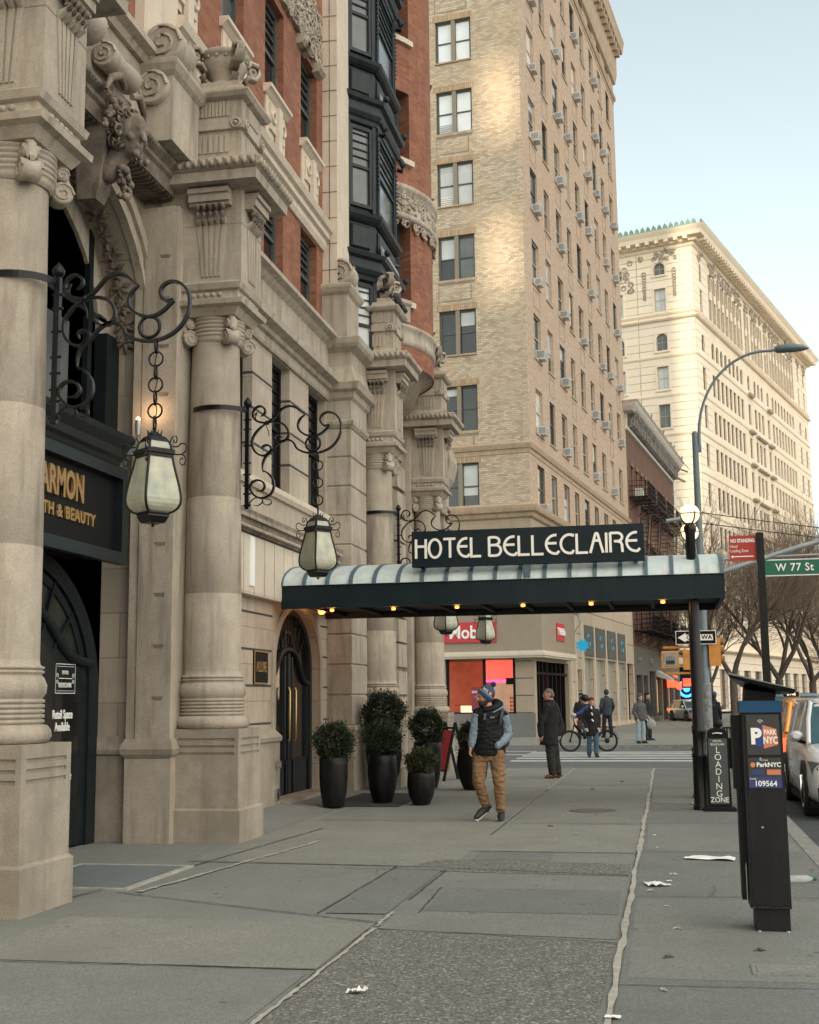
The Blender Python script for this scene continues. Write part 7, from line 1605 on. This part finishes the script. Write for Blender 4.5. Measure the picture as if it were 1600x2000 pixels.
# --- generic figures
def figure(label, x, y, turn, h, coat, trous, shoe=SHOEK, stride=.12, hem=.80, bulk=1., hat=None, hood=None, arms=None, group=None, scarf=False, mask=False, z=0., hair=True, lean=0., skin=True, haircol=None):
    k = h/1.75; L = []
    for s_ in (-1,1):
        st = stride*s_
        L.append(((s_*.085*k,0,.92*k),(s_*.095*k,-.5*st-.03,.50*k),(s_*.09*k,-st*.9,.085*k),(s_*.11*k,-st*.9-.16,.04*k)))
    A_ = arms or [((-.165*k*bulk,0,1.375*k),(-.235*k*bulk,.03,1.13*k),(-.20*k*bulk,-.10,.90*k)),((.165*k*bulk,0,1.375*k),(.235*k*bulk,.03,1.13*k),(.20*k*bulk,-.10,.90*k))]
    T_ = [(0,0,.86*k,.15,.11),(0,0,1.1*k,.145,.11),(0,0,1.3*k,.165,.115),(0,lean,1.42*k,.16,.10),(0,lean,1.49*k,.07,.07)]
    P = person(label, (x,y,z), turn, dict(head=(0,lean-.03,1.635*k), hdir=(0,-1,-.06), neck=(0,lean,1.52*k), torso=T_, arms=A_, legs=L, palm=(0,-1,0), vox=.011), group)
    b = Bl(); b.stack([(0,0,hem*k-.02,.18*bulk,.14*bulk),(0,0,hem*k+.08,.19*bulk,.15*bulk),(0,0,1.1*k,.18*bulk,.145*bulk),(0,0,1.3*k,.185*bulk,.145*bulk),(0,lean,1.40*k,.150*bulk,.12*bulk),(0,lean,1.46*k,.10,.09),(0,lean,1.53*k,.07,.07)])
    for a in A_:
        s_, e, w = [V3(q) for q in a]; b.chain([(s_,.068*bulk),(e,.060*bulk),(w,.046)])
    b.done('jacket', coat, P, .013, 3, wr=.012, wz=12, wx=9)
    b = Bl(); legs_cloth(b, L, .10*k, .078*k, .072*k); b.done('trousers', trous, P, .013, 2, wr=.010, wz=12, wx=9); shoes(P, L, shoe, None, .042)
    hz = Vector((0,lean-.03,1.635*k))
    if hood is not None: b = Bl(); b.ell(hz+Vector((0,.02,.02)),(0,-1,0),.10,.115,.125); b.done('hood', hood, P, .010, 2)
    elif hat is not None: b = Bl(); b.ell(hz+Vector((0,.012,.065)),(0,-1,0),.092,.105,.085); b.done('hat', hat, P, .010, 2)
    if hair and hood is None: b = Bl(); b.ell(hz+Vector((0,.035,.02)),(0,-1,0),.088,.085,.10); b.ell(hz+Vector((0,.05,-.06)),(0,-1,0),.08,.05,.09); b.done('hair', haircol or BEARD, P, .011, 2)
    if scarf:
        for k_ in range(5):
            b = Bl(); b.chain([((-.045+k_*.005,-.16,1.50*k-k_*.09),.022),((-.03+k_*.008,-.175,1.45*k-k_*.09),.022)]); b.done('scarf', WHITEL if k_%2==0 else WOOL, P, .010, 1)
    if mask: b = Bl(); b.ell(hz+Vector((0,-.085,-.05)),(0,-1,0),.055,.035,.045); b.done('face_mask', mat('pale_blue_mask', (.45,.58,.62), .8), P, .009, 1)
    return P
w = figure('woman in a dark coat, striped scarf and maroon bobble hat on the crossing', -2.15, 36.7, YAW+R(4), 1.68, WOOL, DENIM, stride=.10, hem=.66, hat=HATR, scarf=True, z=-.12, bulk=.98)
b = Bl(); b.ell((.03,.0,1.68),(0,-1,0),.03,.03,.03); b.done('hat_bobble', HATR, w, .008, 1)
figure('hooded person in a navy jacket walking away beside the frosted bank windows', -2.35, 50.5, YAW+R(200), 1.88, NAVYJ, mat('black_trousers', (.012,.014,.018), .9), stride=.14, hem=.82, hood=NAVYJ, bulk=1.12)
g5 = figure('woman in a grey puffer jacket and light jeans carrying a pale bag', -.95, 44.2, YAW+R(30), 1.66, GREYJ, DENIML, stride=.05, hem=.84, hat=GREYJ, bulk=1.1)
figure('dark clothed person half hidden behind the woman with the pale bag', -.75, 47.0, YAW+R(60), 1.72, WOOL, CHAR, stride=.05, hem=.75, hat=WOOL)
figure('person in black with a pale blue face mask behind the cyclist, facing the camera', -3.05, 46.0, YAW, 1.72, WOOL, NAVYJ, shoe=SOLE, stride=.06, hem=.78, hat=WOOL, mask=True, z=.0, bulk=1.05)
figure('dark hunched person in a blue cap carrying bags near the litter bin', 1.45, 42.4, YAW+R(150), 1.70, WOOL, CHAR, stride=.2, hem=.8, hat=BLUEC, lean=-.1, z=.0)
b = Bl(); b.ell((0,0,.22),(0,1,0),.15,.07,.16); b.chain([((-.03,0,.34),.02),((-.02,0,.52),.012)]); o = b.done('plastic_bag', TEAL, None, .010, 2); o.location = (1.16,42.0,.55); tag(o, 'blue plastic bag carried by the hunched person near the litter bin', 'bag')
b = Bl(); b.ell((0,0,.2),(0,1,0),.16,.10,.14); o = b.done('dark_bag', METER, None, .012, 2); o.location = (1.55,41.95,.50); tag(o, 'dark bulky bag beside the blue plastic bag', 'bag')
b = Bl(); b.ell((0,0,.18),(0,1,0),.15,.06,.17); b.chain([((-.05,0,.30),.02),((-.12,0,.48),.010)]); b.chain([((.05,0,.30),.02),((-.10,0,.48),.010)]); o = b.done('tote_bag', mat('pale_canvas', (.33,.33,.31), .9), None, .009, 2); o.location = (-.57,43.95,.48); tag(o, 'pale tote bag hanging from the hand of the woman in the puffer jacket', 'bag')
# cyclist and cargo e-bike (seen from the side, heading left)
BK = thing('delivery_bicycle', 'dark electric delivery bicycle crossing the side street seen side on', 'bicycle', (-2.50,40.6,-.12), YAW-R(6), None, local=True)
def wheel(x, r=.34):
    m = MB(); m.torus((x,0,r),(0,1,0),r-.025,.028,36,8); o = m.build('tyre', RUBBER, BK)
    m = MB(); m.torus((x,0,r),(0,1,0),r-.058,.010,36,6); m.tube([(x,-.05,r),(x,.05,r)],.035 if x<0 else .075,14)
    for k in range(18): a = k*2*pi/18; m.bar((x,.02*(-1)**k,r),(x+(r-.06)*cos(a),0,r+(r-.06)*sin(a)),.004)
    m.build('rim_and_spokes', METER, o)
wheel(-.58); wheel(.58)
m = MB(); m.tube([(-.58,0,.34),(-.50,0,.62),(-.42,0,.92)],.022,8); m.tube([(-.44,0,.86),(-.05,0,.38),(.05,0,.34)],.036,8); m.tube([(-.42,0,.82),(.14,0,.72)],.022,8); m.tube([(.05,0,.34),(.17,0,.86)],.022,8)
for s_ in (-.05,.05): m.tube([(.05,s_*.6,.34),(.58,s_,.34)],.014,6); m.tube([(.14,s_*.4,.74),(.58,s_,.34)],.012,6)
m.tube([(-.44,0,.92),(-.46,-.0,1.06)],.018,6); m.tube([(-.40,-.30,1.06),(-.46,-.1,1.08),(-.46,.1,1.08),(-.40,.30,1.06)],.014,6); m.lathe(.05,0,[(.28,.05),(.40,.05)],10); m.build('bike_frame', IRON, BK)
b = Bl(); b.chain([((.08,0,.90),.045),((.26,0,.91),.07)]); b.done('saddle', BLACK, BK, .010, 1)
m = MB(); m.box(.30,.86,-.09,.09,.76,.79); m.tube([(.35,.06,.77),(.58,.06,.36)],.01,5); m.tube([(.80,.06,.77),(.62,.06,.36)],.01,5); m.loops([[(.58+ (.375)*cos(a),y_,.34+.375*sin(a)) for y_ in (-.04,.04)]+[(.58+(.383)*cos(a),y_,.34+.383*sin(a)) for y_ in (.04,-.04)] for a in [R(10+k*12) for k in range(13)]]); m.build('rear_rack', BLACK, BK)
m = MB(); m.box(-.30,-.02,-.16,.16,.72,1.0); m.build('front_bag', mat('brown_pannier', (.07,.03,.022), .8), BK)
LC = [((.17,-.09,.98),(-.15,-.14,.82),(.02,-.13,.42),(-.12,-.13,.36)),((.17,.09,.98),(-.10,.14,.70),(.12,.13,.30),(-.02,.13,.22))]
AC_ = [((-.02,-.18,1.40),(-.22,-.24,1.24),(-.40,-.28,1.16)),((-.02,.18,1.40),(-.22,.24,1.22),(-.40,.28,1.14))]
P8 = person('cyclist in a black helmet and blue sleeves riding behind the woman with the scarf', (-2.50,40.6,-.12), YAW-R(6), dict(head=(-.10,0,1.62),hdir=(-1,-.1,-.05),neck=(-.04,0,1.50),torso=[(.15,0,.92,.12,.15),(.10,0,1.1,.11,.15),(.04,0,1.3,.11,.17),(.0,0,1.42,.10,.16),(-.02,0,1.49,.06,.07)],arms=AC_,legs=LC,palm=(0,0,-1),vox=.011))
b = Bl(); b.stack([(.15,0,.90,.15,.18),(.11,0,1.1,.14,.18),(.05,0,1.3,.14,.20),(.0,0,1.43,.12,.17),(-.02,0,1.50,.08,.09)]); b.done('jacket', WOOL, P8, .013, 3)
b = Bl()
for a in AC_: s_, e, w_ = [V3(q) for q in a]; b.chain([(s_,.07),(e,.058),(w_,.048)])
b.done('sleeves', BLUEC, P8, .012, 2)
b = Bl()
for a in AC_: w_ = V3(a[2]); b.ell(w_+Vector((-.05,0,.0)),(-1,0,0),.07,.10,.06)
b.done('handlebar_mitts', mat('pale_grey_mitt', (.42,.43,.43), .8), P8, .012, 2)
b = Bl(); legs_cloth(b, LC, .10, .078, .062, False); b.done('trousers', DENIM, P8, .013, 2); shoes(P8, LC, SOLE, None, .04)
b = Bl(); b.ell((-.08,0,1.68),(-1,0,0),.115,.14,.125); b.ell((-.16,0,1.70),(-1,0,0),.10,.10,.05); b.done('helmet', IRON, P8, .010, 2)
# ================================================================== vehicles
def car(name, label, loc, rotz, body, paint, L=4.5, Wd=.93, roof=1.55, extras='', suv=True, group=None):
    t = thing(name, label, body, loc, rotz, group, local=True); h = L/2
    def sect(y, zl, zb, w, crown=.03): 
        hf = [(w*.90,zl),(w*.99,zl+.10),(w,zl+(zb-zl)*.45),(w*.975,zl+(zb-zl)*.8),(w*.92,zb-.02),(w*.80,zb+.005),(w*.4,zb+crown)]
        return [(-x,y,z) for x,z in hf][::1]+[(x,y,z) for x,z in hf[::-1]]
    bh_ = 1.0 if suv else .9
    st = [(-h,.42,.66,Wd*.80),(-h+.05,.32,.74,Wd*.90),(-h+.18,.25,.84*bh_/1.,Wd*.965),(-h+.5,.22,.93*bh_,Wd),(-h+1.1,.22,1.0*bh_,Wd),(-h+1.35,.22,1.02*bh_,Wd),(0,.22,1.03*bh_,Wd),(h-1.,.22,1.06*bh_,Wd),(h-.35,.24,1.06*bh_,Wd*.97),(h-.08,.32,1.0*bh_,Wd*.92),(h,.45,.9*bh_,Wd*.82)]
    m = MB(); m.loops([sect(*s_) for s_ in st], smooth=True); m.build('body', paint, t)
    zb = 1.0*bh_; wr = Wd*.72
    gst = [(-h+1.15,zb,zb+.02,Wd*.88,Wd*.80),(-h+1.95,zb,roof-.06,Wd*.90,wr),(-h+2.2,zb,roof-.02,Wd*.90,wr),(h-1.0,zb,roof-.02,Wd*.90,wr),(h-.45 if suv else h-.7,zb,roof-.08,Wd*.88,wr*.97),(h-.12,zb,zb+.03,Wd*.84,Wd*.76)]
    m = MB(); m.loops([[(-a,y,z0),(-b_*.5-a*.5,y,z0+(z1-z0)*.55),(-b_,y,z1),(b_,y,z1),(b_*.5+a*.5,y,z0+(z1-z0)*.55),(a,y,z0)] for y,z0,z1,a,b_ in gst]); m.build('windows', CARGL, t)
    m = MB(); rst = [(-h+1.88,roof-.09,wr*.96),(-h+2.0,roof-.045,wr*1.01),(-h+2.4,roof,wr*1.01),(h-1.1,roof,wr*1.01),(h-.5 if suv else h-.8,roof-.05,wr*.97),(h-.38 if suv else h-.6,roof-.10,wr*.94)]
    m.loops([[(-w,y,z-.05),(-w*.96,y,z-.01),(-w*.6,y,z+.025),(w*.6,y,z+.025),(w*.96,y,z-.01),(w,y,z-.05)] for y,z,w in rst], smooth=True); m.build('roof', paint, t)
    m = MB()
    for s_ in (-1,1):
        m.tube([(s_*Wd*.87,-h+1.15,zb+.01),(s_*(wr+Wd*.9)/2,-h+1.58,(zb+roof)/2+.02),(s_*wr,-h+1.95,roof-.06)],.035,8)
        m.tube([(s_*Wd*.905,.15,zb),(s_*(wr+.005),.12,roof-.04)],.03,6); m.tube([(s_*Wd*.90,h-1.1,zb),(s_*wr,h-1.15,roof-.04)],.04,6); m.tube([(s_*Wd*.83,h-.14,zb+.02),(s_*wr*.96,h-.45 if suv else h-.7,roof-.07)],.05,6)
        m.tube([(s_*wr,-h+2.0,roof-.04),(s_*wr,h-.6,roof-.04)],.025,6)
    m.build('pillars', paint, t)
    for s_ in (-1,1):
        mr = MB(); mr.loops([[(s_*(Wd+.02+.10*cos(a)*k),-h+1.42+yy,zb+.12+.075*sin(a)*k) for a in [i*pi/5 for i in range(10)]] for yy,k in ((-.07,.55),(-.03,1),(.05,1.02),(.06,.9))], smooth=True); mo = mr.build('door_mirror', paint, t)
        mr = MB(); mr.bar((s_*Wd*.88,-h+1.45,zb+.0),(s_*(Wd+.0),-h+1.42,zb+.06),.05); mr.build('mirror_arm', BLACK, mo)
        hl = MB(); hl.loops([[(s_*x,y,z) for x,y,z in ((Wd*.52,-h+.02-d,.74),(Wd*.93,-h+.17-d,.80),(Wd*.985,-h+.40,.80),(Wd*.95,-h+.20-d,.62),(Wd*.80,-h+.06-d,.52),(Wd*.60,-h+.03-d,.60))] for d in (0,.035)]); hl.build('headlight', HEADL, t)
        hl = MB(); 
        for k in range(3): hl.sphere((s_*(Wd*(.68+.09*k)),-h+.03+.03*k,.70),.035,8,6)
        hl.build('headlight_lens', CHROME, t)
        tl = MB(); tl.box(min(s_*Wd*.70,s_*Wd*.95),max(s_*Wd*.70,s_*Wd*.95),h-.10,h+.00,.72,.92); tl.build('tail_light', REDT, t)
    m = MB(); m.box(-Wd*.45,Wd*.45,-h-.01,-h+.05,.50,.68); m.box(-Wd*.75,Wd*.75,-h+.0,-h+.08,.24,.40)
    for s_ in (-1,1): m.loops([[(s_*x,-h+d,z) for x,z in ((Wd*.72,.55),(Wd*.90,.44),(Wd*.88,.28),(Wd*.78,.28))] for d in (-.02+.03,.2)])
    m.build('grille', BLACK, t)
    for s_ in (-1,1):
        for y in (-h+.88, h-.92):
            m = MB(); m.tube([(s_*(Wd-.24),y,.35),(s_*(Wd+.01),y,.35)],.35,28,smooth=False); m.torus((s_*(Wd-.02),y,.35),(1,0,0),.30,.05,28,8); wh_ = m.build('wheel', RUBBER, t)
            m = MB(); m.torus((s_*(Wd+.02),y,.35),(1,0,0),.235,.014,24,6)
            for k in range(5): a = k*2*pi/5; m.bar((s_*(Wd+.025),y,.35),(s_*(Wd+.02),y+.23*cos(a),.35+.23*sin(a)),.05,.02)
            m.build('alloy_rim', CHROME, wh_)
            m = MB(); L_ = [[(s_*(Wd+dx),y+r_*cos(a),.35+r_*sin(a)) for r_,dx in ((.36,.012),(.44,.015),(.44,-.05),(.36,-.05))] for a in [pi*i/14 for i in range(15)]]; m.loops(L_); m.build('wheel_arch', METER, t)
    m = MB(); m.box(-Wd*.97,Wd*.97,-h+.3,h-.3,.16,.24); m.build('underbody', BLACK, t)
    m = MB(); m.box(-.26,.26,h-.01,h+.015,.62,.74); m.build('number_plate', WHITEL, t)
    return t
car('parked_suv', 'silver grey SUV parked at the kerb facing the camera, cut off by the right edge', (2.84,20.75,-.13), 0, 'car', CARW, 4.6, .95, 1.66)
tx = car('taxi', 'yellow taxi with a lit roof sign behind the silver SUV, seen from the rear', (2.95,27.15,-.13), pi, 'taxi', TAXI, 4.5, .93, 1.64)
m = MB(); m.box(.28,.62,-.10,.0,1.68,1.80); m.bar((.62,-.05,1.66),(.28,-.05,1.66),.03); m.build('roof_sign', STEEL, tx)
m = MB(); m.box(.30,.60,.0,.012,1.69,1.79); sf_ = m.build('sign_light', BLACK, tx); text('6Y46', .085, GLOBE, sf_, Matrix.Translation((.45,.016,1.74)) @ Matrix.Rotation(pi,4,'Z') @ Matrix.Rotation(pi/2,4,'X'), ext=.002, bold=.001)
car('parked_car', 'white car parked far down the side of the shops, seen between the posts', (1.5,84,-.1), R(20), 'car', CARW, 4.4, .9, 1.45, suv=False)
car('parked_van', 'dark blue vehicle behind the yellow taxi', (3.6,37.5,-.13), 0, 'car', mat('teal_van_paint', (.03,.09,.12), .3, coat=.5), 4.9, .95, 1.75)
car('moving_car', 'dark car far along the avenue beside the trees', (7.5,58,-.13), 0, 'car', mat('dark_car_paint', (.03,.03,.035), .3, coat=.5), 4.5, .92, 1.5, suv=False)
car('moving_car', 'grey car farthest along the avenue at the right edge', (10.5,75,-.13), 0, 'car', STEEL, 4.5, .92, 1.6)
stone_head()
# ================================================================== separate pieces that stand apart become parts of their own
def split_parts(names, gap=.12):
    for o in [o for o in COL.objects if o.type == 'MESH' and o.name.split('.')[0] in names]:
        me = o.data; nv = len(me.vertices); par = list(range(nv))
        def find(a):
            while par[a] != a: par[a] = par[par[a]]; a = par[a]
            return a
        for e in me.edges:
            a, b = find(e.vertices[0]), find(e.vertices[1])
            if a != b: par[a] = b
        isl = {}
        for v in me.vertices:
            r = find(v.index); c = v.co; bb = isl.get(r)
            if bb is None: isl[r] = [c.x,c.y,c.z,c.x,c.y,c.z]
            else: bb[0]=min(bb[0],c.x); bb[1]=min(bb[1],c.y); bb[2]=min(bb[2],c.z); bb[3]=max(bb[3],c.x); bb[4]=max(bb[4],c.y); bb[5]=max(bb[5],c.z)
        keys = list(isl); grp = {k: k for k in keys}
        def gf(a):
            while grp[a] != a: a = grp[a]
            return a
        for i, a in enumerate(keys):
            A_ = isl[a]
            for b in keys[i+1:]:
                B_ = isl[b]
                if all(A_[k] <= B_[k+3]+gap and B_[k] <= A_[k+3]+gap for k in range(3)):
                    x, y = gf(a), gf(b)
                    if x != y: grp[x] = y
        roots = {}
        for k in keys: roots.setdefault(gf(k), set()).add(k)
        if len(roots) < 2 or len(roots) > 60: continue
        cl = {}
        for r, ks in roots.items():
            for k in ks: cl[k] = r
        for r in list(roots):
            bm = bmesh.new(); bm.from_mesh(me); bm.verts.ensure_lookup_table()
            bmesh.ops.delete(bm, geom=[v for v in bm.verts if cl[find(v.index)] != r], context='VERTS')
            m2 = bpy.data.meshes.new(o.name.split('.')[0]); bm.to_mesh(m2); bm.free(); m2.materials.append(me.materials[0])
            n = o.copy(); n.data = m2; COL.objects.link(n); n.name = o.name.split('.')[0]
            if r == list(roots)[-1]:
                for ch in list(o.children): ch.parent = n
        bpy.data.objects.remove(o)
split_parts({'wall_base','attic_volutes','oriel_cornice','rusticated_wall','oriel_pilasters','cornice_ends','belt_course','belt_courses','entablature','side_bay_piers','attic_band','bank_piers','shop_cornice','shop_mullions','interior_lights','shop_lights','oriel_flashing','shop_display','fascia_band','front_labels','shop_screen','red_shop_lamps','arch_heads','window_arch_reveal','blue_logo','door_frame','carved_hair_and_garland','side_bay_glass','canopy_post','building_core','front_wall','street_wall','shop_glass','lock_studs','mast_arm','front_wall','soldier_lintels','cornice_blocks','egg_and_dart','wall_joints','shop_awning'})
split_parts({'carved_ornament'}, .45)
